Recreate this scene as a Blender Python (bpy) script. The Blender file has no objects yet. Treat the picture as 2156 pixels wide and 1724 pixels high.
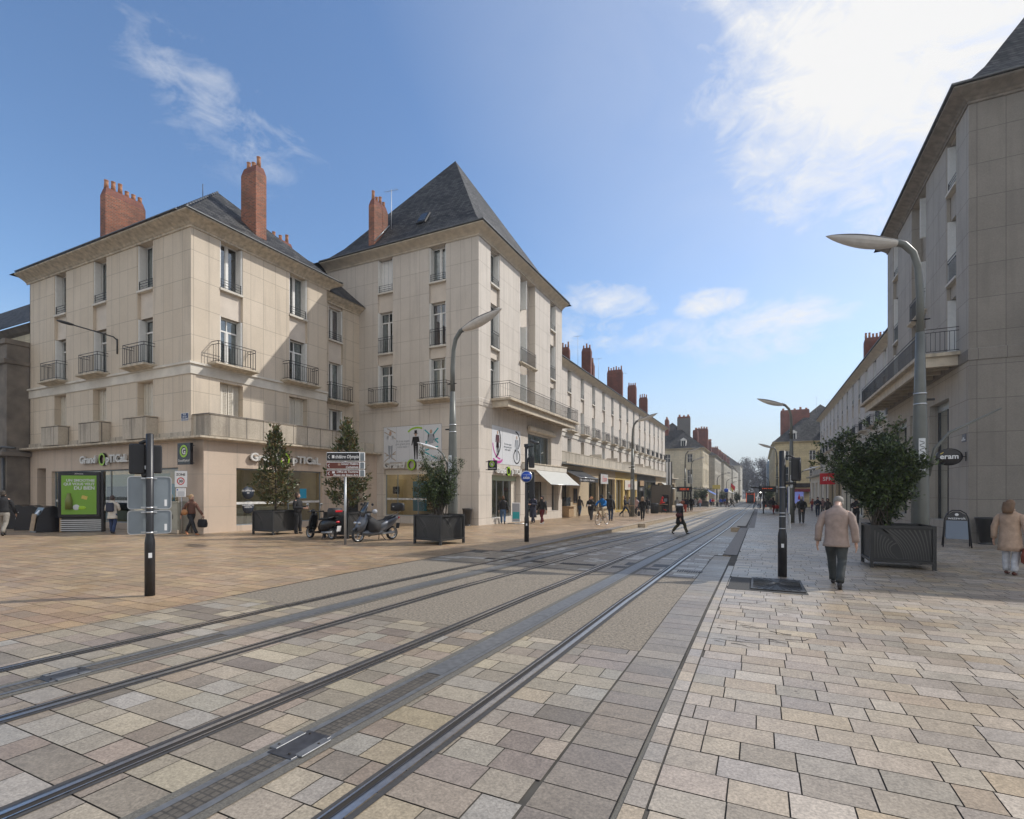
import bpy, math, random
from mathutils import Vector, Matrix
rnd = random.Random(7)
PI = math.pi
R = math.radians

# ------------------------------------------------------------------ camera, world, sun, exposure
scene = bpy.context.scene
C = scene.collection
TH = math.atan(522/1078.4)
cam_d = bpy.data.cameras.new('camera')
cam = bpy.data.objects.new('camera', cam_d); C.objects.link(cam)
cam.location = (0, 0, 1.72); cam.rotation_euler = (R(90), 0, TH)
cam_d.sensor_width = 36; cam_d.lens = 18.0; cam_d.shift_y = 172/2156
cam_d.clip_start = 0.05; cam_d.clip_end = 5000
scene.camera = cam
scene.view_settings.view_transform = 'Standard'; scene.view_settings.look = 'None'
scene.view_settings.gamma = 1; scene.view_settings.use_curve_mapping = False
scene.view_settings.exposure = 0.30

SUN_EL = R(41); SAX, SAY = 0.74, 0.673          # towards the sun, in plan
SUN_AZ = math.atan2(SAX, SAY)                   # from +Y towards +X
w = bpy.data.worlds.new('World'); scene.world = w; w.use_nodes = True
nt = w.node_tree; N = nt.nodes; Lk = nt.links; N.clear()
def wn(t, **k):
    n = N.new(t)
    for a, b in k.items(): setattr(n, a, b)
    return n
out = wn('ShaderNodeOutputWorld'); bg = wn('ShaderNodeBackground'); sky = wn('ShaderNodeTexSky')
sky.sky_type = 'NISHITA'; sky.sun_disc = False; sky.sun_elevation = SUN_EL; sky.sun_rotation = SUN_AZ
sky.air_density = 1.0; sky.dust_density = 0.7; sky.ozone_density = 3.0; sky.altitude = 0
bg.inputs['Strength'].default_value = 0.15
Lk.new(bg.outputs[0], out.inputs[0])
tc = wn('ShaderNodeTexCoord')
def wmath(op, a, b=None, clamp=False):
    n = wn('ShaderNodeMath', operation=op, use_clamp=clamp)
    for i, s in enumerate((a, b)):
        if s is None: continue
        if isinstance(s, (int, float)): n.inputs[i].default_value = s
        else: Lk.new(s, n.inputs[i])
    return n.outputs[0]
def wnoise(scale, detail, rough, stretch=(1, 1, 1), rot=(0, 0, 0), dist=0.0):
    m = wn('ShaderNodeMapping'); m.inputs['Scale'].default_value = stretch; m.inputs['Rotation'].default_value = rot
    Lk.new(tc.outputs['Generated'], m.inputs[0])
    n = wn('ShaderNodeTexNoise'); n.inputs['Scale'].default_value = scale; n.inputs['Detail'].default_value = detail
    n.inputs['Roughness'].default_value = rough; n.inputs['Distortion'].default_value = dist
    Lk.new(m.outputs[0], n.inputs['Vector']); return n.outputs[0]
def sky_dir(a, b):   # a, b: plan position and slope of a cloud seen from the square
    c, s = math.cos(TH), math.sin(TH); r = (a-1078)/1078.4
    return Vector((r*c-s, r*s+c, (1034-b)/1078.4)).normalized()
def blob(a, b, ra, rb, tilt=0.0, soft=1.0):
    """elliptic patch of sky round a world direction; ra, rb radii in radians"""
    d = sky_dir(a, b)
    right = Vector((d.y, -d.x, 0)).normalized(); up = right.cross(d)
    r2 = right*math.cos(tilt)+up*math.sin(tilt); u2 = -right*math.sin(tilt)+up*math.cos(tilt)
    acc = None
    for ax, rad in ((r2, ra), (u2, rb)):
        dt = wn('ShaderNodeVectorMath', operation='DOT_PRODUCT'); Lk.new(tc.outputs['Generated'], dt.inputs[0]); dt.inputs[1].default_value = ax/rad
        q = wmath('MULTIPLY', dt.outputs['Value'], dt.outputs['Value'])
        acc = q if acc is None else wmath('ADD', acc, q)
    dt = wn('ShaderNodeVectorMath', operation='DOT_PRODUCT'); Lk.new(tc.outputs['Generated'], dt.inputs[0]); dt.inputs[1].default_value = d
    front = wmath('GREATER_THAN', dt.outputs['Value'], 0.0)
    e = wmath('SUBTRACT', 1.0, acc, clamp=True)
    return wmath('MULTIPLY', e, front)
n_big = wnoise(4.2, 10, 0.62, (1, 1, 1.6), (0.2, 0.3, 0.5), 0.8)
n_fine = wnoise(13.0, 10, 0.68, (1, 1, 1.9), (0.5, 0.1, 0.2), 1.0)
n_mix = wmath('ADD', wmath('MULTIPLY', n_big, 0.6), wmath('MULTIPLY', n_fine, 0.4))
masks = [  # a, b, ra, rb, tilt, weight
    (1790, 110, .29, .23, -.5, 1.45), (2030, 40, .34, .26, .3, 1.35), (1575, 40, .10, .10, 0, 1.1), (1730, 290, .22, .16, -.8, 1.1), (1890, 330, .22, .15, -.4, 1.15), (1640, 380, .1, .05, .4, .7),
    (2200, 200, .3, .3, 0, .8), (1600, 120, .10, .12, 0, 1.0), (1640, 230, .08, .06, 0, .9),
    (1300, 632, .12, .05, -.12, 1.0), (1492, 634, .085, .038, .05, 1.0), (1685, 720, .14, .06, -.3, .62),
    (1290, 700, .26, .06, -.06, .62), (1600, 690, .24, .08, .1, .68), (1660, 395, .045, .03, .4, .6),
    (370, 170, .15, .075, -.75, .44), (490, 245, .16, .08, -.55, .50), (600, 290, .1, .05, -.4, .46)]
acc = None
for a, b, ra, rb, t, wt in masks:
    e = wmath('MULTIPLY', blob(a, b, ra, rb, t), wt)
    acc = e if acc is None else wmath('MAXIMUM', acc, e)
thr = wmath('SUBTRACT', 1.0, acc)                    # the fuller the patch, the lower the threshold
dens = wmath('MULTIPLY', wmath('SUBTRACT', n_mix, wmath('ADD', wmath('MULTIPLY', thr, 0.26), 0.315)), 3.5, clamp=True)
dens = wmath('MULTIPLY', dens, wmath('MINIMUM', wmath('MULTIPLY', acc, 1.7), 1.0))
# general thin veil towards the sun side
vd = wn('ShaderNodeVectorMath', operation='DOT_PRODUCT'); Lk.new(tc.outputs['Generated'], vd.inputs[0])
vd.inputs[1].default_value = Vector((math.cos(SUN_EL)*SAX, math.cos(SUN_EL)*SAY, math.sin(SUN_EL))).normalized()
mr = wn('ShaderNodeMapRange'); Lk.new(vd.outputs['Value'], mr.inputs[0])
mr.inputs[1].default_value = .45; mr.inputs[2].default_value = .98; mr.inputs[3].default_value = 0; mr.inputs[4].default_value = .40
veil = wmath('MULTIPLY', mr.outputs[0], wmath('ADD', .5, n_big))
tot = wmath('MAXIMUM', dens, wmath('MINIMUM', veil, .6))
# unseen bright cloud added behind the square to brighten and whiten shaded facades
bk = wn('ShaderNodeVectorMath', operation='DOT_PRODUCT'); Lk.new(tc.outputs['Generated'], bk.inputs[0]); bk.inputs[1].default_value = (.35, -.93, .0)
mb_ = wn('ShaderNodeMapRange'); Lk.new(bk.outputs['Value'], mb_.inputs[0]); mb_.inputs[1].default_value = .05; mb_.inputs[2].default_value = .5; mb_.inputs[4].default_value = 1.0
back = wmath('MULTIPLY', mb_.outputs[0], wmath('MULTIPLY', wmath('SUBTRACT', n_mix, .30), 5.0, clamp=True))
tot = wmath('MAXIMUM', tot, back)
mx = wn('ShaderNodeMix', data_type='RGBA'); Lk.new(tot, mx.inputs[0])
hs = wn('ShaderNodeHueSaturation'); hs.inputs['Saturation'].default_value = 1.07; Lk.new(sky.outputs[0], hs.inputs['Color'])
Lk.new(hs.outputs[0], mx.inputs[6]); mx.inputs[7].default_value = (5.0, 5.0, 5.0, 1)
# pale haze low over the horizon
sz = wn('ShaderNodeSeparateXYZ'); Lk.new(tc.outputs['Generated'], sz.inputs[0])
mh_ = wn('ShaderNodeMapRange'); mh_.interpolation_type = 'SMOOTHSTEP'; Lk.new(sz.outputs[2], mh_.inputs[0]); mh_.inputs[1].default_value = .30; mh_.inputs[2].default_value = -.02; mh_.inputs[3].default_value = 0; mh_.inputs[4].default_value = .95
m2 = wn('ShaderNodeMix', data_type='RGBA'); Lk.new(mh_.outputs[0], m2.inputs[0]); Lk.new(mx.outputs[2], m2.inputs[6]); m2.inputs[7].default_value = (3.45, 3.8, 4.1, 1)
Lk.new(m2.outputs[2], bg.inputs['Color'])

sd = bpy.data.lights.new('sun', 'SUN'); sd.energy = 2.85; sd.angle = R(0.53); sd.color = (1, .955, .885)
sun = bpy.data.objects.new('sun', sd); C.objects.link(sun)
sun.rotation_euler = Vector((math.cos(SUN_EL)*SAX, math.cos(SUN_EL)*SAY, math.sin(SUN_EL))).to_track_quat('Z', 'Y').to_euler()
sun.location = (20, 20, 60)

# ------------------------------------------------------------------ ground levels (the street falls gently away)
def interp(pts, y):
    if y <= pts[0][0]: return pts[0][1]
    for (a, b), (c, d) in zip(pts, pts[1:]):
        if y <= c: return b+(d-b)*(y-a)/(c-a)
    return pts[-1][1]
PV = [(8, 0), (13, -.06), (18, -.1), (31, -.25), (42, -.42), (69, -.75), (95, -1.2), (157, -1.85), (220, -2.4), (600, -2.4)]
TR = [(8, 0), (14, -.08), (34, -.54), (91, -1.19), (157, -1.85), (220, -2.4), (600, -2.4)]
P = lambda y: interp(PV, y)
T = lambda y: interp(TR, y)

# ------------------------------------------------------------------ materials
def M(name, col, rough=.6, metal=0., noise=0., nscale=8., bump=0., bscale=30., spec=.5, **kw):
    m = bpy.data.materials.new(name); m.use_nodes = True
    t = m.node_tree; b = t.nodes['Principled BSDF']
    b.inputs['Base Color'].default_value = (*col, 1); b.inputs['Roughness'].default_value = rough
    b.inputs['Metallic'].default_value = metal; b.inputs['Specular IOR Level'].default_value = spec
    tc = t.nodes.new('ShaderNodeTexCoord')
    if noise:
        n = t.nodes.new('ShaderNodeTexNoise'); n.inputs['Scale'].default_value = nscale; n.inputs['Detail'].default_value = 6
        t.links.new(tc.outputs['Object'], n.inputs['Vector'])
        r = t.nodes.new('ShaderNodeMapRange'); t.links.new(n.outputs[0], r.inputs[0])
        r.inputs[1].default_value = .3; r.inputs[2].default_value = .7; r.inputs[3].default_value = 1-noise; r.inputs[4].default_value = 1+noise
        x = t.nodes.new('ShaderNodeMix'); x.data_type = 'RGBA'; x.blend_type = 'MULTIPLY'; x.inputs[0].default_value = 1
        x.inputs[6].default_value = (*col, 1); t.links.new(r.outputs[0], x.inputs[7]); t.links.new(x.outputs[2], b.inputs['Base Color'])
    if bump:
        n = t.nodes.new('ShaderNodeTexNoise'); n.inputs['Scale'].default_value = bscale; n.inputs['Detail'].default_value = 5
        t.links.new(tc.outputs['Object'], n.inputs['Vector'])
        bp = t.nodes.new('ShaderNodeBump'); bp.inputs['Strength'].default_value = bump; bp.inputs['Distance'].default_value = .02
        t.links.new(n.outputs[0], bp.inputs['Height']); t.links.new(bp.outputs[0], b.inputs['Normal'])
    return m

def brickmat(name, c1, c2, mortar, bw, rh, ms, rough=.7, offset=.5, stain=.0, grime=None, zoff=0., aoff=0., bump=.3, var=.06, zs=1.0, flat=False):
    """tiles or courses laid over walls and roofs in metres: along = X+Y, up = Z"""
    m = bpy.data.materials.new(name); m.use_nodes = True
    t = m.node_tree; b = t.nodes['Principled BSDF']; nd = t.nodes.new; lk = t.links.new
    b.inputs['Roughness'].default_value = rough
    tc = nd('ShaderNodeTexCoord'); sx = nd('ShaderNodeSeparateXYZ'); lk(tc.outputs['Object'], sx.inputs[0])
    ad = nd('ShaderNodeMath'); lk(sx.outputs[0], ad.inputs[0]); (lk(sx.outputs[1], ad.inputs[1]) if not flat else None); ad.inputs[1].default_value = 0
    ad2 = nd('ShaderNodeMath'); lk(ad.outputs[0], ad2.inputs[0]); ad2.inputs[1].default_value = 400+aoff
    az = nd('ShaderNodeMath'); az.operation = 'MULTIPLY_ADD'; lk(sx.outputs[1 if flat else 2], az.inputs[0]); az.inputs[1].default_value = zs; az.inputs[2].default_value = zoff+rh*20
    cx = nd('ShaderNodeCombineXYZ'); lk(ad2.outputs[0], cx.inputs[0]); lk(az.outputs[0], cx.inputs[1])
    br = nd('ShaderNodeTexBrick'); lk(cx.outputs[0], br.inputs['Vector'])
    br.inputs['Color1'].default_value = (*c1, 1); br.inputs['Color2'].default_value = (*c2, 1); br.inputs['Mortar'].default_value = (*mortar, 1)
    br.inputs['Scale'].default_value = 1; br.inputs['Brick Width'].default_value = bw; br.inputs['Row Height'].default_value = rh
    br.inputs['Mortar Size'].default_value = ms; br.inputs['Mortar Smooth'].default_value = .1; br.inputs['Bias'].default_value = 0
    br.offset = offset
    n1 = nd('ShaderNodeTexNoise'); n1.inputs['Scale'].default_value = .55; n1.inputs['Detail'].default_value = 8; n1.inputs['Roughness'].default_value = .65
    lk(tc.outputs['Object'], n1.inputs['Vector'])
    mp = nd('ShaderNodeMapping'); mp.inputs['Scale'].default_value = (3, 3, .28); lk(tc.outputs['Object'], mp.inputs[0])
    n2 = nd('ShaderNodeTexNoise'); n2.inputs['Scale'].default_value = 1.; n2.inputs['Detail'].default_value = 7; lk(mp.outputs[0], n2.inputs['Vector'])
    n3 = nd('ShaderNodeTexNoise'); n3.inputs['Scale'].default_value = 22; n3.inputs['Detail'].default_value = 4; lk(tc.outputs['Object'], n3.inputs['Vector'])
    cur = br.outputs['Color']
    for n, amt in ((n1, var), (n3, var*.6)):
        r = nd('ShaderNodeMapRange'); lk(n.outputs[0], r.inputs[0]); r.inputs[1].default_value = .3; r.inputs[2].default_value = .7
        r.inputs[3].default_value = 1-amt; r.inputs[4].default_value = 1+amt
        x = nd('ShaderNodeMix'); x.data_type = 'RGBA'; x.blend_type = 'MULTIPLY'; x.inputs[0].default_value = 1
        lk(cur, x.inputs[6]); lk(r.outputs[0], x.inputs[7]); cur = x.outputs[2]
    if stain:
        r = nd('ShaderNodeMapRange'); lk(n2.outputs[0], r.inputs[0]); r.inputs[1].default_value = .52; r.inputs[2].default_value = .8
        r.inputs[3].default_value = 0; r.inputs[4].default_value = stain
        x = nd('ShaderNodeMix'); x.data_type = 'RGBA'; lk(r.outputs[0], x.inputs[0]); lk(cur, x.inputs[6])
        x.inputs[7].default_value = (*(grime or (.16, .14, .12)), 1); cur = x.outputs[2]
    lk(cur, b.inputs['Base Color'])
    if bump:
        bp = nd('ShaderNodeBump'); bp.inputs['Strength'].default_value = bump; bp.inputs['Distance'].default_value = .01; bp.invert = True
        lk(br.outputs['Fac'], bp.inputs['Height']); lk(bp.outputs[0], b.inputs['Normal'])
    return m

m_stone = brickmat('limestone_panels', (.60, .515, .41), (.565, .48, .375), (.30, .25, .195), .69, 1.215, .009, offset=0, stain=.28, zoff=.04, var=.07, rough=.75)
m_stoneL = brickmat('pale_limestone_panels', (.585, .53, .465), (.555, .50, .435), (.30, .26, .215), .70, 1.30, .009, offset=0, stain=.28, zoff=-.2, var=.07, rough=.75)
m_stoneS = brickmat('shade_toned_street_limestone', (.40, .36, .305), (.37, .33, .28), (.19, .17, .145), .80, 1.22, .009, offset=0, stain=.4, zoff=-.2, var=.1, rough=.8, grime=(.18, .16, .14))  # right tower stone again, with less shade put into its street face colour
m_stoneR = brickmat('weathered_shade_toned_limestone', (.225, .205, .18), (.205, .187, .166), (.11, .10, .09), .80, 1.22, .009, offset=0, stain=.5, zoff=-.2, var=.12, rough=.8, grime=(.15, .135, .12))  # grey stained stone, with the right tower's shade put into the colour
m_shopwall = brickmat('rendered_shopfront_stone', (.54, .435, .345), (.52, .42, .33), (.34, .30, .25), 1.35, 1.4, .007, offset=0, stain=.3, zoff=.35, var=.06, rough=.8)
m_parapet = brickmat('weathered_parapet_stone', (.47, .41, .33), (.43, .375, .30), (.13, .115, .1), .86, 3.0, .02, offset=0, stain=.8, grime=(.14, .12, .10), zoff=1.0, var=.2, rough=.85)
m_cornice = M('cornice_plaster', (.53, .46, .36), .8, noise=.16, nscale=3)
m_cornR = M('shade_toned_cornice_plaster', (.20, .175, .145), .85, noise=.25, nscale=4)  # cornice plaster darkened in colour for the shade on the right tower
m_corniceD = M('worn_cornice_plaster', (.48, .415, .32), .85, noise=.30, nscale=5, bump=.4, bscale=9)
m_band = M('pale_band_stone', (.60, .56, .49), .75, noise=.12, nscale=2)
m_spand = M('smooth_render', (.60, .53, .45), .8, noise=.07, nscale=2)
m_slate = brickmat('slate_tiles', (.022, .022, .023), (.09, .087, .083), (.010, .010, .010), .26, .16, .014, offset=.5, var=.5, rough=.7, bump=1., stain=.5, grime=(.10, .098, .088))
m_slate.node_tree.nodes['Principled BSDF'].inputs['Specular IOR Level'].default_value = .25
m_brick = brickmat('red_brick', (.34, .098, .045), (.15, .050, .030), (.22, .15, .11), .24, .078, .014, var=.36, rough=.85, stain=.35, grime=(.07, .045, .04))
m_brickD = brickmat('dark_red_brick', (.24, .075, .045), (.17, .055, .04), (.10, .07, .06), .24, .078, .010, var=.3, rough=.85, stain=.5, grime=(.05, .04, .04))
m_pot = M('terracotta', (.46, .22, .12), .8, noise=.25)
m_flash = M('zinc_flashing', (.32, .35, .36), .45, .6, noise=.2)
m_zinc = M('zinc_gutter', (.10, .105, .11), .5, .5, noise=.2)
m_oldstone = brickmat('old_ashlar', (.62, .545, .40), (.56, .49, .355), (.36, .31, .24), .9, .38, .012, stain=.4, var=.14, rough=.85)
m_greystone = brickmat('grey_ashlar', (.48, .45, .385), (.43, .40, .34), (.2, .19, .16), .9, .38, .012, stain=.3, var=.12, rough=.85)
m_yellow = brickmat('yellow_ashlar', (.56, .47, .28), (.47, .39, .24), (.33, .28, .18), .9, .42, .012, stain=.3, var=.14, rough=.85)
m_darkrender = M('dark_render', (.17, .145, .12), .9, noise=.3, nscale=1.5)  # dark brown render, varied at random
m_white = M('white_paint', (.72, .71, .68), .5, noise=.05)
m_cream = M('cream_paint', (.66, .61, .52), .55, noise=.05)
m_iron = M('black_iron', (.018, .018, .02), .45, .3)
m_alu = M('aluminium', (.55, .56, .57), .35, .9, noise=.06)
m_plateback = M('galvanised_plate', (.24, .275, .30), .5, .35, noise=.08, nscale=5)
m_galv = M('galvanised_steel', (.42, .43, .44), .45, .7, noise=.1)
m_black = M('black_paint', (.018, .018, .02), .38, noise=.1)
m_blackm = M('matt_black_plastic', (.022, .022, .024), .6)
m_anth = M('anthracite_paint', (.033, .033, .033), .45, .2, noise=.15, nscale=4)
m_lampgrey = M('grey_green_lamp_paint', (.15, .155, .14), .45, .2, noise=.12, nscale=3)
m_lampdark = M('dark_lamp_shell', (.07, .072, .07), .35, .2)
m_diff = M('opal_diffuser', (.62, .59, .55), .3, noise=.08)
m_diffw = M('white_lamp_shell', (.80, .80, .80), .3)
m_dark = M('dark_interior', (.022, .021, .02), .8)
m_room = M('room_wall', (.42, .37, .28), .8, noise=.2, nscale=1)
m_shelf = M('shelf_wood', (.36, .24, .13), .6, noise=.2)
m_frost = M('pale_green_film', (.40, .43, .31), .6)
m_lino = M('shop_floor', (.28, .25, .2), .4)
m_curt = M('net_curtain', (.60, .60, .58), .8, noise=.25, nscale=6)
m_curt2 = M('patterned_curtain', (.33, .22, .2), .8, noise=.2, nscale=12)
m_green = M('lime_green_plastic', (.30, .52, .02), .35)
m_signblack = M('gloss_black_sign', (.012, .010, .011), .25)
m_letter = M('brushed_letter', (.62, .61, .58), .5)
m_red = M('sign_red', (.55, .012, .02), .35)
m_blue = M('sign_blue', (.012, .07, .42), .35)
m_brown = M('sign_brown', (.13, .03, .018), .4)
m_whitep = M('reflective_white', (.78, .78, .78), .4)
m_textb = M('black_lettering', (.01, .01, .01), .5)
m_awnw = M('white_awning_canvas', (.50, .50, .47), .8, noise=.04, nscale=5)
m_awnb = M('black_awning_canvas', (.03, .03, .032), .8)
m_rubber = M('rubber', (.02, .02, .02), .75)
m_granite = M('granite_kerb', (.36, .29, .21), .75, noise=.25, nscale=9, bump=.3, bscale=40)
m_granitd = M('dark_granite_strip', (.20, .18, .16), .7, noise=.4, nscale=60)
m_agg = M('exposed_aggregate', (.225, .19, .145), .75, noise=.48, nscale=30, bump=.7, bscale=45)
m_conc = M('pale_concrete', (.34, .295, .23), .55, noise=.12, nscale=1.5)
m_concg = M('track_concrete', (.13, .12, .10), .7, noise=.35, nscale=110, bump=.25)
m_asph = M('asphalt', (.055, .053, .05), .85, noise=.3, nscale=40)
m_mortar = M('joint_mortar', (.075, .068, .058), .95, noise=.25, nscale=3)
m_steel = M('polished_rail_steel', (.74, .71, .67), .30, 1.0, noise=.12, nscale=20)
m_steeld = M('dark_rail_steel', (.13, .13, .135), .4, .8, noise=.3, nscale=12)
m_groove = M('rail_groove', (.028, .023, .018), .8)
m_resin = M('rail_resin', (.055, .052, .05), .7, noise=.2, nscale=30)
m_aps = M('power_strip_steel', (.20, .205, .21), .42, .5, noise=.2, nscale=14)
m_tile = brickmat('power_strip_tiles', (.115, .10, .08), (.095, .083, .068), (.06, .053, .045), .05, .05, .006, offset=0, var=.4, rough=.7, bump=.6, flat=True)
m_cast = M('cast_iron', (.05, .048, .046), .5, .4, noise=.4, nscale=25, bump=.6, bscale=30)
m_glassdk = M('window_glass', (.028, .034, .04), .04, spec=.9)

def shopglass(name, tint, mixf):
    m = bpy.data.materials.new(name); m.use_nodes = True
    t = m.node_tree; t.nodes.clear(); nd = t.nodes.new; lk = t.links.new
    o = nd('ShaderNodeOutputMaterial'); mx = nd('ShaderNodeMixShader'); tr = nd('ShaderNodeBsdfTransparent'); gl = nd('ShaderNodeBsdfGlossy')
    tr.inputs[0].default_value = (*tint, 1); gl.inputs['Roughness'].default_value = .015; gl.inputs[0].default_value = (.9, .93, .92, 1)
    fr = nd('ShaderNodeFresnel'); fr.inputs[0].default_value = 1.5
    ma = nd('ShaderNodeMath'); ma.operation = 'MULTIPLY_ADD'; lk(fr.outputs[0], ma.inputs[0]); ma.inputs[1].default_value = 1.3; ma.inputs[2].default_value = mixf; ma.use_clamp = True
    lk(ma.outputs[0], mx.inputs[0]); lk(tr.outputs[0], mx.inputs[1]); lk(gl.outputs[0], mx.inputs[2]); lk(mx.outputs[0], o.inputs[0])
    return m
m_glass = shopglass('shop_window_glass', (.62, .68, .62), .10)
m_wglass = shopglass('casement_glass', (.66, .70, .70), .10)
def emis(name, col, s):
    m = bpy.data.materials.new(name); m.use_nodes = True
    b = m.node_tree.nodes['Principled BSDF']; b.inputs['Base Color'].default_value = (*[c*.2 for c in col], 1)
    b.inputs['Emission Color'].default_value = (*col, 1); b.inputs['Emission Strength'].default_value = s
    return m
m_led = emis('orange_led', (1, .12, .02), .9)
m_warm = emis('added_warm_shop_strip', (1, .76, .5), 5)  # glowing ceiling strips added to brighten the shop interiors
m_whitelamp = emis('white_lamp', (1, .97, .9), 3)
m_screen = emis('lit_screen', (.25, .3, .75), .35)

def pavemat(name, rough=.5):
    m = bpy.data.materials.new(name); m.use_nodes = True
    t = m.node_tree; b = t.nodes['Principled BSDF']; nd = t.nodes.new; lk = t.links.new
    at = nd('ShaderNodeAttribute'); at.attribute_name = 'slab'
    tc = nd('ShaderNodeTexCoord')
    n = nd('ShaderNodeTexNoise'); n.inputs['Scale'].default_value = 55; n.inputs['Detail'].default_value = 5; n.inputs['Roughness'].default_value = .7; lk(tc.outputs['Object'], n.inputs['Vector'])
    n2 = nd('ShaderNodeTexNoise'); n2.inputs['Scale'].default_value = 7; n2.inputs['Detail'].default_value = 7; n2.inputs['Roughness'].default_value = .7; n2.inputs['Distortion'].default_value = 1.5; lk(tc.outputs['Object'], n2.inputs['Vector'])
    n4 = nd('ShaderNodeTexNoise'); n4.inputs['Scale'].default_value = .45; n4.inputs['Detail'].default_value = 6; lk(tc.outputs['Object'], n4.inputs['Vector'])
    cur = at.outputs['Color']
    for s, lo, hi, a, c in ((n, .36, .64, .70, 1.24), (n2, .3, .7, .78, 1.20), (n4, .3, .7, .88, 1.1)):
        r = nd('ShaderNodeMapRange'); lk(s.outputs[0], r.inputs[0]); r.inputs[1].default_value = lo; r.inputs[2].default_value = hi; r.inputs[3].default_value = a; r.inputs[4].default_value = c
        x = nd('ShaderNodeMix'); x.data_type = 'RGBA'; x.blend_type = 'MULTIPLY'; x.inputs[0].default_value = 1; lk(cur, x.inputs[6]); lk(r.outputs[0], x.inputs[7]); cur = x.outputs[2]
    # dark pits and veins of the stone
    r = nd('ShaderNodeMapRange'); lk(n2.outputs[0], r.inputs[0]); r.inputs[1].default_value = .62; r.inputs[2].default_value = .74; r.inputs[4].default_value = .45
    x = nd('ShaderNodeMix'); x.data_type = 'RGBA'; lk(r.outputs[0], x.inputs[0]); lk(cur, x.inputs[6]); x.inputs[7].default_value = (.16, .135, .11, 1); cur = x.outputs[2]
    lk(cur, b.inputs['Base Color'])
    r = nd('ShaderNodeMapRange'); lk(n4.outputs[0], r.inputs[0]); r.inputs[1].default_value = .3; r.inputs[2].default_value = .7; r.inputs[3].default_value = rough-.09; r.inputs[4].default_value = rough+.12
    lk(r.outputs[0], b.inputs['Roughness'])
    bp = nd('ShaderNodeBump'); bp.inputs['Strength'].default_value = .25; bp.inputs['Distance'].default_value = .004
    lk(n.outputs[0], bp.inputs['Height']); lk(bp.outputs[0], b.inputs['Normal'])
    return m
m_pave = pavemat('worn_stone_paving', .40)

def leafmat(name, a, b2, c3, rough=.35):
    m = bpy.data.materials.new(name); m.use_nodes = True
    t = m.node_tree; b = t.nodes['Principled BSDF']; nd = t.nodes.new; lk = t.links.new
    g = nd('ShaderNodeNewGeometry'); cr = nd('ShaderNodeValToRGB'); lk(g.outputs['Random Per Island'], cr.inputs[0])
    cr.color_ramp.elements[0].color = (*a, 1); cr.color_ramp.elements[1].color = (*c3, 1)
    e = cr.color_ramp.elements.new(.55); e.color = (*b2, 1)
    lk(cr.outputs[0], b.inputs['Base Color']); b.inputs['Roughness'].default_value = rough
    return m
m_magn = leafmat('magnolia_leaf', (.035, .055, .018), (.085, .105, .032), (.17, .10, .04), .3)
m_olea = leafmat('oleander_leaf', (.022, .036, .014), (.045, .07, .022), (.10, .14, .035), .42)
m_far = leafmat('bare_avenue_crown', (.045, .035, .025), (.07, .055, .04), (.10, .075, .055), .9)
m_bark = M('bark', (.075, .06, .045), .9, noise=.3, nscale=20)
m_soil = M('potting_soil', (.04, .03, .022), .95, noise=.3)

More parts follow.
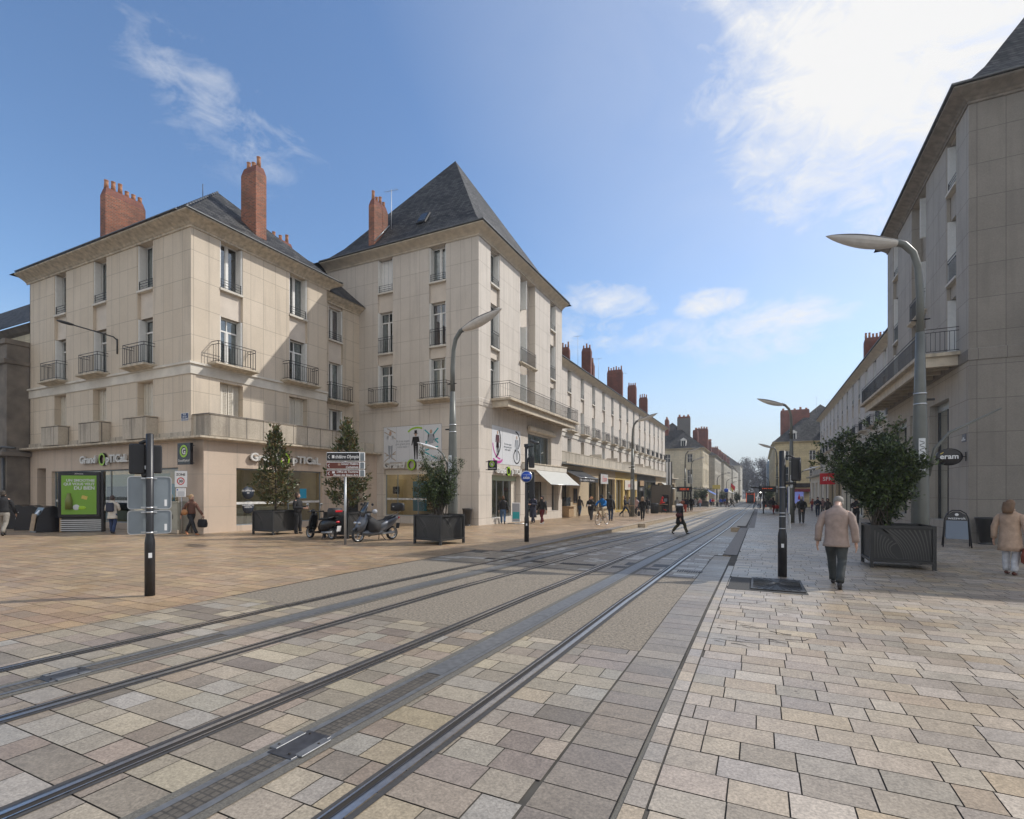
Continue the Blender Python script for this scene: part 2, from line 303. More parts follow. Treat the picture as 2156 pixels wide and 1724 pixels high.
# ------------------------------------------------------------------ object helpers
def tag(o, label=None, cat=None, group=None, kind=None):
    if label: o['label'] = label
    if cat: o['category'] = cat
    if group: o['group'] = group
    if kind: o['kind'] = kind
    return o
def thing(name, label, cat, loc=(0, 0, 0), rz=0., group=None):
    o = bpy.data.objects.new(name, None); C.objects.link(o); o.location = loc; o.rotation_euler = (0, 0, rz)
    o.empty_display_size = .2
    return tag(o, label, cat, group)
class MB:
    """collects faces in the parent's local space and links them as one mesh object"""
    def __init__(s): s.v = []; s.f = []; s.m = []; s.mats = []; s.sm = []
    def mi(s, m):
        if m not in s.mats: s.mats.append(m)
        return s.mats.index(m)
    def face(s, pts, m, smooth=False):
        i = len(s.v); s.v += [tuple(p) for p in pts]; s.f.append(tuple(range(i, i+len(pts)))); s.m.append(s.mi(m)); s.sm.append(smooth)
    def mesh(s, verts, faces, m, smooth=False):
        i = len(s.v); s.v += [tuple(p) for p in verts]; k = s.mi(m)
        for f in faces: s.f.append(tuple(j+i for j in f)); s.m.append(k); s.sm.append(smooth)
    def box(s, x0, x1, y0, y1, z0, z1, m, bev=0.):
        if bev <= 0:
            v = [(x0, y0, z0), (x1, y0, z0), (x1, y1, z0), (x0, y1, z0), (x0, y0, z1), (x1, y0, z1), (x1, y1, z1), (x0, y1, z1)]
            s.mesh(v, [(0, 3, 2, 1), (4, 5, 6, 7), (0, 1, 5, 4), (1, 2, 6, 5), (2, 3, 7, 6), (3, 0, 4, 7)], m)
        else:
            b = min(bev, (x1-x0)*.45, (y1-y0)*.45, (z1-z0)*.45)
            rings = []
            for z, q in ((z0, b), (z0+b, 0), (z1-b, 0), (z1, b)):
                rings.append([(x0+q+b*(q == 0), y0+q, z), (x1-q-b*(q == 0), y0+q, z), (x1-q, y0+q+b*(q == 0), z), (x1-q, y1-q-b*(q == 0), z),
                              (x1-q-b*(q == 0), y1-q, z), (x0+q+b*(q == 0), y1-q, z), (x0+q, y1-q-b*(q == 0), z), (x0+q, y0+q+b*(q == 0), z)])
            s.loft(rings, m, True, True)
    def obox(s, c, ax, ay, az, m):
        """oriented box: centre and three half-axis vectors"""
        c, ax, ay, az = map(Vector, (c, ax, ay, az))
        v = [c+i*ax+j*ay+k*az for k in (-1, 1) for i, j in ((-1, -1), (1, -1), (1, 1), (-1, 1))]
        s.mesh(v, [(0, 3, 2, 1), (4, 5, 6, 7), (0, 1, 5, 4), (1, 2, 6, 5), (2, 3, 7, 6), (3, 0, 4, 7)], m)
    def loft(s, rings, m, cap0=True, cap1=True, smooth=False, closed=True):
        n = len(rings[0]); vs = [p for r in rings for p in r]; fs = []
        for k in range(len(rings)-1):
            for i in range(n if closed else n-1):
                j = (i+1) % n; fs.append((k*n+i, k*n+j, (k+1)*n+j, (k+1)*n+i))
        if cap0: fs.append(tuple(range(n))[::-1])
        if cap1: fs.append(tuple((len(rings)-1)*n+i for i in range(n)))
        s.mesh(vs, fs, m, smooth)
    def tube(s, pts, rad, m, seg=8, caps=True, smooth=True, flat=1.):
        pts = [Vector(p) for p in pts]; n = len(pts)
        if not isinstance(rad, (list, tuple)): rad = [rad]*n
        rings = []; ref = None
        for i, p in enumerate(pts):
            d = (pts[min(i+1, n-1)]-pts[max(i-1, 0)]).normalized()
            if ref is None: ref = Vector((0, 0, 1)) if abs(d.z) < .9 else Vector((1, 0, 0))
            a = d.cross(ref)
            if a.length < 1e-4: a = d.orthogonal()
            a.normalize(); b = a.cross(d).normalized(); ref = b
            rings.append([p+a*math.cos(2*PI*k/seg)*rad[i]+b*math.sin(2*PI*k/seg)*rad[i]*flat for k in range(seg)])
        s.loft(rings, m, caps, caps, smooth)
    def lathe(s, prof, m, c=(0, 0, 0), seg=16, caps=True, smooth=True, axis='z'):
        rings = []
        for r, h in prof:
            rg = []
            for k in range(seg):
                a = 2*PI*k/seg; u, v2 = r*math.cos(a), r*math.sin(a)
                p = (u, v2, h) if axis == 'z' else ((h, u, v2) if axis == 'x' else (v2, h, u))
                rg.append((p[0]+c[0], p[1]+c[1], p[2]+c[2]))
            rings.append(rg)
        s.loft(rings, m, caps, caps, smooth)
    def ball(s, c, r, m, seg=12, rg=8, smooth=True):
        if not isinstance(r, (tuple, list)): r = (r, r, r)
        rings = []
        for i in range(rg+1):
            t = PI*(i/rg) if 0 < i < rg else PI*(i/rg)+(.02 if i == 0 else -.02)
            rings.append([(c[0]+r[0]*math.sin(t)*math.cos(2*PI*k/seg), c[1]+r[1]*math.sin(t)*math.sin(2*PI*k/seg), c[2]-r[2]*math.cos(t)) for k in range(seg)])
        s.loft(rings, m, True, True, smooth)
    def prism(s, poly, axis, a0, a1, m):
        """extrude a 2-D outline along x or y; outline is (other axis, z)"""
        if axis == 'y': r0 = [(p[0], a0, p[1]) for p in poly]; r1 = [(p[0], a1, p[1]) for p in poly]
        elif axis == 'x': r0 = [(a0, p[0], p[1]) for p in poly]; r1 = [(a1, p[0], p[1]) for p in poly]
        else: r0 = [(p[0], p[1], a0) for p in poly]; r1 = [(p[0], p[1], a1) for p in poly]
        s.loft([r0, r1], m)
    def build(s, name, parent=None):
        me = bpy.data.meshes.new(name); me.from_pydata(s.v, [], s.f); 
        for m in s.mats: me.materials.append(m)
        me.polygons.foreach_set('material_index', s.m); me.polygons.foreach_set('use_smooth', s.sm); me.update()
        o = bpy.data.objects.new(name, me); C.objects.link(o)
        if parent: o.parent = parent
        return o
def struct(name, mb): return tag(mb.build(name), kind='structure')
def children(o): return [c for c in bpy.data.objects if c.parent == o]
def copy_tree(o, parent=None):
    c = o.copy(); C.objects.link(c)
    if parent: c.parent = parent
    for ch in list(KIDS.get(o.name) or children(o)): copy_tree(ch, c)
    return c
KIDS = {}
PEND = []     # text and skinned objects, turned into plain meshes in one pass at the end
def text(name, s, size, m, origin, right, normal, parent=None, ext=.004, align='LEFT', bold=0., sx=1., shear=0.):
    cu = bpy.data.curves.new(name, 'FONT'); cu.body = s; cu.size = size; cu.extrude = ext; cu.align_x = align; cu.offset = bold; cu.shear = shear
    cu.materials.append(m); cu.resolution_u = 3
    o = bpy.data.objects.new(name, cu); C.objects.link(o)
    r = Vector(right).normalized(); n = Vector(normal).normalized(); u = n.cross(r)
    mt = Matrix((r*sx, u, n)).transposed().to_4x4(); mt.translation = Vector(origin)
    if parent: o.parent = parent
    PEND.append((o, mt)); return o
def skin(name, verts, edges, m, parent=None, root=0, sub=1):
    me = bpy.data.meshes.new(name); me.from_pydata([v[0] for v in verts], edges, []); me.materials.append(m)
    o = bpy.data.objects.new(name, me); C.objects.link(o)
    if parent: o.parent = parent
    md = o.modifiers.new('s', 'SKIN'); md.use_smooth_shade = True
    if not me.skin_vertices: pass
    lay = me.skin_vertices[0].data if me.skin_vertices else None
    PEND.append((o, [v[1] for v in verts], root, sub)); return o
def finish():
    for p in PEND:
        if len(p) == 4:
            o, rad, root, sub = p
            lay = o.data.skin_vertices[0].data
            for i, r in enumerate(rad):
                lay[i].radius = r if isinstance(r, tuple) else (r, r)
                lay[i].use_root = (i == root)
            o.modifiers[0].branch_smoothing = .3
            ss = o.modifiers.new('u', 'SUBSURF'); ss.levels = sub; ss.render_levels = sub
    bpy.context.view_layer.update(); dg = bpy.context.evaluated_depsgraph_get()
    done = []
    for p in PEND:
        o = p[0]; me = bpy.data.meshes.new_from_object(o.evaluated_get(dg), depsgraph=dg); done.append((p, me))
    for p, me in done:
        o = p[0]
        if len(p) == 4:
            o.modifiers.clear(); o.data = me
        else:
            me.transform(p[1]); no = bpy.data.objects.new('t', me); C.objects.link(no)
            no.parent = o.parent
            for k in o.keys(): no[k] = o[k]
            nm = o.name; bpy.data.objects.remove(o); no.name = nm.split('.')[0]

# ------------------------------------------------------------------ ground, paving, rails
def xL(y): return -6.62 if y > 13.5 else -7.0
def xR(y): return -.72 if y < 15.6 else (-.95 if y < 29.8 else -1.15)
YS = [-60, -10, 0, 4, 8, 11, 13.4, 13.6, 15.5, 15.7, 18, 21, 24, 27, 29.7, 29.9, 34, 38, 42, 50, 60, 69, 80, 91, 95, 110, 130, 157, 190, 220, 400, 900, 3000]
mb = MB(); D0 = .009
cols = []
for y in YS:
    p = P(y)-D0; t = min(T(y), P(y))-D0; a, b = xL(y), xR(y)
    cols.append([(-1500, y, p), (-60, y, p), (a, y, p), (a+.001, y, t), (b-.001, y, t), (b, y, p), (60, y, p), (1500, y, p)])
for r0, r1 in zip(cols, cols[1:]):
    for i in range(7):
        mb.face([r0[i], r0[i+1], r1[i+1], r1[i]], m_granite if (i in (2, 4) and r0[0][1] > 13) else (m_mortar if r1[0][1] < 100 else m_conc if i == 3 else m_asph))
struct('ground', mb)

PALL = [(0.406, 0.281, 0.171), (0.388, 0.273, 0.171), (0.424, 0.307, 0.190), (0.350, 0.256, 0.171), (0.397, 0.269, 0.162), (0.342, 0.252, 0.171), (0.434, 0.319, 0.197), (0.369, 0.273, 0.183), (0.369, 0.252, 0.165), (0.397, 0.286, 0.179)]
PALT = [(0.315, 0.267, 0.201), (0.338, 0.291, 0.216), (0.286, 0.245, 0.191), (0.367, 0.311, 0.230), (0.304, 0.265, 0.211), (0.263, 0.224, 0.176), (0.378, 0.311, 0.216), (0.326, 0.267, 0.201), (0.338, 0.301, 0.245), (0.315, 0.260, 0.206), (0.389, 0.332, 0.245), (0.215, 0.182, 0.147), (0.247, 0.202, 0.162), (0.347, 0.316, 0.265), (0.299, 0.237, 0.181)]
PALR = [(0.391, 0.321, 0.240), (0.359, 0.308, 0.245), (0.419, 0.348, 0.262), (0.330, 0.277, 0.218), (0.382, 0.300, 0.210), (0.350, 0.305, 0.252), (0.429, 0.345, 0.240), (0.322, 0.273, 0.218), (0.382, 0.313, 0.240), (0.438, 0.374, 0.299)]
PALG = [(0.249, 0.208, 0.162), (0.271, 0.228, 0.176), (0.232, 0.195, 0.155), (0.279, 0.235, 0.181), (0.262, 0.213, 0.160)]
def paving(name, x0f, x1f, y0, y1, zf, pal, lmin, lmax, seed, joint=.004, pitch=.257, jitter=.0012, aligned=0.):
    rr = random.Random(seed); vs = []; fs = []; cl = []; y = y0; k = 0
    while y < y1:
        ya, yb = y+joint, min(y+pitch, y1)-joint
        x0, x1 = x0f(y), x1f(y)
        x = x0 if aligned else x0-rr.uniform(0, lmax)
        za, zb = zf(ya), zf(yb)
        last = None
        while x < x1:
            L = aligned if aligned else rr.uniform(lmin, lmax)
            if not aligned and rr.random() < .12: L *= .6
            a, b = max(x, x0)+joint, min(x+L, x1)-joint
            if b-a > .03:
                j = rr.uniform(-jitter, jitter); i = len(vs)
                vs += [(a, ya, za+j), (b, ya, za+j), (b, yb, zb+j), (a, yb, zb+j)]; fs.append((i, i+1, i+2, i+3))
                c = rr.choice(pal); q = rr.uniform(.88, 1.1); cl.append((c[0]*q, c[1]*q, c[2]*q*rr.uniform(.96, 1.05)))
            x += L
        y += pitch; k += 1
    me = bpy.data.meshes.new(name); me.from_pydata(vs, [], fs); me.materials.append(m_pave)
    at = me.attributes.new('slab', 'FLOAT_COLOR', 'FACE')
    at.data.foreach_set('color', [q for c in cl for q in (*c, 1.)]); me.update()
    o = bpy.data.objects.new(name, me); C.objects.link(o); return tag(o, kind='structure')
K = lambda v: (lambda y: v)
paving('square_paving', K(-46), K(-7.83), -3.1, 13.6, P, PALL, .26, .62, 1)
paving('side_street_paving', K(-46), K(-36), 13.6, 14.0, P, PALL, .3, .5, 2)
paving('left_pavement', lambda y: -22.4 if y < 24.6 else -16.2, K(-7.0), 13.6, 96, P, PALL, .3, .62, 3)
paving('near_track_paving', K(-7.82), K(-1.17), -3.1, 5.55, T, PALT, .24, .62, 4, joint=.0045)
paving('track_side_band', K(-1.16), K(-.712), -3.1, 15.6, T, PALG, .4, .45, 5, joint=.004, aligned=.448)
paving('drain_side_strip', K(-.682), K(-.555), -3.1, 15.6, T, PALR, .1, .11, 6, joint=.004, aligned=.127)
paving('right_pavement', lambda y: -.55 if y < 29.9 else -.62, K(9.3), -3.1, 96, P, PALR, .3, .46, 7, joint=.0045)
paving('right_plaza_paving', K(9.3), K(34), -3.1, 24.4, P, PALR, .3, .46, 8)
paving('far_track_paving', lambda y: -7.8 if y < 13.6 else -6.6, lambda y: -1.17 if y < 15.6 else xR(y)-.02, 10.95, 25.2, T, PALG+[(.45, .42, .37)], .35, .6, 9)
mb = MB()   # exposed aggregate panel across the tracks
for y in range(0, 5):
    ya = 5.56+y*1.075; yb = ya+1.075
    mb.face([(-7.8, ya, T(ya)-.002), (-1.17, ya, T(ya)-.002), (-1.17, yb, T(yb)-.002), (-7.8, yb, T(yb)-.002)], m_agg)
struct('aggregate_crossing', mb)
mb = MB()
yy = 25.2
while yy < 150:
    yb = min(yy+4.2, 150)
    for a, b in ((xL(yy)+.02, -5.0), (-5.0, -2.5), (-2.5, xR(yy)-.02)):
        mb.face([(a+.02, yy+.025, T(yy)), (b-.02, yy+.025, T(yy)), (b-.02, yb-.025, T(yb)), (a+.02, yb-.025, T(yb))], m_conc)
    yy = yb
struct('concrete_track_slab', mb)
mb = MB()
for y0, y1 in zip(range(96, 300, 12), range(108, 312, 12)):
    mb.face([(-11, y0, P(y0)), (-6.7, y0, P(y0)), (-6.7, y1, P(y1)), (-11, y1, P(y1))], m_conc)
    mb.face([(-.9, y0, P(y0)), (2.9, y0, P(y0)), (2.9, y1, P(y1)), (-.9, y1, P(y1))], m_conc)
struct('far_pavement', mb)
mb = MB()   # kerb cap, ramp strips, tactile bands
ys = [13.7, 16, 20, 24, 28, 32, 36, 42, 50, 60, 69, 80, 93]
for a, b in zip(ys, ys[1:]):
    mb.face([(-7.0, a, P(a)+.003), (-6.60, a, P(a)+.003), (-6.60, b, P(b)+.003), (-7.0, b, P(b)+.003)], m_granitd if a < 28 else m_granite)
for a, b in ((15.7, 20), (20, 25), (25, 29.8)):
    mb.face([(-.94, a, P(a)+.006), (-.56, a, P(a)+.006), (-.56, b, P(b)+.006), (-.94, b, P(b)+.006)], m_granitd)
for a, b in zip(ys[5:], ys[6:]):
    mb.face([(-1.15, max(a, 29.9), P(a)+.004), (-.72, max(a, 29.9), P(a)+.004), (-.72, b, P(b)+.004), (-1.15, b, P(b)+.004)], m_conc)
struct('platform_edging', mb)
mb = MB()
ys2 = [30, 34, 38, 42, 50, 60, 69, 80, 90]
for a, b in zip(ys2, ys2[1:]):
    mb.face([(-.60, a, P(a)+.008), (-.25, a, P(a)+.008), (-.25, b, P(b)+.008), (-.60, b, P(b)+.008)], m_granitd)
struct('tactile_strip', mb)
mb = MB(); mb.box(-1.4, -.96, 29.72, 30.4, T(30)-.05, P(30)+.012, m_granite, .01); mb.box(-6.6, -6.2, 31.2, 31.9, T(31)-.05, P(31)+.01, m_granite, .01); struct('kerb_blocks', mb)
mb = MB()   # slot drain along the track and its debris
for a, b in ((-3, 5), (5, 10), (10, 15.6)):
    mb.face([(-.715, a, T(a)-.004), (-.709, a, T(a)-.001), (-.709, b, T(b)-.001), (-.715, b, T(b)-.004)], m_steeld)
    mb.face([(-.709, a, T(a)-.008), (-.680, a, T(a)-.008), (-.680, b, T(b)-.008), (-.709, b, T(b)-.008)], m_concg)
for a, b in zip((15.6, 20, 26, 34, 44, 56), (20, 26, 34, 44, 56, 70)): mb.face([(-.575, a, P(a)+.009), (-.55, a, P(a)+.009), (-.55, b, P(b)+.009), (-.575, b, P(b)+.009)], m_groove)
struct('slot_drain', mb)
mb = MB()
for i in range(110):
    x0 = -6.5+i*.049
    if any(abs(x0-r) < .2 for r in (-6.07, -4.64, -3.36, -1.85)): continue
    mb.box(x0, x0+.028, 11.72, 11.98, T(11.8)-.01, T(11.8)+.006, m_cast)
for a in (-5.7, -2.95, -2.3):
    mb.box(a, a+.5, 12.3, 12.75, T(12.5)-.01, T(12.5)+.006, m_cast)
struct('drain_grating', mb)

RA = [(-3, -6.75), (0, -6.68), (2.3, -6.58), (6, -6.37), (10, -6.14), (15, -6.0), (22, -5.82), (33, -5.68), (90, -5.45), (157, -5.25), (300, -4.6)]
RB = [(-3, -5.3), (0, -5.22), (2, -5.12), (6, -4.92), (10, -4.72), (15, -4.58), (22, -4.40), (33, -4.25), (90, -4.02), (157, -3.8), (300, -3.2)]
RC = [(-3, -3.72), (0, -3.66), (2, -3.60), (5, -3.49), (9, -3.38), (15, -3.30), (26, -3.2), (34, -3.17), (90, -2.95), (157, -2.75), (300, -2.2)]
RD = [(-3, -2.1), (0, -2.05), (2, -2.01), (5, -1.94), (9, -1.87), (15, -1.83), (26, -1.78), (34, -1.74), (90, -1.5), (157, -1.3), (300, -.75)]
rys = [-3, -1, 0, 1, 2, 3, 4, 5, 6, 7, 8, 9, 10, 12, 14, 17, 20, 24, 28, 31, 34, 45, 60, 75, 91, 110, 130, 157, 190, 220, 300]
def strip(mb, ln, a, b, dz, m, ys=rys, nz=0.):
    for y0, y1 in zip(ys, ys[1:]):
        c0, c1 = interp(ln, y0), interp(ln, y1)
        mb.face([(c0+a, y0, T(y0)+dz), (c0+b, y0, T(y0)+dz+nz), (c1+b, y1, T(y1)+dz+nz), (c1+a, y1, T(y1)+dz)], m)
for ln, s in ((RA, 1), (RB, -1), (RC, 1), (RD, -1)):
    mb = MB(); g = s   # groove lies on the inner side of each rail
    def st(a, b, dz, m, nz=0.):
        a, b = (a, b) if g > 0 else (-b, -a); strip(mb, ln, a, b, dz, m, nz=nz)
    st(-.092, -.045, .004, m_resin); st(-.045, .010, .010, m_steel); st(.010, .060, .0065, m_groove)
    st(.060, .072, .010, m_steel); st(.072, .108, .004, m_resin)
    strip(mb, ln, (-.04 if g > 0 else -.018), (-.03 if g > 0 else -.008), .0125, m_steeld)
    tag(mb.build('tram_rail'), kind='structure')
for ln0, ln1 in ((RA, RB), (RC, RD)):
    ln = [(a[0], (interp(ln0, a[0])+interp(ln1, a[0]))/2) for a in ln0]
    mb = MB(); segs = []
    strip(mb, ln, -.20, .20, .005, m_concg); strip(mb, ln, -.125, -.075, .009, m_aps); strip(mb, ln, .075, .125, .009, m_aps)
    strip(mb, ln, -.075, .075, .007, m_tile)
    for y0, y1 in ((4.0, 6.5), (6.51, 10.4), (10.41, 22), (22.02, 34), (34.02, 60), (60.02, 90)):
        ys = [y0+(y1-y0)*i/6 for i in range(7)]
        strip(mb, ln, -.075, .075, .011, m_aps, ys)
    for y0 in (2.32,):     # junction boxes between the sections
        c = interp(ln, y0)
        mb.box(c-.11, c+.11, y0, y0+.34, T(y0)+.006, T(y0)+.014, m_steeld, .002)
        mb.box(c-.15, c-.085, y0+.05, y0+.3, T(y0)+.007, T(y0)+.018, m_aps, .002); mb.box(c+.085, c+.15, y0+.05, y0+.3, T(y0)+.007, T(y0)+.018, m_aps, .002)
        for q in ((-.118, .1), (.118, .22), (-.05, .3), (.05, .04)): mb.lathe([(.009, 0), (.009, .003)], m_groove, (c+q[0], y0+q[1], T(y0)+.018), 8)
    tag(mb.build('power_rail'), kind='structure')

rc = random.Random(12); mb = MB()      # cracked and broken slabs beside the drain
for k in range(34):
    x, y = rc.uniform(-.52, .35), rc.uniform(6.2, 8.9) if k < 26 else rc.uniform(9.6, 11.2); a = rc.uniform(-.5, .5); w_ = rc.uniform(.003, .012)
    if k >= 26: x += 1.1
    for j in range(rc.randint(3, 7)):
        L = rc.uniform(.03, .09); x1, y1 = x+math.cos(a)*L, y+math.sin(a)*L; w2 = w_*rc.uniform(.4, 1.3)
        mb.face([(x, y-w_, P(y)+.003), (x1, y1-w2, P(y1)+.003), (x1, y1+w2, P(y1)+.003), (x, y+w_, P(y)+.003)], m_mortar); x, y, w_ = x1, y1, w2; a += rc.uniform(-.9, .9)
struct('paving_cracks', mb)
mb = MB()
for k in range(90):   # gum and drip spots trodden into the slabs
    x, y, r = rc.uniform(-12, 7), rc.uniform(1.2, 13), rc.uniform(.008, .02); n = 7
    if -6.9 < x < -1.7: continue
    mb.face([(x+r*math.cos(q)*rc.uniform(.7, 1.2), y+r*math.sin(q)*rc.uniform(.7, 1.2), P(y)+.0025) for q in [2*PI*i/n for i in range(n)]], m_granitd)
struct('paving_spots', mb)
# manhole with radial pattern, in its patch of asphalt
mb = MB()
mb.face([(-.53, 9.9, P(9.9)+.004), (.74, 9.85, P(9.85)+.004), (.72, 11.45, P(11.45)+.004), (-.53, 11.45, P(11.45)+.004)], m_asph)
struct('asphalt_patch', mb)
t = thing('manhole_cover', 'square cast iron manhole cover with radial pattern beside the right signal pole', 'manhole cover', (.28, 10.68, -.028))
mb = MB(); mb.box(-.43, .43, -.66, .66, -.01, .012+.018, m_cast, .004); mb.build('frame', t)
mb = MB()
for i in range(36):
    a = 2*PI*i/36; L = .38; dx, dy = math.cos(a), math.sin(a)
    k = min(.39/max(abs(dx), 1e-6), .60/max(abs(dy), 1e-6))
    mb.obox((dx*(.08+k)/2, dy*(.08+k)/2, .034), (dx*(k-.08)/2, dy*(k-.08)/2, 0), (-dy*.006, dx*.006, 0), (0, 0, .005), m_cast)
mb.lathe([(.09, .030), (.09, .042), (.06, .042), (.06, .030)], m_cast, seg=20)
mb.build('cover', t)

# ------------------------------------------------------------------ facade kit
def FP(fr):
    k, c = fr
    if k == 'mY': return lambda a, d, z: (a, c+d, z)
    if k == 'pX': return lambda a, d, z: (c-d, a, z)
    return lambda a, d, z: (c+d, a, z)
def fbox(mb, fr, a0, a1, d0, d1, z0, z1, m, bev=0.):
    p = FP(fr)(a0, d0, z0); q = FP(fr)(a1, d1, z1)
    mb.box(min(p[0], q[0]), max(p[0], q[0]), min(p[1], q[1]), max(p[1], q[1]), min(z0, z1), max(z0, z1), m, bev)
def facade(mb, fr, a0, a1, z0, z1, ops, m, mrev=None, mdeep=None):
    """wall face with recesses; ops = (a0,a1,z0,z1,depth,kind) kind: 'r' recessed panel, 'h' hole. Later ones win."""
    F = FP(fr); A = sorted({a0, a1, *[o[0] for o in ops], *[o[1] for o in ops]}); Z = sorted({z0, z1, *[o[2] for o in ops], *[o[3] for o in ops]})
    A = [a for a in A if a0 <= a <= a1]; Z = [z for z in Z if z0 <= z <= z1]
    flip = fr[0] == 'mX' 
    def cell(i, j):
        if i < 0 or j < 0 or i >= len(A)-1 or j >= len(Z)-1: return (0., 'w')
        ca, cz = (A[i]+A[i+1])/2, (Z[j]+Z[j+1])/2; r = (0., 'w')
        for o in ops:
            if o[0] < ca < o[1] and o[2] < cz < o[3]: r = (o[4], o[5])
        return r
    for i in range(len(A)-1):
        for j in range(len(Z)-1):
            d, k = cell(i, j)
            if k != 'h':
                mb.face([F(A[i], d, Z[j]), F(A[i+1], d, Z[j]), F(A[i+1], d, Z[j+1]), F(A[i], d, Z[j+1])], m if k == 'w' else (mdeep or m_spand))
            d2, _ = cell(i+1, j)
            if i+1 < len(A)-1 and abs(d2-d) > 1e-5: mb.face([F(A[i+1], d, Z[j]), F(A[i+1], d2, Z[j]), F(A[i+1], d2, Z[j+1]), F(A[i+1], d, Z[j+1])], mrev or m)
            d2, _ = cell(i, j+1)
            if j+1 < len(Z)-1 and abs(d2-d) > 1e-5: mb.face([F(A[i], d, Z[j+1]), F(A[i+1], d, Z[j+1]), F(A[i+1], d2, Z[j+1]), F(A[i], d2, Z[j+1])], mrev or m)
def railing(mb, fr, a0, a1, d0, d1, z0, h, ends=True, step=.125, far=False):
    th = .014 if not far else .022
    def rail(z):
        fbox(mb, fr, a0, a1, d0, d0+2*th, z, z+th*1.4, m_iron)
        if ends:
            fbox(mb, fr, a0, a0+2*th, d0, d1, z, z+th*1.4, m_iron); fbox(mb, fr, a1-2*th, a1, d0, d1, z, z+th*1.4, m_iron)
    rail(z0+h); rail(z0+.08); rail(z0+h-.13)
    n = max(2, int((a1-a0)/step))
    for i in range(n+1):
        a = a0+(a1-a0-th)*i/n; e = i in (0, n)
        fbox(mb, fr, a, a+th*(1.6 if e else 1), d0+th*.4, d0+th*1.6, z0 if e else z0+.08, z0+h if e else z0+h-.13, m_iron)
    if ends:
        k = max(1, int((d1-d0)/step))
        for i in range(1, k):
            d = d0+(d1-d0)*i/k
            for a in (a0, a1-th): fbox(mb, fr, a, a+th, d, d+th, z0+.08, z0+h-.13, m_iron)
def window(par, fr, a0, a1, z0, z1, d, kind='case', cur=0, shut=True, rail=None, sill=True, far=False, mw=None):
    """a casement with its pane, curtain, folded shutters, sill and guard rail, as parts of the building"""
    mw = mw or m_white; F = FP(fr)
    if kind == 'shutter':
        mb = MB(); n = 4; wd = (a1-a0)/n
        for i in range(n):
            x0 = a0+i*wd+.01; x1 = a0+(i+1)*wd-.01; dd = d-.10+(.03 if i % 2 else 0)
            fbox(mb, fr, x0, x1, dd+.03, dd+.055, z0+.01, z1-.01, m_cream)
            fbox(mb, fr, x0, x0+.05, dd, dd+.03, z0+.01, z1-.01, m_cream); fbox(mb, fr, x1-.05, x1, dd, dd+.03, z0+.01, z1-.01, m_cream)
            if not far:
                z = z0+.08
                while z < z1-.08: fbox(mb, fr, x0+.05, x1-.05, dd, dd+.028, z, z+.035, m_cream); z += .07
        mb.build('shutter', par)
        return
    if kind == 'blind':
        mb = MB(); fbox(mb, fr, a0+.02, a1-.02, d-.06, d-.02, z0+.02, z1-.02, m_white)
        for i in range(1, 4): fbox(mb, fr, a0+(a1-a0)*i/4-.006, a0+(a1-a0)*i/4+.006, d-.065, d-.055, z0+.03, z1-.03, m_plateback)
        mb.build('shutter', par)
    else:
        mb = MB(); b = .06
        fbox(mb, fr, a0, a0+b, d, d+.06, z0, z1, mw); fbox(mb, fr, a1-b, a1, d, d+.06, z0, z1, mw)
        fbox(mb, fr, a0+b, a1-b, d, d+.06, z0, z0+b, mw); fbox(mb, fr, a0+b, a1-b, d, d+.06, z1-b, z1, mw)
        c = (a0+a1)/2; zt = z1-.62 if z1-z0 > 2.3 else z1-b
        fbox(mb, fr, c-.055, c+.055, d-.012, d+.06, z0+b, zt, mw)
        if zt < z1-b: fbox(mb, fr, a0+b, a1-b, d-.005, d+.06, zt, zt+.07, mw); fbox(mb, fr, c-.025, c+.025, d, d+.06, zt+.07, z1-b, mw)
        if not far:
            for x0, x1 in ((a0+b, c-.055), (c+.055, a1-b)): 
                fbox(mb, fr, x0, x0+.035, d+.012, d+.05, z0+b, zt, mw); fbox(mb, fr, x1-.035, x1, d+.012, d+.05, z0+b, zt, mw); fbox(mb, fr, x0+.035, x1-.035, d+.012, d+.05, z0+b, z0+b+.07, mw)
        wo = mb.build('window', par)
        mb = MB(); mb.face([F(a0+.03, d+.03, z0+.03), F(a1-.03, d+.03, z0+.03), F(a1-.03, d+.03, z1-.03), F(a0+.03, d+.03, z1-.03)], m_wglass if not far else m_glassdk); mb.build('pane', wo)
        if cur:
            mb = MB(); mc = m_curt if cur == 1 else m_curt2; L = a1-a0-.14
            rng = [(0, .36), (.62, 1)] if cur in (1, 2) else [(0, 1)]
            for u0, u1 in rng:
                n = 10; pts = [(a0+.07+L*(u0+(u1-u0)*i/n), d+.13+.022*math.sin(i*2.4)) for i in range(n+1)]
                for (x0, e0), (x1, e1) in zip(pts, pts[1:]): mb.face([F(x0, e0, z0+.05), F(x1, e1, z0+.05), F(x1, e1, z1-.05), F(x0, e0, z1-.05)], mc if cur != 3 else m_curt, True)
            mb.build('curtain', wo)
    if shut:
        for a, s in ((a0, 1), (a1, -1)):
            mb = MB(); x0, x1 = sorted((a+s*.004, a+s*.045)); fbox(mb, fr, x0, x1, .03 if d > .3 else .015, d-.02, z0+.04, z1-.02, m_white)
            x0, x1 = sorted((a+s*.05, a+s*.075)); fbox(mb, fr, x0, x1, .05, d-.03, z0+.06, z1-.05, m_white)
            mb.build('folded_shutter', par)
    if sill:
        mb = MB(); fbox(mb, fr, a0-.0, a1+.0, -.05, d-.001, z0-.10, z0-.004, m_band); mb.build('sill', par)
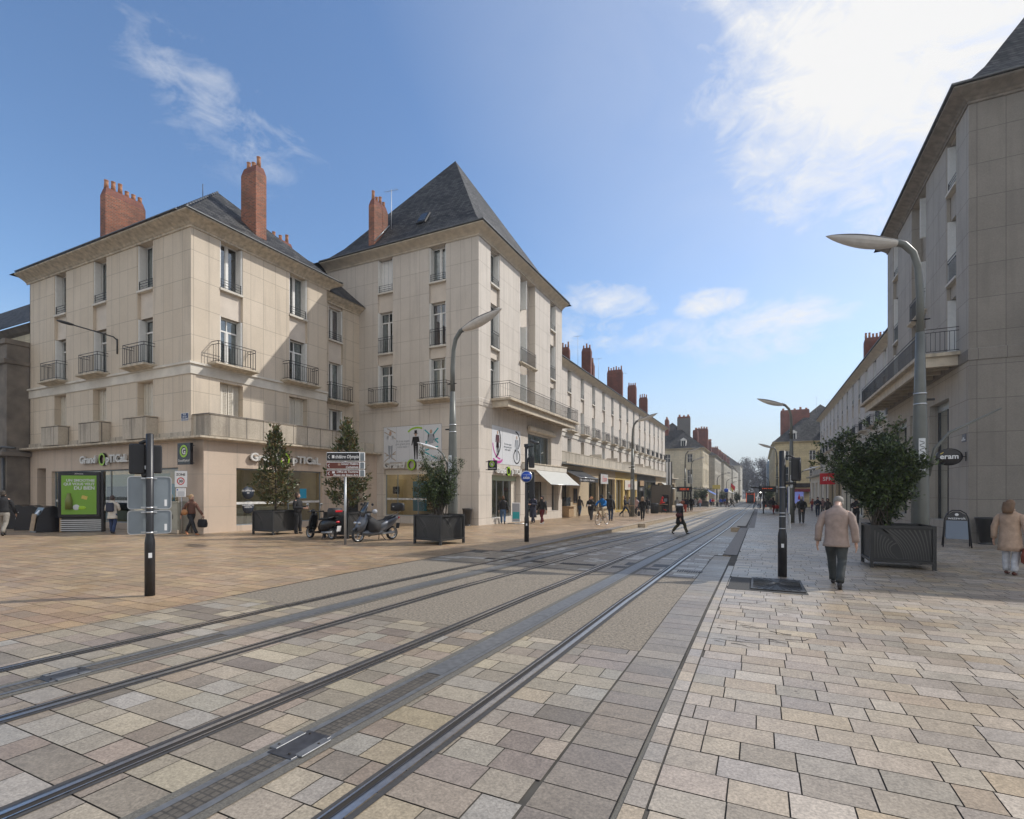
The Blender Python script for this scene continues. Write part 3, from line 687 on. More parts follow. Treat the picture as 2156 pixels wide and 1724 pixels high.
    if rail:
        mb = MB(); th = .012 if not far else .02
        if rail == 'low':
            for k in range(4): fbox(mb, fr, a0, a1, .04, .04+th*1.5, z0+.06+k*.12, z0+.06+k*.12+th*1.4, m_iron)
            for a in (a0+.07, a1-.09): fbox(mb, fr, a, a+th*1.5, .035, .065, z0, z0+.44, m_iron)
        else:
            railing(mb, fr, a0+.02, a1-.02, .02, .2, z0, .95, ends=False)
        mb.build('guard_rail', par)
def balcony(par, fr, a0, a1, dep, z, h=.95, far=False, th=.14):
    mb = MB(); F = FP(fr)
    fbox(mb, fr, a0-.15, a1+.15, -dep-.08, -.002, z-th*.55, z, m_corniceD)
    v = [F(a0-.15, -dep-.08, z-th*.55), F(a1+.15, -dep-.08, z-th*.55), F(a1, -.002, z-th*1.5), F(a0, -.002, z-th*1.5)]
    mb.face(v, m_corniceD); mb.face([F(a0-.15, -dep-.08, z-th*.55), F(a0, -.002, z-th*1.5), F(a0-.15, -.002, z-th*.55)], m_corniceD); mb.face([F(a1+.15, -dep-.08, z-th*.55), F(a1, -.002, z-th*1.5), F(a1+.15, -.002, z-th*.55)], m_corniceD)
    b = mb.build('balcony', par)
    mb = MB(); railing(mb, fr, a0, a1, -dep, -.01, z, h, far=far, step=.13 if not far else .17); mb.build('railing', b)
def offs(path, o):
    """offset an open axis-aligned path outwards (to the right of travel)"""
    res = []; n = len(path)
    for i, p in enumerate(path):
        ns = []
        if i > 0: d = Vector((p[0]-path[i-1][0], p[1]-path[i-1][1])).normalized(); ns.append(Vector((d.y, -d.x)))
        if i < n-1: d = Vector((path[i+1][0]-p[0], path[i+1][1]-p[1])).normalized(); ns.append(Vector((d.y, -d.x)))
        if len(ns) == 2: b = (ns[0]+ns[1]); b = b/(b.dot(ns[0])) if abs(b.dot(ns[0])) > 1e-6 else ns[0]
        else: b = ns[0]
        res.append((p[0]+b.x*o, p[1]+b.y*o))
    return res
def sweep(mb, path, prof, m, close_ends=True):
    """moulding: prof = (outward, z) points, path travels with the outside on its right"""
    rings = [[(*offs(path, o)[i], z) for o, z in prof] for i in range(len(path))]
    mb.loft(rings, m, close_ends, close_ends)
CORN = lambda z, o=.55: [(.0, z-.02), (.05, z-.02), (.06, z+.06), (.10, z+.08), (.16, z+.14), (.30, z+.22), (o, z+.34), (o+.03, z+.36), (o+.03, z+.42), (0, z+.44)]
def hip(mb, x0, x1, y0, y1, z0, rings, m, thin=True):
    """roof as inset rings: (insetX0, insetX1, insetY0, insetY1, z)"""
    rg = [[(x0, y0, z0), (x1, y0, z0), (x1, y1, z0), (x0, y1, z0)]]
    for a, b, c, d, z in rings: rg.append([(x0+a, y0+c, z), (x1-b, y0+c, z), (x1-b, y1-d, z), (x0+a, y1-d, z)])
    mb.loft(rg, m, True, True)
def chimney(par, x0, x1, y0, y1, z0, z1, pots, mt=None, name='chimney', along=None, pr=.11):
    mt = mt or m_brick; mb = MB()
    mb.box(x0, x1, y0, y1, z0, z1-.38, mt)
    mb.loft([[(x0+q, y0+q, z), (x1-q, y0+q, z), (x1-q, y1-q, z), (x0+q, y1-q, z)] for q, z in ((0.002, z1-.38), (.04, z1-.22), (.07, z1-.1), (.10, z1))], m_brickD)
    lx, ly = x1-x0, y1-y0; along = along or ('x' if lx > ly else 'y')
    for i in range(pots):
        t = (i+.5)/pots; px = x0+lx*t if along == 'x' else (x0+x1)/2; py = y0+ly*t if along == 'y' else (y0+y1)/2
        hh = rnd.choice([.32, .5, .42, .55]); 
        mb.lathe([(pr, z1), (pr*.82, z1+hh*.7), (pr*.85, z1+hh-.03), (pr*.95, z1+hh-.02), (pr*.95, z1+hh), (pr*.7, z1+hh), (pr*.7, z1+hh-.1)], m_pot, (px, py, -.01), 12, True)
    o = mb.build(name, par); return o
def antenna(par, x, y, z, h=1.4, ry=0):
    mb = MB(); mb.tube([(x, y, z), (x, y, z+h)], .018, m_galv, 5)
    mb.tube([(x-.45, y-.1, z+h-.1), (x+.45, y+.1, z+h-.05)], .012, m_galv, 4)
    for i in range(6):
        t = -.4+i*.16; mb.tube([(x+t, y+t*.2-.18, z+h-.08+t*.05), (x+t, y+t*.2+.18, z+h-.08+t*.05)], .007, m_galv, 4)
    mb.build('antenna', par)

# ================================================================== left corner building
A = thing('corner_building', 'cream stone corner building with two tall brick chimneys and an optician below', 'building', (0, 0, 0))
YA, XA = 13.76, -21.95
fl, fr_ = ('mY', YA), ('pX', XA)
ZT = 13.1
mb = MB()
opsL, opsR = [], []
WL = [(-33.42, -32.25), (-29.68, -28.48), (-25.9, -24.7)]
for a, b in WL:
    opsL += [(a, b, 7.3, ZT, .14, 'r'), (a, b, 10.96, ZT-.001, .42, 'h'), (a, b, 7.3, 9.68, .42, 'h'), (a, b, 5.02, 6.74, .42, 'h')]
opsL += [(-33.7, -22.84, .22, 2.76, .3, 'h'), (-35.25, -34.3, 0.02, 2.95, .45, 'h')]
facade(mb, fl, -36.05, -21.1, -.6, 3.9, opsL, m_shopwall)
facade(mb, fl, -36.05, XA, 3.9, 13.12, opsL, m_stone)
WR = [(15.07, 16.21), (18.86, 20.03)]
for a, b in WR:
    opsR += [(a, b, 7.3, ZT, .14, 'r'), (a, b, 10.94, ZT-.001, .42, 'h'), (a, b, 7.3, 9.68, .42, 'h'), (a, b, 5.02, 6.66, .42, 'h')]
facade(mb, fr_, YA, 21.4, 3.9, 13.12, opsR, m_stone)
facade(mb, ('pX', -21.1), YA, 24.6, -.6, 3.9, [(15.26, 20.26, .17, 2.76, .3, 'h'), (22.2, 23.3, 0.0, 2.5, .3, 'h')], m_shopwall)
mb.face([(XA, YA, 3.9), (-21.1, YA, 3.9), (-21.1, 24.6, 3.9), (-22.6, 24.6, 3.9), (-22.6, 21.4, 3.9)], m_parapet)
mb.face([(XA, 21.4, 3.9), (XA, 21.4, 13.3), (-24, 21.4, 13.3), (-24, 21.4, 3.9)], m_stone)
mb.box(-36.05, -36.0, YA, 21.4, -.6, 13.1, m_darkrender); mb.box(-36.0, -24.0, 21.35, 21.4, -.6, 13.1, m_stone)
mb.build('wall', A)
mb = MB(); mb.box(-35.9, -23.2, 15.0, 21.3, 3.95, 13.0, m_dark); mb.box(-35.9, -23.0, 14.9, 15.0, 4.1, 13.0, m_curt2 if 0 else m_dark)
mb.build('interior', A)
# windows
for i, (a, b) in enumerate(WL):
    window(A, fl, a, b, 10.96, 13.1, .36, cur=1, rail='low'); window(A, fl, a, b, 7.32, 9.68, .36, cur=1, sill=False)
    window(A, fl, a, b, 5.05, 6.74, .38, kind='shutter')
    balcony(A, fl, a-.28, b+.28-.1, .48, 7.40)
for i, (a, b) in enumerate(WR):
    window(A, fr_, a, b, 10.94, 13.1, .36, cur=1 if i else 0, rail='low'); window(A, fr_, a, b, 7.32, 9.68, .36, cur=3 if i == 0 else 1, sill=False)
    window(A, fr_, a, b, 5.05, 6.66, .38, kind='shutter')
    balcony(A, fr_, a-.42, b+.30, .5, 7.40)
mb = MB(); sweep(mb, [(-36.3, YA), (XA, YA), (XA, 21.4)], [(.001, 6.76), (.05, 6.78), (.05, 7.18), (.13, 7.2), (.13, 7.29), (.001, 7.3)], m_band); mb.build('string_course', A)
mb = MB(); sweep(mb, [(-36.3, 19), (-36.3, YA), (XA, YA), (XA, 21.55), (-23, 21.55)][1:], CORN(13.08), m_corniceD); sweep(mb, [(-36.05, YA+.01), (-36.05, YA), (XA, YA)][1:], [(.59, 13.52), (.66, 13.52), (.66, 13.56), (.59, 13.56)], m_zinc)
sweep(mb, [(XA, YA-.6), (XA, 22.0)], [(.59, 13.50), (.66, 13.50), (.66, 13.545), (.59, 13.545)], m_zinc); mb.build('cornice', A)
mb = MB()
hip(mb, -36.8, -21.32, 13.15, 22.0, 13.5, [(.5, .5, .5, .5, 13.82), (4.4, 4.45, 4.42, 4.42, 17.5)], m_slate)
i = 0
for k in range(31):   # ridge tiles
    x = -32.3+k*.2
    mb.tube([(x, 17.57, 17.48), (x+.17, 17.57, 17.5)], [.06, .08], m_slate, 6)
for k in range(14):
    t0 = k/14; mb.tube([(-25.77+4.4*t0, 17.57-4.4*t0, 17.5-4*t0+.02), (-25.77+4.4*(t0+.05), 17.57-4.4*(t0+.05), 17.5-4*(t0+.05)+.02)], .05, m_zinc, 5)
rf = mb.build('roof', A)
chimney(rf, -30.6, -30.1, 14.5, 16.4, 12.9, 17.35, 6, along='y'); chimney(rf, -23.5, -22.4, 17.25, 17.85, 13.2, 17.95, 3)
mb = MB(); mb.tube([(-30.08, 14.35, 13.66), (-30.08, 16.5, 15.5)], .04, m_flash, 4); mb.tube([(-23.5, 17.2, 14.95), (-22.36, 17.2, 13.95)], .04, m_flash, 4); mb.tube([(-26.9, 17.5, 17.5), (-26.9, 17.5, 18.2)], .02, m_zinc, 5); mb.build('flashing', rf)
# terrace parapet, canopy, planter boxes under the first floor
mb = MB(); sweep(mb, [(-21.95, YA+.08), (-20.85, YA+.08), (-20.85, 21.4)], [(0, 4.08), (0, 4.96), (.03, 4.97), (.03, 5.03), (-.14, 5.03), (-.14, 4.08)], m_parapet)
sweep(mb, [(-20.85, 21.4), (-21.3, 21.4), (-21.3, 24.58)], [(0, 4.02), (0, 4.62), (-.14, 4.62), (-.14, 4.02)], m_parapet)
sweep(mb, [(-36.05, YA), (-21.95, YA)], [(.001, 4.06), (.06, 4.06), (.05, 4.28), (.001, 4.3)], m_parapet)
mb.build('terrace_parapet', A)
for a, b in ((-26.12, -24.3), (-29.9, -28.1), (-33.55, -31.85)):
    mb = MB(); fbox(mb, fl, a, b, -.5, -.002, 4.065, 5.02, m_parapet); fbox(mb, fl, a-.02, b+.02, -.52, -.002, 5.02, 5.06, m_corniceD); mb.build('stone_balcony', A)
mb = MB(); sweep(mb, [(-37.2, YA), (-21.1, YA), (-21.1, 24.55)], [(.001, 3.90), (.42, 3.93), (.45, 3.95), (.45, 4.03), (.001, 4.06)], m_corniceD); mb.build('canopy', A)
# shop
def shopwin(par, fr, a0, a1, z0, z1, d, mull, fm=m_plateback, band=True, tr=None):
    F = FP(fr); mb = MB()
    fbox(mb, fr, a0, a1, d-.01, d+.05, z1-.06, z1, fm); fbox(mb, fr, a0, a1, d-.01, d+.05, z0, z0+.05, fm)
    for a in [a0+.02]+list(mull)+[a1-.02]: fbox(mb, fr, a-.02, a+.02, d-.01, d+.05, z0+.05, z1-.06, fm)
    w = mb.build('shop_window', par)
    mb = MB(); mb.face([F(a0, d+.02, z0), F(a1, d+.02, z0), F(a1, d+.02, z1), F(a0, d+.02, z1)], m_glass)
    if band: fbox(mb, fr, a0+.02, a1-.02, d+.012, d+.016, z0+.95, z0+1.06, m_curt)
    mb.build('pane', w); return w
def room(par, x0, x1, y0, y1, z0, z1, wall=m_room):
    mb = MB()
    mb.face([(x0, y0, z0), (x1, y0, z0), (x1, y1, z0), (x0, y1, z0)], m_lino); mb.face([(x0, y0, z1), (x1, y0, z1), (x1, y1, z1), (x0, y1, z1)], m_cream)
    mb.face([(x0, y0, z0), (x0, y1, z0), (x0, y1, z1), (x0, y0, z1)], wall); mb.face([(x1, y0, z0), (x1, y1, z0), (x1, y1, z1), (x1, y0, z1)], wall)
    mb.face([(x0, y1, z0), (x1, y1, z0), (x1, y1, z1), (x0, y1, z1)], wall); return mb
rm = MB()
mb = room(A, -33.9, -22.9, 14.1, 20.9, .1, 3.2)
for k in range(5): mb.box(-33+k*2.1, -31.6+k*2.1, 20.2, 20.85, .1, 2.2, m_shelf); 
for k in range(6): mb.box(-21.9-1.3, -21.5-1.2, 15.4+k*.8, 16.0+k*.8, .12, .9, m_white)
mb.box(-24.9, -24.6, 15.2, 20.5, .1, 2.7, m_cream); mb.box(-33.6, -27.6, 14.5, 14.52, .25, 2.55, m_frost); mb.box(-26.6, -24.7, 14.5, 14.52, .25, 2.55, m_frost)
for k in range(5): mb.box(-32.5+k*2, -31.9+k*2, 15.5, 19.5, 3.1, 3.14, m_warm)  # strips added to lift the dark room behind the glass

mb.box(-31.5, -28.5, 15.4, 15.8, .12, .75, m_white, .02); mb.box(-22.7, -22.3, 17.2, 18.4, .3, .95, m_white, .02)
mb.build('shop_interior', A)
mb = MB(); mb.box(-22.9, -21.45, 15.2, 15.24, .1, 3.1, m_room); mb.box(-22.9, -21.45, 20.36, 20.4, .1, 3.1, m_room); mb.face([(-22.9, 15.2, .1), (-21.4, 15.2, .1), (-21.4, 20.4, .1), (-22.9, 20.4, .1)], m_lino); mb.face([(-22.9, 15.2, 3.1), (-21.4, 15.2, 3.1), (-21.4, 20.4, 3.1), (-22.9, 20.4, 3.1)], m_cream)
mb.box(-35.3, -34.2, 14.22, 14.3, 0, 3, m_dark); mb.box(-22.0, -21.42, 22.1, 23.4, 0, 2.55, m_dark); mb.box(-22.8, -21.6, 15.6, 15.8, 3.0, 3.04, m_warm); mb.box(-22.8, -21.6, 18.6, 18.9, 3.0, 3.04, m_warm); mb.build('display_floor', A)  # door backings, and warm strips added to brighten the display
shopwin(A, fl, -33.7, -22.84, .22, 2.76, .16, (-31.2, -28.4, -25.6)); shopwin(A, ('pX', -21.1), 15.26, 20.26, .17, 2.76, .16, (18.2,))
def poster(par, fr, a0, a1, z0, z1, d, base, fn=None, name='poster'):
    mb = MB(); fbox(mb, fr, a0, a1, d, d+.006, z0, z1, base); o = mb.build(name, par)
    if fn: fn(o)
    return o
m_cyan = M('cyan_print', (.02, .30, .48), .5); m_navy = M('navy_print', (.02, .03, .05), .5); m_gold = M('gold_print', (.55, .42, .1), .5); m_pale = M('pale_print', (.55, .58, .58), .5)
po = poster(A, fl, -24.5, -23.4, .55, 2.05, .20, m_cyan); text('lettering', '30', .45, m_gold, (-24.2, YA+.195, 1.55), (1, 0, 0), (0, -1, 0), po)
mb = MB(); mb.obox((-23.9, YA+.197, 1.0), (.35, 0, .12), (0, .003, 0), (-.12, 0, .3), m_navy); mb.ball((-23.7, YA+.19, 1.45), (.22, .004, .16), m_gold); mb.build('print', po)
po = poster(A, fl, -28.9, -26.9, .8, 1.95, .22, m_navy); text('lettering', 'GrandOptical', .26, m_letter, (-28.7, YA+.215, 1.3), (1, 0, 0), (0, -1, 0), po)
poster(A, fl, -29.2, -27.0, .35, .78, .23, m_pale)
po = poster(A, ('pX', -21.1), 18.93, 19.35, 1.35, 1.85, .17, m_cyan)
for zc, tx, mt in ((2.0-.35, '3O', m_gold), (.98, 'OFFERTES', m_green)):
    mb = MB(); mb.lathe([(.30, 0), (.30, .006)], m_navy, (-21.28, 15.98, zc), 20, axis='x'); o = mb.build('sticker', A)
    text('lettering', ('LE GRAND JEU\n' if zc > 1.3 else 'VOS LUNETTES\n')+tx, .09 if zc < 1.3 else .1, m_whitep, (-21.268, 15.98, zc+.06), (0, 1, 0), (1, 0, 0), o, align='CENTER')

def optician_sign(name, label, fr, a, z, h, group, Rr=None):
    """fascia letters: Grand + green ring + ptical"""
    k, c = fr; right, nrm = ((1, 0, 0), (0, -1, 0)) if k == 'mY' else ((0, 1, 0), (1, 0, 0))
    t = thing(name, label, 'shop sign', (0, 0, 0), group=group); F = FP(fr); S = h
    def tx(s, a0, sx, nm='letters'): text(nm, s, S*1.40, m_letter, F(a0, -.13, z), right, nrm, t, ext=.05, bold=.016, sx=sx)
    k_ = S/.36; gw = 1.44*k_; tx('Grand', a, 1.14)
    mb = MB(); cx = a+gw+.48*k_; cz = z+S*.45; seg = 28
    ro, ri = S*.86, S*.60
    def P2(ang, r, d):
        return F(cx+math.cos(ang)*r*.9, d, cz+math.sin(ang)*r)
    for i in range(seg):
        a0, a1 = 2*PI*i/seg, 2*PI*(i+1)/seg
        mb.face([P2(a0, ri, -.13), P2(a0, ro, -.13), P2(a1, ro, -.13), P2(a1, ri, -.13)], m_green)
        mb.face([P2(a0, ro, -.13), P2(a0, ro, -.02), P2(a1, ro, -.02), P2(a1, ro, -.13)], m_signblack)
        mb.face([P2(a0, ri, -.13), P2(a0, ri, -.02), P2(a1, ri, -.02), P2(a1, ri, -.13)], m_signblack)
    mb.build('ring', t)
    tx('pTICaL', a+gw+.90*k_, 1.19)
    mb = MB(); fbox(mb, fr, a+.05, a+gw*.95, -.06, -.03, z+.02, z+S*.5, m_signblack); fbox(mb, fr, a+gw+.85*k_, a+gw+2.4*k_, -.06, -.03, z+.02, z+S*.5, m_signblack); mb.build('backing', t)
    return t
optician_sign('shop_sign', 'raised optician lettering on the pinkish wall above the advertising panel', fl, -30.55, 3.10, .36, 'optician fascia signs')
optician_sign('shop_sign', 'raised optician lettering partly behind the first magnolia tree', ('pX', -21.1), 15.85, 3.13, .36, 'optician fascia signs')
def blade_sign(label, c, w, h, right, nrm, arm, txt=.2):
    t = thing('projecting_sign', label, 'shop sign', c)
    r = Vector(right); n = Vector(nrm); mb = MB()
    mb.obox((0, 0, 0), r*w/2, n*.06, (0, 0, h/2), m_signblack); mb.build('panel', t)
    mb = MB(); sg = 28
    for i in range(sg):
        a0, a1 = 2*PI*i/sg, 2*PI*(i+1)/sg
        f = lambda a, q: tuple(r*(math.cos(a)*q*h)+Vector((0, 0, math.sin(a)*q*h+.12*h))+n*.066)
        mb.face([f(a0, .2), f(a0, .29), f(a1, .29), f(a1, .2)], m_green)
    mb.build('ring', t)
    text('letter', 'G', h*.38, m_letter, tuple(n*.064+Vector((0, 0, .12*h-.135*h))), right, nrm, t, align='CENTER', bold=.012)
    text('lettering', 'GrandOptical', h*.155, m_letter, tuple(n*.064+Vector((0, 0, -.36*h))), right, nrm, t, align='CENTER', bold=.001)
    mb = MB(); a = Vector(arm)
    for z in (h*.38, -h*.44): mb.tube([tuple(r*0+Vector((0, 0, z))+a*(w/2)), tuple(a*(w/2+.16)+Vector((0, 0, z)))], .022, m_iron, 6)
    mb.build('bracket', t)
blade_sign('black square blade sign with green ring and white G above the speed limit sign', (-21.6, 13.3, 3.28), .86, .90, (1, 0, 0), (0, -1, 0), (1, 0, 0))
t = thing('street_name_plate', 'small blue street name plate on cream wall above the corner shop sign', 'sign', (-22.35, YA-.012, 4.93))
mb = MB(); mb.box(-.25, .25, -.008, 0, -.17, .17, m_whitep); mb.box(-.235, .235, -.011, -.004, -.155, .155, M('enamel_blue', (.03, .05, .13), .4)); mb.build('plate', t)
text('lettering', 'RUE\nDE LA\nSCELLERIE', .1, m_whitep, (0, -.012, .07), (1, 0, 0), (0, -1, 0), t, align='CENTER')
t = thing('wall_lamp', 'dark grey street lamp on an arm fixed to the front wall of the corner building', 'street lamp', (-27.5, YA-.03, 8.6))
mb = MB(); mb.tube([(0, 0, -.35), (0, 0, .35)], .035, m_anth, 8); mb.tube([(0, 0, .3), (-.12, -.1, .45), (-1.6, -1.05, .95)], .03, m_anth, 8); mb.build('arm', t)
mb = MB()
mb.loft([[(-1.5-k*.75*.83+(math.sin(a)*.16*q)*.55, -1.0-k*.75*.55-(math.sin(a)*.16*q)*.83, .93+.18*k+math.cos(a)*.07*q) for a in [2*PI*i/12 for i in range(12)]] for k, q in ((0, .2), (.15, .7), (.4, 1), (.75, .95), (.95, .6), (1.05, .15))], m_anth, smooth=True); h = mb.build('lamp_head', t)

# link building (recessed), with lower roof
Lb = thing('link_building', 'narrow set back cream stone building between the corner building and the tower', 'building')
fk = ('pX', -22.5); mb = MB()
facade(mb, fk, 21.4, 24.6, 3.9, 12.75, [(22.08, 23.2, 7.0, 12.72, .12, 'r'), (22.08, 23.2, 10.6, 12.5, .4, 'h'), (22.08, 23.2, 6.98, 9.3, .4, 'h'), (22.1, 23.18, 4.65, 6.52, .4, 'h')], m_stone)
mb.build('wall', Lb)
mb = MB(); mb.box(-24.6, -23.4, 21.5, 24.5, 3.95, 12.7, m_dark); mb.build('interior', Lb)
window(Lb, fk, 22.08, 23.2, 10.6, 12.5, .34, cur=2, rail='low'); window(Lb, fk, 22.08, 23.2, 7.02, 9.3, .34, cur=1, sill=False); window(Lb, fk, 22.1, 23.18, 4.65, 6.52, .34, cur=0)
balcony(Lb, fk, 21.75, 23.5, .5, 7.0)
mb = MB(); sweep(mb, [(-22.5, 21.42), (-22.5, 24.58)], CORN(12.66, .45), m_corniceD); mb.build('cornice', Lb)
mb = MB(); mb.loft([[(-21.95, 21.35, 13.05), (-21.95, 24.95, 13.05), (-22.4, 24.95, 13.3), (-22.4, 21.35, 13.3)], [(-26.2, 21.35, 16.6), (-26.2, 26.5, 16.6), (-26.3, 26.5, 16.4), (-26.3, 21.35, 16.4)]], m_slate)
rf = mb.build('roof', Lb); chimney(rf, -26.2, -25.6, 20.9, 22.3, 14, 16.75, 3, along='y')

# ================================================================== the two towers
def tower(side, name, label):
    """side -1: left of the street, +1: right"""
    B = thing(name, label, 'building')
    if side < 0: x0, x1, xs = -25.25, -13.95, -13.95; fs = ('pX', xs)
    else: x0, x1, xs = 6.87, 18.2, 6.87; fs = ('mX', xs)
    y0, y1 = (24.6, 37.8) if side < 0 else (24.1, 37.3)
    dy = 0 if side < 0 else -.55
    ff = ('mY', y0); H = 15.86; mb = MB(); opsF, opsS = [], []
    wins = [(-21.03, -19.87), (-17.24, -16.08)] if side < 0 else [(9.0, 10.16), (12.9, 14.06)]
    for a, b in wins: opsF += [(a, b, 7.0, H, .14, 'r'), (a, b, 13.78, H-.02, .42, 'h'), (a, b, 10.08, 12.63, .42, 'h'), (a, b, 6.95, 9.4, .42, 'h')]
    if side < 0: opsF += [(-20.58, -16.37, .25, 3.04, .35, 'h'), (-20.58, -16.37, 3.04, 5.6, .04, 'r')]
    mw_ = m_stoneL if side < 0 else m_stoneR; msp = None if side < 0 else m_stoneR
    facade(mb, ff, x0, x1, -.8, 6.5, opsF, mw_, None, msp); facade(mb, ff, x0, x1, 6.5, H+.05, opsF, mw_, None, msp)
    S = [(26.0+dy, 27.14+dy), (30.01+dy, 32.47+dy), (35.3+dy, 36.45+dy)]
    for k, (a, b) in enumerate(S):
        if k == 1: opsS += [(a, b, 7.0, H, .45, 'r')]; a, b = a+.05, a+1.15
        else: opsS += [(a, b, 7.0, H, .14, 'r')]
        dd = .42 if k != 1 else .75
        opsS += [(a, b, 13.75, H-.1, dd, 'h'), (a, b, 10.1, 12.7, dd, 'h'), (a, b, 7.0, 9.5, dd, 'h')]
    if side < 0: opsS += [(26.14, 30.09, .12, 2.68, .45, 'h'), (26.14, 30.09, 3.33, 5.58, .05, 'r'), (31.26, 35.51, 3.62, 5.64, .4, 'h'), (31.0, 34.6, .02, 2.4, .6, 'h'), (35.6, 37.0, .25, 2.4, .5, 'h')]
    else: opsS += [(26.3, 28.9, .5, 5.5, .45, 'h'), (29.6, 32.2, .5, 5.5, .45, 'h'), (32.9, 36.6, .5, 5.5, .45, 'h')]
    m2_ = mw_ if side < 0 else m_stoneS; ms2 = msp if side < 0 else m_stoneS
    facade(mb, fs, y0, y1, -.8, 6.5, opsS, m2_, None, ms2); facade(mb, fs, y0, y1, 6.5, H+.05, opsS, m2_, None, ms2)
    xb = x0 if side < 0 else x1
    mb.face([(xb, y0, -.8), (xb, y1, -.8), (xb, y1, H), (xb, y0, H)], m_stoneL); mb.face([(x0, y1, -.8), (x1, y1, -.8), (x1, y1, H), (x0, y1, H)], m_stoneL)
    mb.build('wall', B)
    mb = MB(); mb.box(x0+1.3, x1-1.3, y0+1.2, y1-.3, 6.3, H-.1, m_dark)
    mb.build('interior', B)
    for i, (a, b) in enumerate(wins):
        window(B, ff, a, b, 13.8, H-.04, .36, kind='blind' if i == 0 else 'case', cur=1, rail='low'); window(B, ff, a, b, 10.1, 12.62, .36, cur=1 if i == 0 else 2, rail='high'); window(B, ff, a, b, 7.0, 9.4, .36, cur=1, sill=False)
        balcony(B, ff, a-.32, b+.32, .5, 6.98)
    for k, (a, b) in enumerate(S):
        d = .36
        if k == 1: a, b, d = a+.05, a+1.15, .7
        window(B, fs, a, b, 13.78, H-.12, d, cur=1, rail='low' if k != 1 else None, sill=(k != 1)); window(B, fs, a, b, 10.12, 12.7, d, cur=1, rail='high' if k != 1 else None, sill=(k != 1)); window(B, fs, a, b, 7.02, 9.5, d, cur=1, sill=False)
        if k == 1: balcony(B, fs, S[1][0]+.05, S[1][1]-.05, .1, 10.1); balcony(B, fs, S[1][0]+.05, S[1][0]+1.3, -.3, 13.75, .5) if 0 else None
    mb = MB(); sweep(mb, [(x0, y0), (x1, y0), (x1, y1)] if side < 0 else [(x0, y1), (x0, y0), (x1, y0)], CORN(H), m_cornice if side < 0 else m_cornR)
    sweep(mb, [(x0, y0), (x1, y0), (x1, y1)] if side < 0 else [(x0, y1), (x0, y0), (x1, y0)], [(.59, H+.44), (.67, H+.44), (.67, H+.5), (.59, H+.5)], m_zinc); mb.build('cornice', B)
    mb = MB(); sweep(mb, [(x0, y0), (x1, y0), (x1, y1)] if side < 0 else [(x0, y1), (x0, y0), (x1, y0)], [(.001, 6.5), (.03, 6.5), (.03, 6.9), (.001, 6.93)], mw_); mb.build('string_course', B)
    # long balcony on its corbel slab
    ya, yb = (26.0, 38.3) if side < 0 else (24.95, 38.2)
    mb = MB(); fbox(mb, fs, ya, yb, -1.28, -.002, 6.93, 7.06, m_corniceD); fbox(mb, fs, ya+.15, yb-.4, -1.0, -.002, 6.5, 6.93, m_cornice) if 0 else None
    v = 7
    fbox(mb, fs, ya+.12, ya+.3, -.95, -.04, 6.55, 6.93, m_cornice)
    nrib = 12
    for i in range(1, nrib+1):
        y = ya+.12+(yb-ya-.7)*i/nrib; fbox(mb, fs, y, y+.16, -.9, -.04, 6.62, 6.93, m_cornice)
    fbox(mb, fs, ya+.12, yb-.4, -1.06, -.95, 6.55, 6.93, m_cornice)
    bl = mb.build('long_balcony', B)
    mb = MB(); railing(mb, fs, ya+.12, yb-.1, -1.18, -.01, 7.06, .95, step=.14); mb.build('railing', bl)
    # roof
    mb = MB(); ex0, ex1, ey0, ey1 = x0-.6, x1+.6, y0-.6, y1+.6; hw = (ex1-ex0)/2; hd = (ey1-ey0)/2
    hip(mb, ex0, ex1, ey0, ey1, H+.46, [(.55, .55, .55, .55, H+.80), (1.3, 1.3, 1.45, 1.45, H+1.75), (hw-.03, hw-.03, hd-.03, hd-.03, 25.3)], m_slate)
    rf = mb.build('roof', B)
    return B, rf
TL, rf = tower(-1, 'tower_building', 'five storey pale stone tower with pyramid slate roof left of the tram street')
chimney(rf, -22.05, -21.6, 24.95, 26.25, 15.5, 20.0, 4, along='y'); chimney(rf, -21.9, -21.5, 33.6, 35.2, 18, 21.3, 3, along='y'); antenna(rf, -21.2, 26.1, 18, 3.0)
mb = MB(); c = Vector((-18.65, 26.0, 18.55)); mb.obox(c, (.33, 0, 0), (0, .28, .42), (0, -.04, .03), m_anth); mb.obox(c+Vector((0, -.03, .03)), (.26, 0, 0), (0, .22, .33), (0, -.02, .014), m_glassdk); mb.build('skylight', rf)
mb = MB()   # antenna line and extra flashing
mb.tube([(-21.56, 24.95, 17.3), (-21.56, 26.35, 18.9)], .035, m_flash, 4); mb.build('flashing', rf)
TRb, rf = tower(1, 'tower_building', 'grey shaded five storey stone tower with slate roof at the right edge of the square')
# shops in the left tower
mb = room(TL, -20.7, -16.3, 24.98, 29.5, .15, 3.6)
for k in range(3):
    for j in range(6): mb.box(-20.6+k*1.5, -19.3+k*1.5, 29.1, 29.45, .5+j*.38, .53+j*.38, m_white)
    mb.box(-20.6+k*1.5, -19.3+k*1.5, 29.42, 29.48, .4, 2.8, m_shelf)
mb.box(-20.5, -16.5, 26.0, 26.3, 3.2, 3.26, m_warm); mb.box(-20.5, -16.5, 29.2, 29.4, 3.0, 3.1, m_warm)
mb.build('shop_interior', TL)
mb = MB(); mb.box(-18.3, -16.2, 29.5, 33, 0.1, 3.2, m_room); mb.box(-15.1, -14.9, 25.9, 30.3, .05, 3, m_room); mb.box(-14.9, -14.3, 29.4, 30.1, .1, 2.7, m_cream); mb.box(-14.86, -14.35, 26.2, 27.1, .1, 2.7, m_cream); mb.box(-15.2, -14.95, 27.4, 28.6, .3, 2.3, m_dark)
mb.box(-15.6, -15.4, 30.9, 37.2, 0, 5.7, m_dark); mb.build('shop_lining', TL)
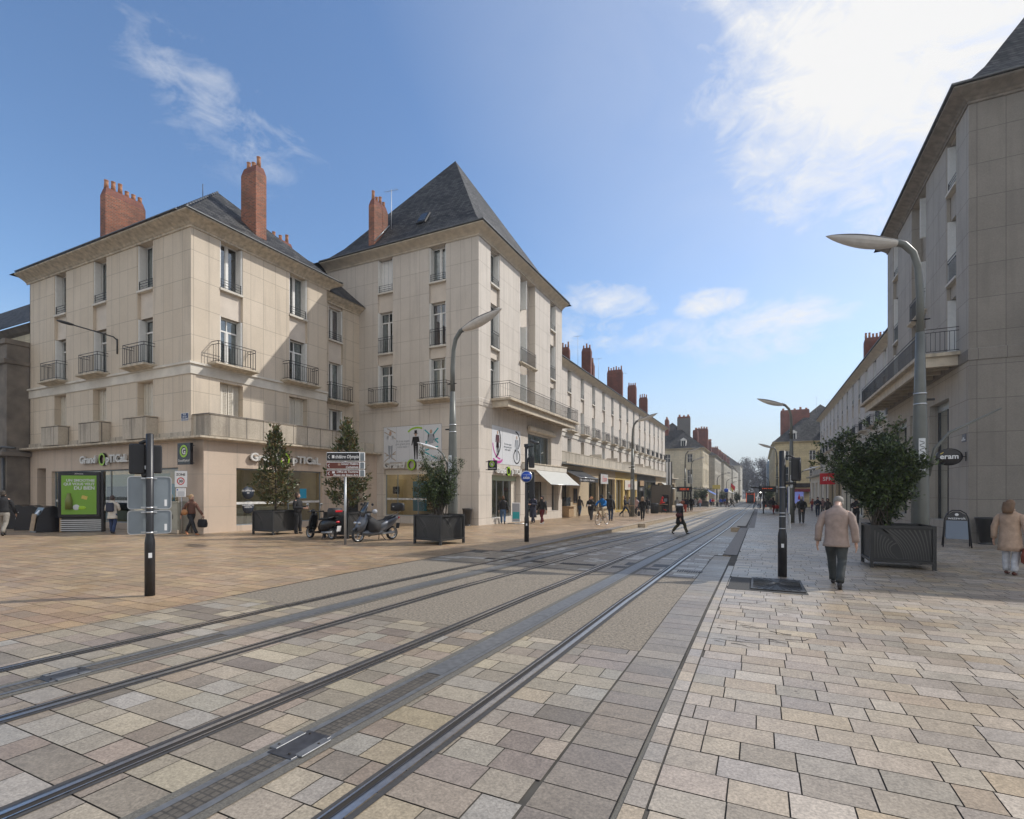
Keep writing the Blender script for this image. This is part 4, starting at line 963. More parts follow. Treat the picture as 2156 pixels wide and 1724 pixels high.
shopwin(TL, ('mY', 24.6), -20.58, -16.37, .25, 3.04, .25, (-19.7, -18.2)); shopwin(TL, ('pX', -13.95), 26.14, 30.09, .12, 2.68, .35, (27.4, 28.3, 29.15), fm=m_alu, band=False)
mb = MB(); fbox(mb, ('pX', -13.95), 26.16, 30.07, .30, .34, 2.36, 2.68, M('pale_green_panel', (.36, .42, .32), .5)); mb.build('fascia', TL); mb = MB(); fbox(mb, ('mY', 24.6), -20.56, -16.4, .18, .24, 2.72, 3.03, m_cream); mb.build('fascia', TL)
window(TL, ('pX', -13.95), 31.26, 35.51, 3.64, 5.62, .35, cur=0, shut=False, sill=False) if 0 else shopwin(TL, ('pX', -13.95), 31.26, 35.51, 3.64, 5.62, .3, (32.8, 34.2), band=False)
mb = MB(); fbox(mb, ('pX', -13.95), 31.3, 35.48, .45, .48, 3.7, 5.6, M('frosted_screen', (.30, .38, .37), .5, noise=.3, nscale=.8)); fbox(mb, ('pX', -13.95), 31.1, 35.9, -.3, -.005, 5.72, 6.1, m_cornice, .08); mb.build('blind_box', TL)
shopwin(TL, ('pX', -13.95), 31.0, 34.6, .02, 2.4, .45, (32.3, 33.4, 33.5), fm=m_anth, band=False); shopwin(TL, ('pX', -13.95), 35.6, 37.0, .25, 2.4, .4, (), fm=m_plateback, band=False)
o = MB(); o.tube([(-13.96, 33.2, .9), (-13.96, 33.2, 1.7)], .02, m_galv, 6); o.build('door_handle', TL)
text('window_lettering', 'BIS U NEED', .22, m_whitep, (-14.36, 31.3, 1.62), (0, 1, 0), (1, 0, 0), TL)
mb = MB(); fbox(mb, ('pX', -13.95), 30.3, 38.3, -.22, -.003, 3.18, 3.55, m_band); fbox(mb, ('pX', -13.95), 30.3, 38.3, -.28, -.003, 3.55, 3.62, m_corniceD); mb.build('shop_cornice', TL)
optician_sign('shop_sign', 'raised optician lettering above the shaded tower window behind the bushy planter', ('mY', 24.6), -20.45, 3.1, .38, 'optician fascia signs')
optician_sign('shop_sign', 'raised optician lettering on the sunlit side of the tower over the glass doors', ('pX', -13.95), 26.4, 2.80, .32, 'optician fascia signs')
blade_sign('small black blade sign with green ring near the sunlit corner of the tower', (-13.3, 25.0, 3.15), .52, .54, (1, 0, 0), (0, -1, 0), (-1, 0, 0))
# advertising hoardings with figures
m_skinp = M('printed_skin', (.45, .30, .22), .6); m_teal = M('teal_print', (.02, .33, .36), .5); m_mag = M('magenta_print', (.45, .05, .28), .5); m_prw = M('printed_white', (.62, .63, .65), .5); m_prg = M('printed_grey', (.32, .34, .37), .5); m_line = M('printed_gold_line', (.38, .30, .22), .5)
def figure(mb, fr, a, z, h, top, leg, skirt=False):
    s = h; fb = lambda a0, a1, z0, z1, m, d=-.012: fbox(mb, fr, a+a0*s, a+a1*s, d, -.004, z+z0*s, z+z1*s, m)
    def el(ca, cz, ra, rz, m):
        F = FP(fr); mb.face([F(a+(ca+ra*math.cos(q))*s, -.014, z+(cz+rz*math.sin(q))*s) for q in [2*PI*i/14 for i in range(14)]], m)
    def pl(pts, m):
        F = FP(fr); mb.face([F(a+p[0]*s, -.013, z+p[1]*s) for p in pts], m)
    pl([(-.06, .0), (-.02, 0), (.0, .45), (-.1, .48)], leg); pl([(.04, 0), (.08, 0), (.1, .48), (.01, .45)], leg)
    pl([(-.1, .46), (.1, .46), (.13, .8), (-.13, .8)], top); pl([(-.13, .8), (-.19, .5), (-.15, .5), (-.08, .78)], top); pl([(.13, .8), (.19, .5), (.15, .5), (.08, .78)], top)
    if skirt: pl([(-.1, .5), (.1, .5), (.12, .3), (-.12, .3)], top)
    el(0, .89, .055, .075, m_skinp)
def hoard(name, label, fr, a0, a1, z0, z1, build):
    t = thing(name, label, 'poster'); mb = MB(); fbox(mb, fr, a0, a1, -.003, .038, z0, z1, m_prw); 
    mb.build('panel', t); build(t); return t
def h1(t):
    fr = ('mY', 24.6); F = FP(fr); mb = MB()
    for q in (-19.6, -18.62, -17.62): fbox(mb, fr, q-.006, q+.006, -.006, -.003, 3.5, 5.55, m_prg)
    def ln(ax, az, bx, bz, m, w=.035): 
        d = Vector((bx-ax, bz-az)).normalized(); n = Vector((-d.y, d.x))*w
        mb.face([F(ax+n.x, -.009, az+n.y), F(bx+n.x, -.009, bz+n.y), F(bx-n.x, -.009, bz-n.y), F(ax-n.x, -.009, az-n.y)], m)
    for q in ((-20.5, 3.5, -19.65, 4.1), (-20.5, 4.05, -19.65, 3.55), (-20.4, 3.85, -19.65, 3.95), (-20.5, 5.3, -19.65, 4.85), (-20.3, 5.5, -19.65, 5.2)): ln(*q, m_line, .025)
    for q in ((-17.55, 5.3, -16.6, 4.5), (-16.6, 5.35, -17.5, 4.45), (-17.5, 4.1, -16.6, 4.3), (-17.55, 4.0, -16.7, 3.6), (-17.5, 4.6, -16.6, 4.75)): ln(*q, m_teal, .04)
    for i in range(9):
        a = PI*.82-i*.17; ln(-18.1+.75*math.cos(a), 4.95+.5*math.sin(a), -18.1+.75*math.cos(a-.17), 4.95+.5*math.sin(a-.17), m_green, .05)
    figure(mb, fr, -20.05, 3.65, 1.75, m_prw, m_prg); figure(mb, fr, -18.18, 3.6, 1.65, m_textb, m_textb); figure(mb, fr, -17.1, 3.75, 1.6, m_prg, m_prw)
    fbox(mb, fr, -18.27, -18.09, -.016, -.01, 5.1, 5.3, m_textb); fbox(mb, fr, -18.32, -18.04, -.016, -.01, 5.1, 5.13, m_textb); mb.build('print', t)
    text('lettering', 'Et si on voyait\nplus grand pour\nvotre style ?', .17, m_prg, (-19.12, 24.59, 4.65), (1, 0, 0), (0, -1, 0), t, align='CENTER')
hoard('hoarding', 'white hoarding with fashion figures on the shaded side of the tower', ('mY', 24.6), -20.56, -16.39, 3.46, 5.58, h1)
def h2(t):
    fr = ('pX', -13.95); F = FP(fr); mb = MB()
    for q in (27.5, 28.95): fbox(mb, fr, q-.006, q+.006, -.006, -.003, 3.4, 5.55, m_prg)
    def arc(cx, cz, rx, rz, a0, a1, m, w):
        for i in range(14):
            q0, q1 = a0+(a1-a0)*i/14, a0+(a1-a0)*(i+1)/14
            f = lambda q, k: F(cx+(rx+k)*math.cos(q), -.01, cz+(rz+k)*math.sin(q))
            mb.face([f(q0, -w), f(q0, w), f(q1, w), f(q1, -w)], m)
    arc(26.9, 3.65, .55, .2, PI, 2*PI, m_mag, .08); arc(27.2, 4.6, .95, .95, PI*1.02, PI*1.5, m_mag, .05); arc(26.1, 4.7, 1.15, 1.1, -PI*.35, PI*.2, m_textb, .05)
    arc(29.5, 3.9, .45, .42, 0, 2*PI, m_textb, .045); arc(29.2, 4.9, .75, .6, -PI*.5, PI*.45, m_textb, .05)
    figure(mb, fr, 26.85, 3.85, 1.5, M('printed_dark_red', (.08, .02, .025), .5), m_textb, True); figure(mb, fr, 29.5, 3.7, 1.6, m_prg, m_prg)
    mb.build('print', t)
    text('lettering', 'Et si on voyait\nplus grand pour\nvotre style ?', .17, m_prg, (-13.94, 28.22, 4.55), (0, 1, 0), (1, 0, 0), t, align='CENTER')
hoard('hoarding', 'white fashion hoarding above the glass doors on the sunlit tower wall', ('pX', -13.95), 26.16, 30.07, 3.35, 5.57, h2)
po = poster(TL, ('mY', 24.6), -18.6, -17.6, .55, 2.3, .28, m_cyan); text('lettering', '100', .3, m_whitep, (-18.1, 24.875, 1.1), (1, 0, 0), (0, -1, 0), po, align='CENTER')
po = poster(TL, ('mY', 24.6), -20.1, -19.6, 1.55, 2.0, .28, m_navy); text('lettering', '-30', .22, m_whitep, (-19.85, 24.875, 1.68), (1, 0, 0), (0, -1, 0), po, align='CENTER')
po = poster(TL, ('pX', -13.95), 26.3, 26.65, .95, 1.7, .33, m_prw); mb = MB(); figure(mb, ('pX', -14.28), 26.47, .95, .75, m_textb, m_textb); mb.build('print', po)

# awnings (parts of the shops that carry them, but each moves on its own arms)
def awning(name, label, x0, z0, x1, z1, ya, yb, m, val=0., txt=None):
    t = thing(name, label, 'awning'); mb = MB(); n = 8
    for i in range(n):
        a, b = ya+(yb-ya)*i/n, ya+(yb-ya)*(i+1)/n; s = .02
        mid = ((x0+x1)/2, (z0+z1)/2-.02)
        for (p, q) in (((x0, z0), mid), (mid, (x1, z1))): mb.face([(p[0], a, p[1]), (p[0], b, p[1]), (q[0], b, q[1]), (q[0], a, q[1])], m)
    if val: mb.box(x1-.004 if x1 > x0 else x1, x1 if x1 > x0 else x1+.004, ya, yb, z1-val, z1, m)
    mb.build('canvas', t)
    mb = MB(); mb.tube([(x1, ya, z1), (x1, yb, z1)], .03, m_alu, 6)
    for a in (ya+.4, yb-.4): mb.tube([(x0, a, z0-.25), ((x0+x1)/2, a+.3, (z0+z1)/2-.15), (x1, a, z1-.02)], .018, m_alu, 5)
    mb.build('frame', t)
    return t
awning('awning', 'wide white sloping awning over the shop beside the tram sign', -13.74, 3.16, -12.6, 2.17, 32.1, 38.1, m_awnw)
t = awning('awning', 'black bakery awning with white lettering', -14.2, 3.5, -12.8, 2.82, 38.6, 43.8, m_awnb, .36)
text('lettering', 'Pain cuit au feu de bois - Viennoiseries', .24, m_whitep, (-12.79, 38.9, 2.56), (0, 1, 0), (1, 0, 0), t)

# ================================================================== long rows
def row(side, name, label):
    B = thing(name, label, 'building')
    if side < 0: xw, xg, fs, x_out = -16.1, -14.2, ('pX', -16.1), -13.6; fg = ('pX', xg); fpar = ('pX', -14.55)
    else: xw, xg, fs, x_out = 9.0, 7.6, ('mX', 9.0), 7.0; fg = ('mX', xg); fpar = ('mX', 7.85)
    y0, y1 = (37.8, 99.3) if side < 0 else (37.3, 98.5); off = 45.1-3.89 if side < 0 else 41.6
    W = [(off+3.89*k, off+3.89*k+1.13) for k in range(0 if side > 0 else 0, 15)]; W = [q for q in W if q[1] < y1-.4]
    mb = MB(); ops = []
    for a, b in W: ops += [(a, b, 7.3, 13.1, .14, 'r'), (a, b, 11.0, 13.09, .4, 'h'), (a, b, 7.3, 9.62, .4, 'h'), (a, b, 4.2, 6.62, .4, 'h')]
    facade(mb, fs, y0, y1, 3.9, 13.12, ops, m_stoneL)
    s = -side
    mb.face([(xw, y1, -2.5), (xw, y1, 13.1), (xw+side*9, y1, 13.1), (xw+side*9, y1, -2.5)], m_stoneL)
    mb.face([(xw, y0, 3.9), (xg, y0, 3.9), (xg, y1, 3.9), (xw, y1, 3.9)], m_parapet); mb.face([(xg, y1, -2.5), (xg, y1, 3.9), (xw, y1, 3.9), (xw, y1, -2.5)], m_stoneL)
    mb.build('wall', B)
    xs = sorted((xw+side*1.1, xw+side*8)); mb = MB(); mb.box(xs[0], xs[1], y0+.2, y1-.2, -2, 13, m_dark); mb.build('interior', B)
    for i, (a, b) in enumerate(W):
        far = a > 60
        window(B, fs, a, b, 11.02, 13.08, .34, cur=0 if far else 1, rail='low', far=far); window(B, fs, a, b, 7.32, 9.62, .34, cur=0 if far else 1, sill=False, far=far)
        window(B, fs, a, b, 4.2, 6.62, .34, kind='shutter' if i % 4 == 2 else 'case', shut=not far, sill=False, far=True)
        balcony(B, fs, a-.3, b+.3, .5, 7.36, far=a > 50)
    mb = MB(); fbox(mb, fs, y0, y1, -.06, -.002, 6.76, 7.16, m_band); fbox(mb, fs, y0, y1, -.14, -.002, 7.16, 7.26, m_band); mb.build('string_course', B)
    pth = [(xw, y0), (xw, y1), (xw+side*5, y1)] if side < 0 else [(xw+side*5, y1), (xw, y1), (xw, y0)]
    mb = MB(); sweep(mb, pth, CORN(13.08), m_cornice); sweep(mb, pth[:2] if side < 0 else pth[1:], [(.59, 13.52), (.68, 13.52), (.68, 13.58), (.59, 13.58)], m_zinc); mb.build('cornice', B)
    mb = MB(); e0, e1 = sorted((xw-side*.62, xw+side*8.6))
    ins = (.5, 4.6) if side < 0 else (.5, 4.6)
    hip(mb, e0, e1, y0+.02, y1+.6, 13.5, [(.4, .4, 0, .4, 13.75), (4.55, 4.55, 0, 4.5, 17.0)], m_slate)
    for yk in (47, 51.5, 58, 62, 71): mb.obox((xw+side*1.6, yk, 15.1), (side*.28, 0, .22), (0, .3, 0), (-.03*side, 0, .03), m_glassdk)
    rf = mb.build('roof', B)
    mb = MB(); fbox(mb, fpar, y0+.02, y1, 0, .14, 4.08, 5.0, m_parapet); fbox(mb, fpar, y0+.02, y1, -.03, .17, 5.0, 5.05, m_corniceD); fbox(mb, fpar, y1, y1+.1, 0, 1.4, 4.08, 5.02, m_parapet); mb.build('terrace_parapet', B)
    mb = MB(); q = sorted((x_out, xw)); fbox(mb, fg, y0+.02, y1+.3, -(abs(x_out-xg)), 1, 3.86, 4.04, m_flash); fbox(mb, fg, y0+.02, y1+.3, -(abs(x_out-xg))-.04, -(abs(x_out-xg)), 3.92, 4.06, m_corniceD); mb.build('canopy', B)
    k = 0                                                            # terrace dividers
    for yk in (52, 58.6, 66.5, 73, 79): 
        mb = MB(); fbox(mb, fs, yk, yk+.9 if yk > 60 else yk+.12, -1.3, -.003, 4.05, 5.55, m_cream if k % 2 == 0 else m_spand); mb.build('terrace_screen', B); k += 1
    return B, rf, fg
RL, rf, fg = row(-1, 'long_row_building', 'long sunlit stone row with brick chimneys, left side of the tram street')
for q in ((-18.9, -18.0, 50.9, 51.3, 16.9, 3), (-17.0, -16.0, 52.0, 52.5, 16.85, 3), (-18.6, -17.6, 58.3, 58.9, 16.9, 3), (-18.0, -16.0, 65.7, 66.2, 17.5, 6), (-17.2, -16.0, 73.8, 74.4, 17.0, 4), (-17.3, -16.0, 82, 82.5, 16.6, 4)):
    chimney(rf, q[0], q[1], q[2], q[3], 13.3, q[4], q[5], m_brickD if q[2] > 50 else m_brick, along='x', pr=.1)
antenna(rf, -19.4, 50.3, 16, 2.6); antenna(rf, -18.4, 55.0, 15.4, 3.8); antenna(rf, -18.2, 62.5, 15.6, 2.8)
# shopfronts of the left row: (y0, y1, surround, fascia colour, name)
m_ochre = M('ochre_shopfront', (.50, .36, .12), .6, noise=.08); m_beige = M('beige_shopfront', (.46, .37, .25), .7, noise=.1); m_pink = M('pink_print', (.6, .2, .2), .5); m_etam = M('pale_grey_fascia', (.5, .5, .5), .5)
def shopfront(par, fg, a0, a1, mt, glass=(), fascia=None, zb=None, door=None, shop='shop'):
    """surround with glazed openings; glass = list of (a0,a1)"""
    zb = zb if zb is not None else P((a0+a1)/2); mb = MB(); ops = [(g0, g1, zb+.25, 3.0, .35, 'h') for g0, g1 in glass]
    facade(mb, fg, a0, a1, zb-.7, 3.88, ops, mt); o = mb.build(shop+'_front', par)
    mb = MB(); fbox(mb, fg, a0+.05, a1-.05, 1.0, 1.05, zb, 3.5, m_room); fbox(mb, fg, a0+.05, a1-.05, .36, 1.0, zb, zb+.02, m_lino); mb.build('backdrop', o)
    for g0, g1 in glass:
        F = FP(fg); mb = MB()
        for a in (g0, g1-.05, (g0+g1)/2): fbox(mb, fg, a, a+.05, .28, .34, zb+.25, 3.0, m_white if mt in (m_ochre,) else m_anth)
        mb.face([F(g0, .32, zb+.25), F(g1, .32, zb+.25), F(g1, .32, 3.0), F(g0, .32, 3.0)], m_glass); mb.build('window', o)
    return o
shopfront(RL, fg, 37.82, 44.6, m_beige, [(38.4, 40.2)], shop='bakery'); shopfront(RL, fg, 44.6, 55.2, m_beige, [(45.6, 48.7), (48.9, 51.4), (51.6, 55.0)], shop='lingerie')
shopfront(RL, fg, 55.2, 66.1, m_ochre, [(55.6, 58.6), (59.6, 61.5), (62.5, 65.4)], shop='clothes'); shopfront(RL, fg, 66.1, 79.3, m_anth, [(66.6, 70.4), (71, 78.8)], shop='shoe')
shopfront(RL, fg, 79.3, 99.3, m_beige, [(81, 84), (86, 89), (91, 94), (95.5, 98.5)], shop='corner')
mb = MB(); fbox(mb, fg, 41.1, 42.3, -.02, .0, .6, 2.0, m_shelf); fbox(mb, fg, 41.2, 41.68, -.03, -.02, .7, 1.95, m_dark); fbox(mb, fg, 41.74, 42.2, -.03, -.02, .7, 1.95, m_dark); mb.build('menu_case', RL)
def wall_sign(name, label, fr, a0, a1, z0, z1, d, m, txt, size, tm, sx=1., cat='shop sign', group=None, shear=0.):
    k, c = fr; right, nrm = {'mY': ((1, 0, 0), (0, -1, 0)), 'pX': ((0, 1, 0), (1, 0, 0)), 'mX': ((0, -1, 0), (-1, 0, 0))}[k]
    t = thing(name, label, cat, group=group); mb = MB(); fbox(mb, fr, a0, a1, d, d+.06, z0, z1, m); mb.build('panel', t)
    text('lettering', txt, size, tm, FP(fr)((a0+a1)/2, d-.01, (z0+z1)/2-size*.33), right, nrm, t, align='CENTER', sx=sx, bold=.004, shear=shear); return t
wall_sign('shop_sign', 'grey fascia sign with pink script above the lingerie shop door', fg, 48.9, 51.5, 2.45, 3.45, -.2, m_etam, 'Etam', .8, m_pink, shear=.3)
wall_sign('shop_sign', 'cream fascia sign with faded red lettering on the ochre shopfront', fg, 59.3, 65.8, 1.9, 3.0, -.1, m_cream, 'petit bateau', .75, m_pink)
wall_sign('shop_sign', 'black fascia sign with white lettering on the dark shopfront', fg, 66.6, 70.2, 1.7, 2.3, -.1, m_anth, 'PLUS', .5, m_whitep)
wall_sign('shop_sign', 'brown square sign above the dark shopfront', fg, 66.5, 68.9, 2.4, 3.1, -.35, m_shelf, ' ', .3, m_whitep)
wall_sign('shop_sign', 'small black projecting sign with orange logo near the end of the left row', ('mY', 76), -13.9, -13.1, 1.9, 2.7, 0, m_signblack, 'o', .4, m_gold)
awning('awning', 'small white folding awning near the end of the left row', -14.2, 3.1, -12.7, 2.1, 84, 89, m_awnw)
t = thing('bakery_counter', 'wooden bakery counter with glass case under the black awning', 'counter', (-13.9, 38.9, P(39)))
mb = MB(); mb.box(-.3, .35, -.6, .6, .05, .85, m_shelf, .02); mb.box(-.35, .5, -.7, .75, .85, .9, m_shelf, .01); mb.build('counter', t)
mb = MB(); mb.box(-.28, .1, -.5, .5, .9, 1.6, m_glassdk, .01); mb.build('glass_case', t)

RR, rf, fgr = row(1, 'long_row_building', 'long shaded stone row with narrow windows on the right side of the tram street')
chimney(rf, 9.4, 11.2, 61.2, 61.9, 13.2, 17.0, 6, m_brickD, along='x'); antenna(rf, 11.6, 60, 15.5, 2.5)
m_dkwall = M('dark_shopfront', (.04, .04, .045), .4)
shopfront(RR, fgr, 37.32, 50, m_beige, [(38, 43.5), (44.5, 49.6)], shop='fashion'); shopfront(RR, fgr, 50, 62, m_cream, [(50.5, 55.5), (56.5, 61.5)], shop='household'); shopfront(RR, fgr, 62, 74, m_beige, [(63, 67), (68.5, 73)], shop='phone'); shopfront(RR, fgr, 74, 98.5, m_cream, [(75.5, 79), (81, 84.5), (87, 90), (92, 96)], shop='perfume')
def flag(label, x, y, z, w, h, m, txt, size, tm=None, rot=0):
    t = thing('projecting_sign', label, 'shop sign', (x, y, z)); mb = MB(); mb.box(-w/2, w/2, -.06, .06, -h/2, h/2, m, .01); mb.build('panel', t)
    text('lettering', txt, size, tm or m_whitep, (0, -.066, -size*.34), (1, 0, 0), (0, -1, 0), t, align='CENTER', bold=.006)
    mb = MB(); mb.tube([(w/2, 0, 0), (w/2+.25, 0, 0)], .03, m_iron, 6); mb.build('bracket', t); return t
flag('red square projecting sign reading SFR on the right row', 6.3, 62, 3.0, 1.35, 1.15, m_red, 'SFR', .55)
flag('red square projecting sign reading HEMA on the right row', 6.65, 50.5, 3.0, .95, .85, m_red, 'HEMA', .30)
t = thing('oval_sign', 'black oval shoe shop sign projecting from the right tower', 'shop sign', (6.37, 24.35, 3.0))
mb = MB(); mb.lathe([(.36, -.05), (.40, -.03), (.40, .03), (.36, .05)], m_signblack, (0, 0, 0), 32, axis='y'); o = mb.build('panel', t); o.scale = (1, 1, .80)
text('lettering', 'eram', .27, m_whitep, (-.01, -.058, -.07), (1, 0, 0), (0, -1, 0), t, align='CENTER', bold=.006)
mb = MB(); mb.obox((-.23, -.06, .14), (.045, 0, .03), (0, .004, 0), (-.008, 0, .012), m_gold); mb.build('accent', t)
mb = MB(); mb.tube([(.39, 0, 0), (.49, 0, 0)], .018, m_iron, 6); mb.box(.47, .49, -.03, .03, -.17, .17, m_iron); mb.build('bracket', t)
wall_sign('street_name_plate', 'grey blue street name plate on the right tower beside the oval sign', ('mX', 6.87), 24.35, 24.75, 3.55, 3.85, -.02, M('plate_grey', (.09, .1, .13), .4), 'RUE\nNATIONALE', .07, m_whitep, cat='sign')
for a, b in ((26.3, 28.9), (29.6, 32.2), (32.9, 36.6)):
    fr = ('mX', 6.87); F = FP(fr); mb = MB(); 
    for q in (a, b-.08, (a+b)/2-.04): fbox(mb, fr, q, q+.08, .3, .38, .5, 5.5, m_anth)
    fbox(mb, fr, a, b, .28, .38, 5.2, 5.5, m_flash); w_ = mb.build('shop_window', TRb)
    mb = MB(); mb.face([F(a, .35, .5), F(b, .35, .5), F(b, .35, 5.3), F(a, .35, 5.3)], m_glass); mb.build('pane', w_)
mb = MB(); mb.box(9.5, 9.6, 25, 37, 0, 6, m_room); mb.face([(6.9, 25, .3), (9.6, 25, .3), (9.6, 37, .3), (6.9, 37, .3)], m_lino); mb.face([(7.3, 25, 5.9), (9.6, 25, 5.9), (9.6, 37, 5.9), (7.3, 37, 5.9)], m_cream)
for k in range(5): mb.box(8.2, 8.5, 26.5+k*2, 27.5+k*2, .32, 1.7, m_shelf); mb.lathe([(.06, 5.6), (.06, 5.66)], m_whitelamp, (8.0, 26.6+k*1.9, 0), 8)
mb.build('shop_interior', TRb)

# ================================================================== other buildings
def simple_block(name, label, x0, x1, y0, y1, zb, ze, wall, roofh, side, floors, nf, ns, wm=m_white, roofm=None, hipend=True, cornice=m_cornice, dorm=0, pilast=False):
    """side -1: street face looks +X at x1; +1: street face looks -X at x0. floors = [(z0,z1)]"""
    B = thing(name, label, 'building'); mb = MB(); fs = ('pX', x1) if side < 0 else ('mX', x0); ff = ('mY', y0)
    def cols(a, b, n): w = (b-a)/n; return [(a+w*(i+.5)-.55, a+w*(i+.5)+.55) for i in range(n)]
    CF, CS = cols(x0+.3, x1-.3, nf), cols(y0+.6, y1-.6, ns); of = [(a, b, z0, z1, .25, 'h') for a, b in CF for z0, z1 in floors]; os_ = [(a, b, z0, z1, .25, 'h') for a, b in CS for z0, z1 in floors]
    facade(mb, ff, x0, x1, zb-1, ze, of, wall); facade(mb, fs, y0, y1, zb-1, ze, os_, wall)
    mb.face([(x0, y1, zb-1), (x1, y1, zb-1), (x1, y1, ze), (x0, y1, ze)], wall); xo = x0 if side < 0 else x1; mb.face([(xo, y0, zb-1), (xo, y1, zb-1), (xo, y1, ze), (xo, y0, ze)], wall)
    mb.build('wall', B)
    for (C_, fr) in ((CF, ff), (CS, fs)):
        for a, b in C_:
            for z0, z1 in floors:
                mb = MB(); F = FP(fr)
                for q in (a, b-.07, (a+b)/2-.035): fbox(mb, fr, q, q+.07, .14, .2, z0, z1, wm)
                fbox(mb, fr, a, b, .14, .2, z1-.07, z1, wm); fbox(mb, fr, a, b, .14, .2, (z0+z1)/2, (z0+z1)/2+.05, wm)
                fbox(mb, fr, a-.15, b+.15, -.08, -.002, z1+.1, z1+.22, cornice); fbox(mb, fr, a-.12, b+.12, -.08, -.002, z0-.12, z0, cornice)
                w = mb.build('window', B)
                mb = MB(); mb.face([F(a, .17, z0), F(b, .17, z0), F(b, .17, z1), F(a, .17, z1)], m_glassdk); mb.build('pane', w)
    mb = MB(); pth = [(x0, y0), (x1, y0), (x1, y1)] if side < 0 else [(x0, y1), (x0, y0), (x1, y0)]
    sweep(mb, pth, CORN(ze-.1, .5), cornice); sweep(mb, pth, [(.001, floors[-1][0]-1.1 if 0 else floors[0][1]+.55), (.1, floors[0][1]+.58), (.1, floors[0][1]+.75), (.001, floors[0][1]+.78)], cornice); mb.build('cornice', B)
    mb = MB(); hw = (x1-x0+1.1)/2-.02; d = hw if hipend else .02
    hip(mb, x0-.55, x1+.55, y0-.55, y1+.55, ze+.32, [(.5, .5, .5 if hipend else 0, .5 if hipend else 0, ze+.7), (hw, hw, min(d, (y1-y0)/2), min(d, (y1-y0)/2), ze+roofh)], roofm or m_slate)
    rf = mb.build('roof', B)
    for k in range(dorm):
        xx = x0+(x1-x0)*(k+.6)/(dorm+.2); mb = MB(); mb.box(xx-.55, xx+.55, y0+.15, y0+2, ze+.7, ze+2.2, m_white); mb.box(xx-.38, xx+.38, y0+.12, y0+.16, ze+.85, ze+2.0, m_glassdk); mb.box(xx-.025, xx+.025, y0+.1, y0+.13, ze+.85, ze+2.0, m_white)
        mb.prism([(xx-.7, ze+2.2), (xx+.7, ze+2.2), (xx, ze+2.65)], 'y', y0+.05, y0+2.3, m_white); mb.build('dormer', rf)
    return B, rf
hC, rf = simple_block('limestone_house', 'cream limestone house with steep slate roof beyond the end of the left row', -25.5, -11.0, 116.4, 131, P(118), 10.7, m_oldstone, 6.9, -1, [(-.6, 1.9), (3.4, 6.4), (8.0, 9.8)], 3, 4, dorm=2, cornice=m_oldstone)
chimney(rf, -16.9, -14.1, 121, 121.9, 12, 18.6, 3, M('grey_render', (.14, .135, .13), .85, noise=.3), along='x', pr=.26); chimney(rf, -14.0, -12.9, 125, 126.4, 12, 15.9, 2, m_brickD); chimney(rf, -19.4, -18.6, 119.5, 121, 14, 18, 2, m_brickD, pr=.2)
hE, rf = simple_block('stone_house', 'grey stone house next to the cream limestone house', -24, -9.9, 134.5, 157, P(145), 10.2, m_greystone, 4.8, -1, [(-.9, 1.7), (3.2, 5.8), (7.0, 9.0)], 3, 6, cornice=m_greystone)
chimney(rf, -14.5, -11.5, 134.2, 135.4, 11, 17.2, 5, m_brickD, along='x', pr=.22); chimney(rf, -13, -12, 150, 151.4, 11, 15.5, 3, m_brickD, along='x', pr=.2)
hF, rf = simple_block('terrace_house', 'long blue grey terrace with pilasters far down the left side', -23, -9.4, 161, 205, P(180), 10.0, m_greystone, 4.2, -1, [(-1.2, 1.4), (2.9, 5.5), (6.8, 8.9)], 3, 10, cornice=m_greystone, dorm=1)
for yk in (170, 183, 196): chimney(rf, -13.6, -11.6, yk, yk+1, 10.5, 15.2, 4, m_brickD, along='x', pr=.2)
hF2, rf = simple_block('terrace_house', 'second long grey terrace behind the first far down the left side', -22, -9.0, 206, 258, P(220), 10.2, m_greystone, 4.5, -1, [(-1.6, 1.2), (2.8, 5.4), (6.8, 8.9)], 3, 10, cornice=m_greystone)
for yk in (214, 236): chimney(rf, -13.6, -11.6, yk, yk+1, 10.5, 15.6, 4, m_brickD, along='x', pr=.2)
hG, rf = simple_block('mansard_building', 'large grey building with domed slate mansard at the far left end of the street', -30, -8.2, 262, 292, -2.4, 13.5, m_greystone, 9.5, -1, [(-1.2, 3), (5, 8), (9.4, 12)], 4, 6, cornice=m_greystone)
hD, rf = simple_block('yellow_stone_house', 'yellow limestone house with steep dark slate roof at the end of the right row', 2.8, 20, 116.4, 134, P(118), 11.3, m_yellow, 8.6, 1, [(-.6, 1.9), (3.6, 6.6), (7.9, 9.8)], 4, 4, dorm=3, cornice=m_yellow)
chimney(rf, 3.9, 9.2, 121.5, 122.7, 12, 18.7, 5, m_brickD, along='x', pr=.24); antenna(rf, 10.4, 121, 18, 3)
hH, rf = simple_block('stone_terrace', 'stone terrace with cornice behind the yellow limestone house', 2.9, 18, 137, 196, P(150), 12.5, m_yellow, 4.5, 1, [(-1, 1.6), (3.2, 6.2), (7.6, 10.2)], 3, 10, cornice=m_yellow)
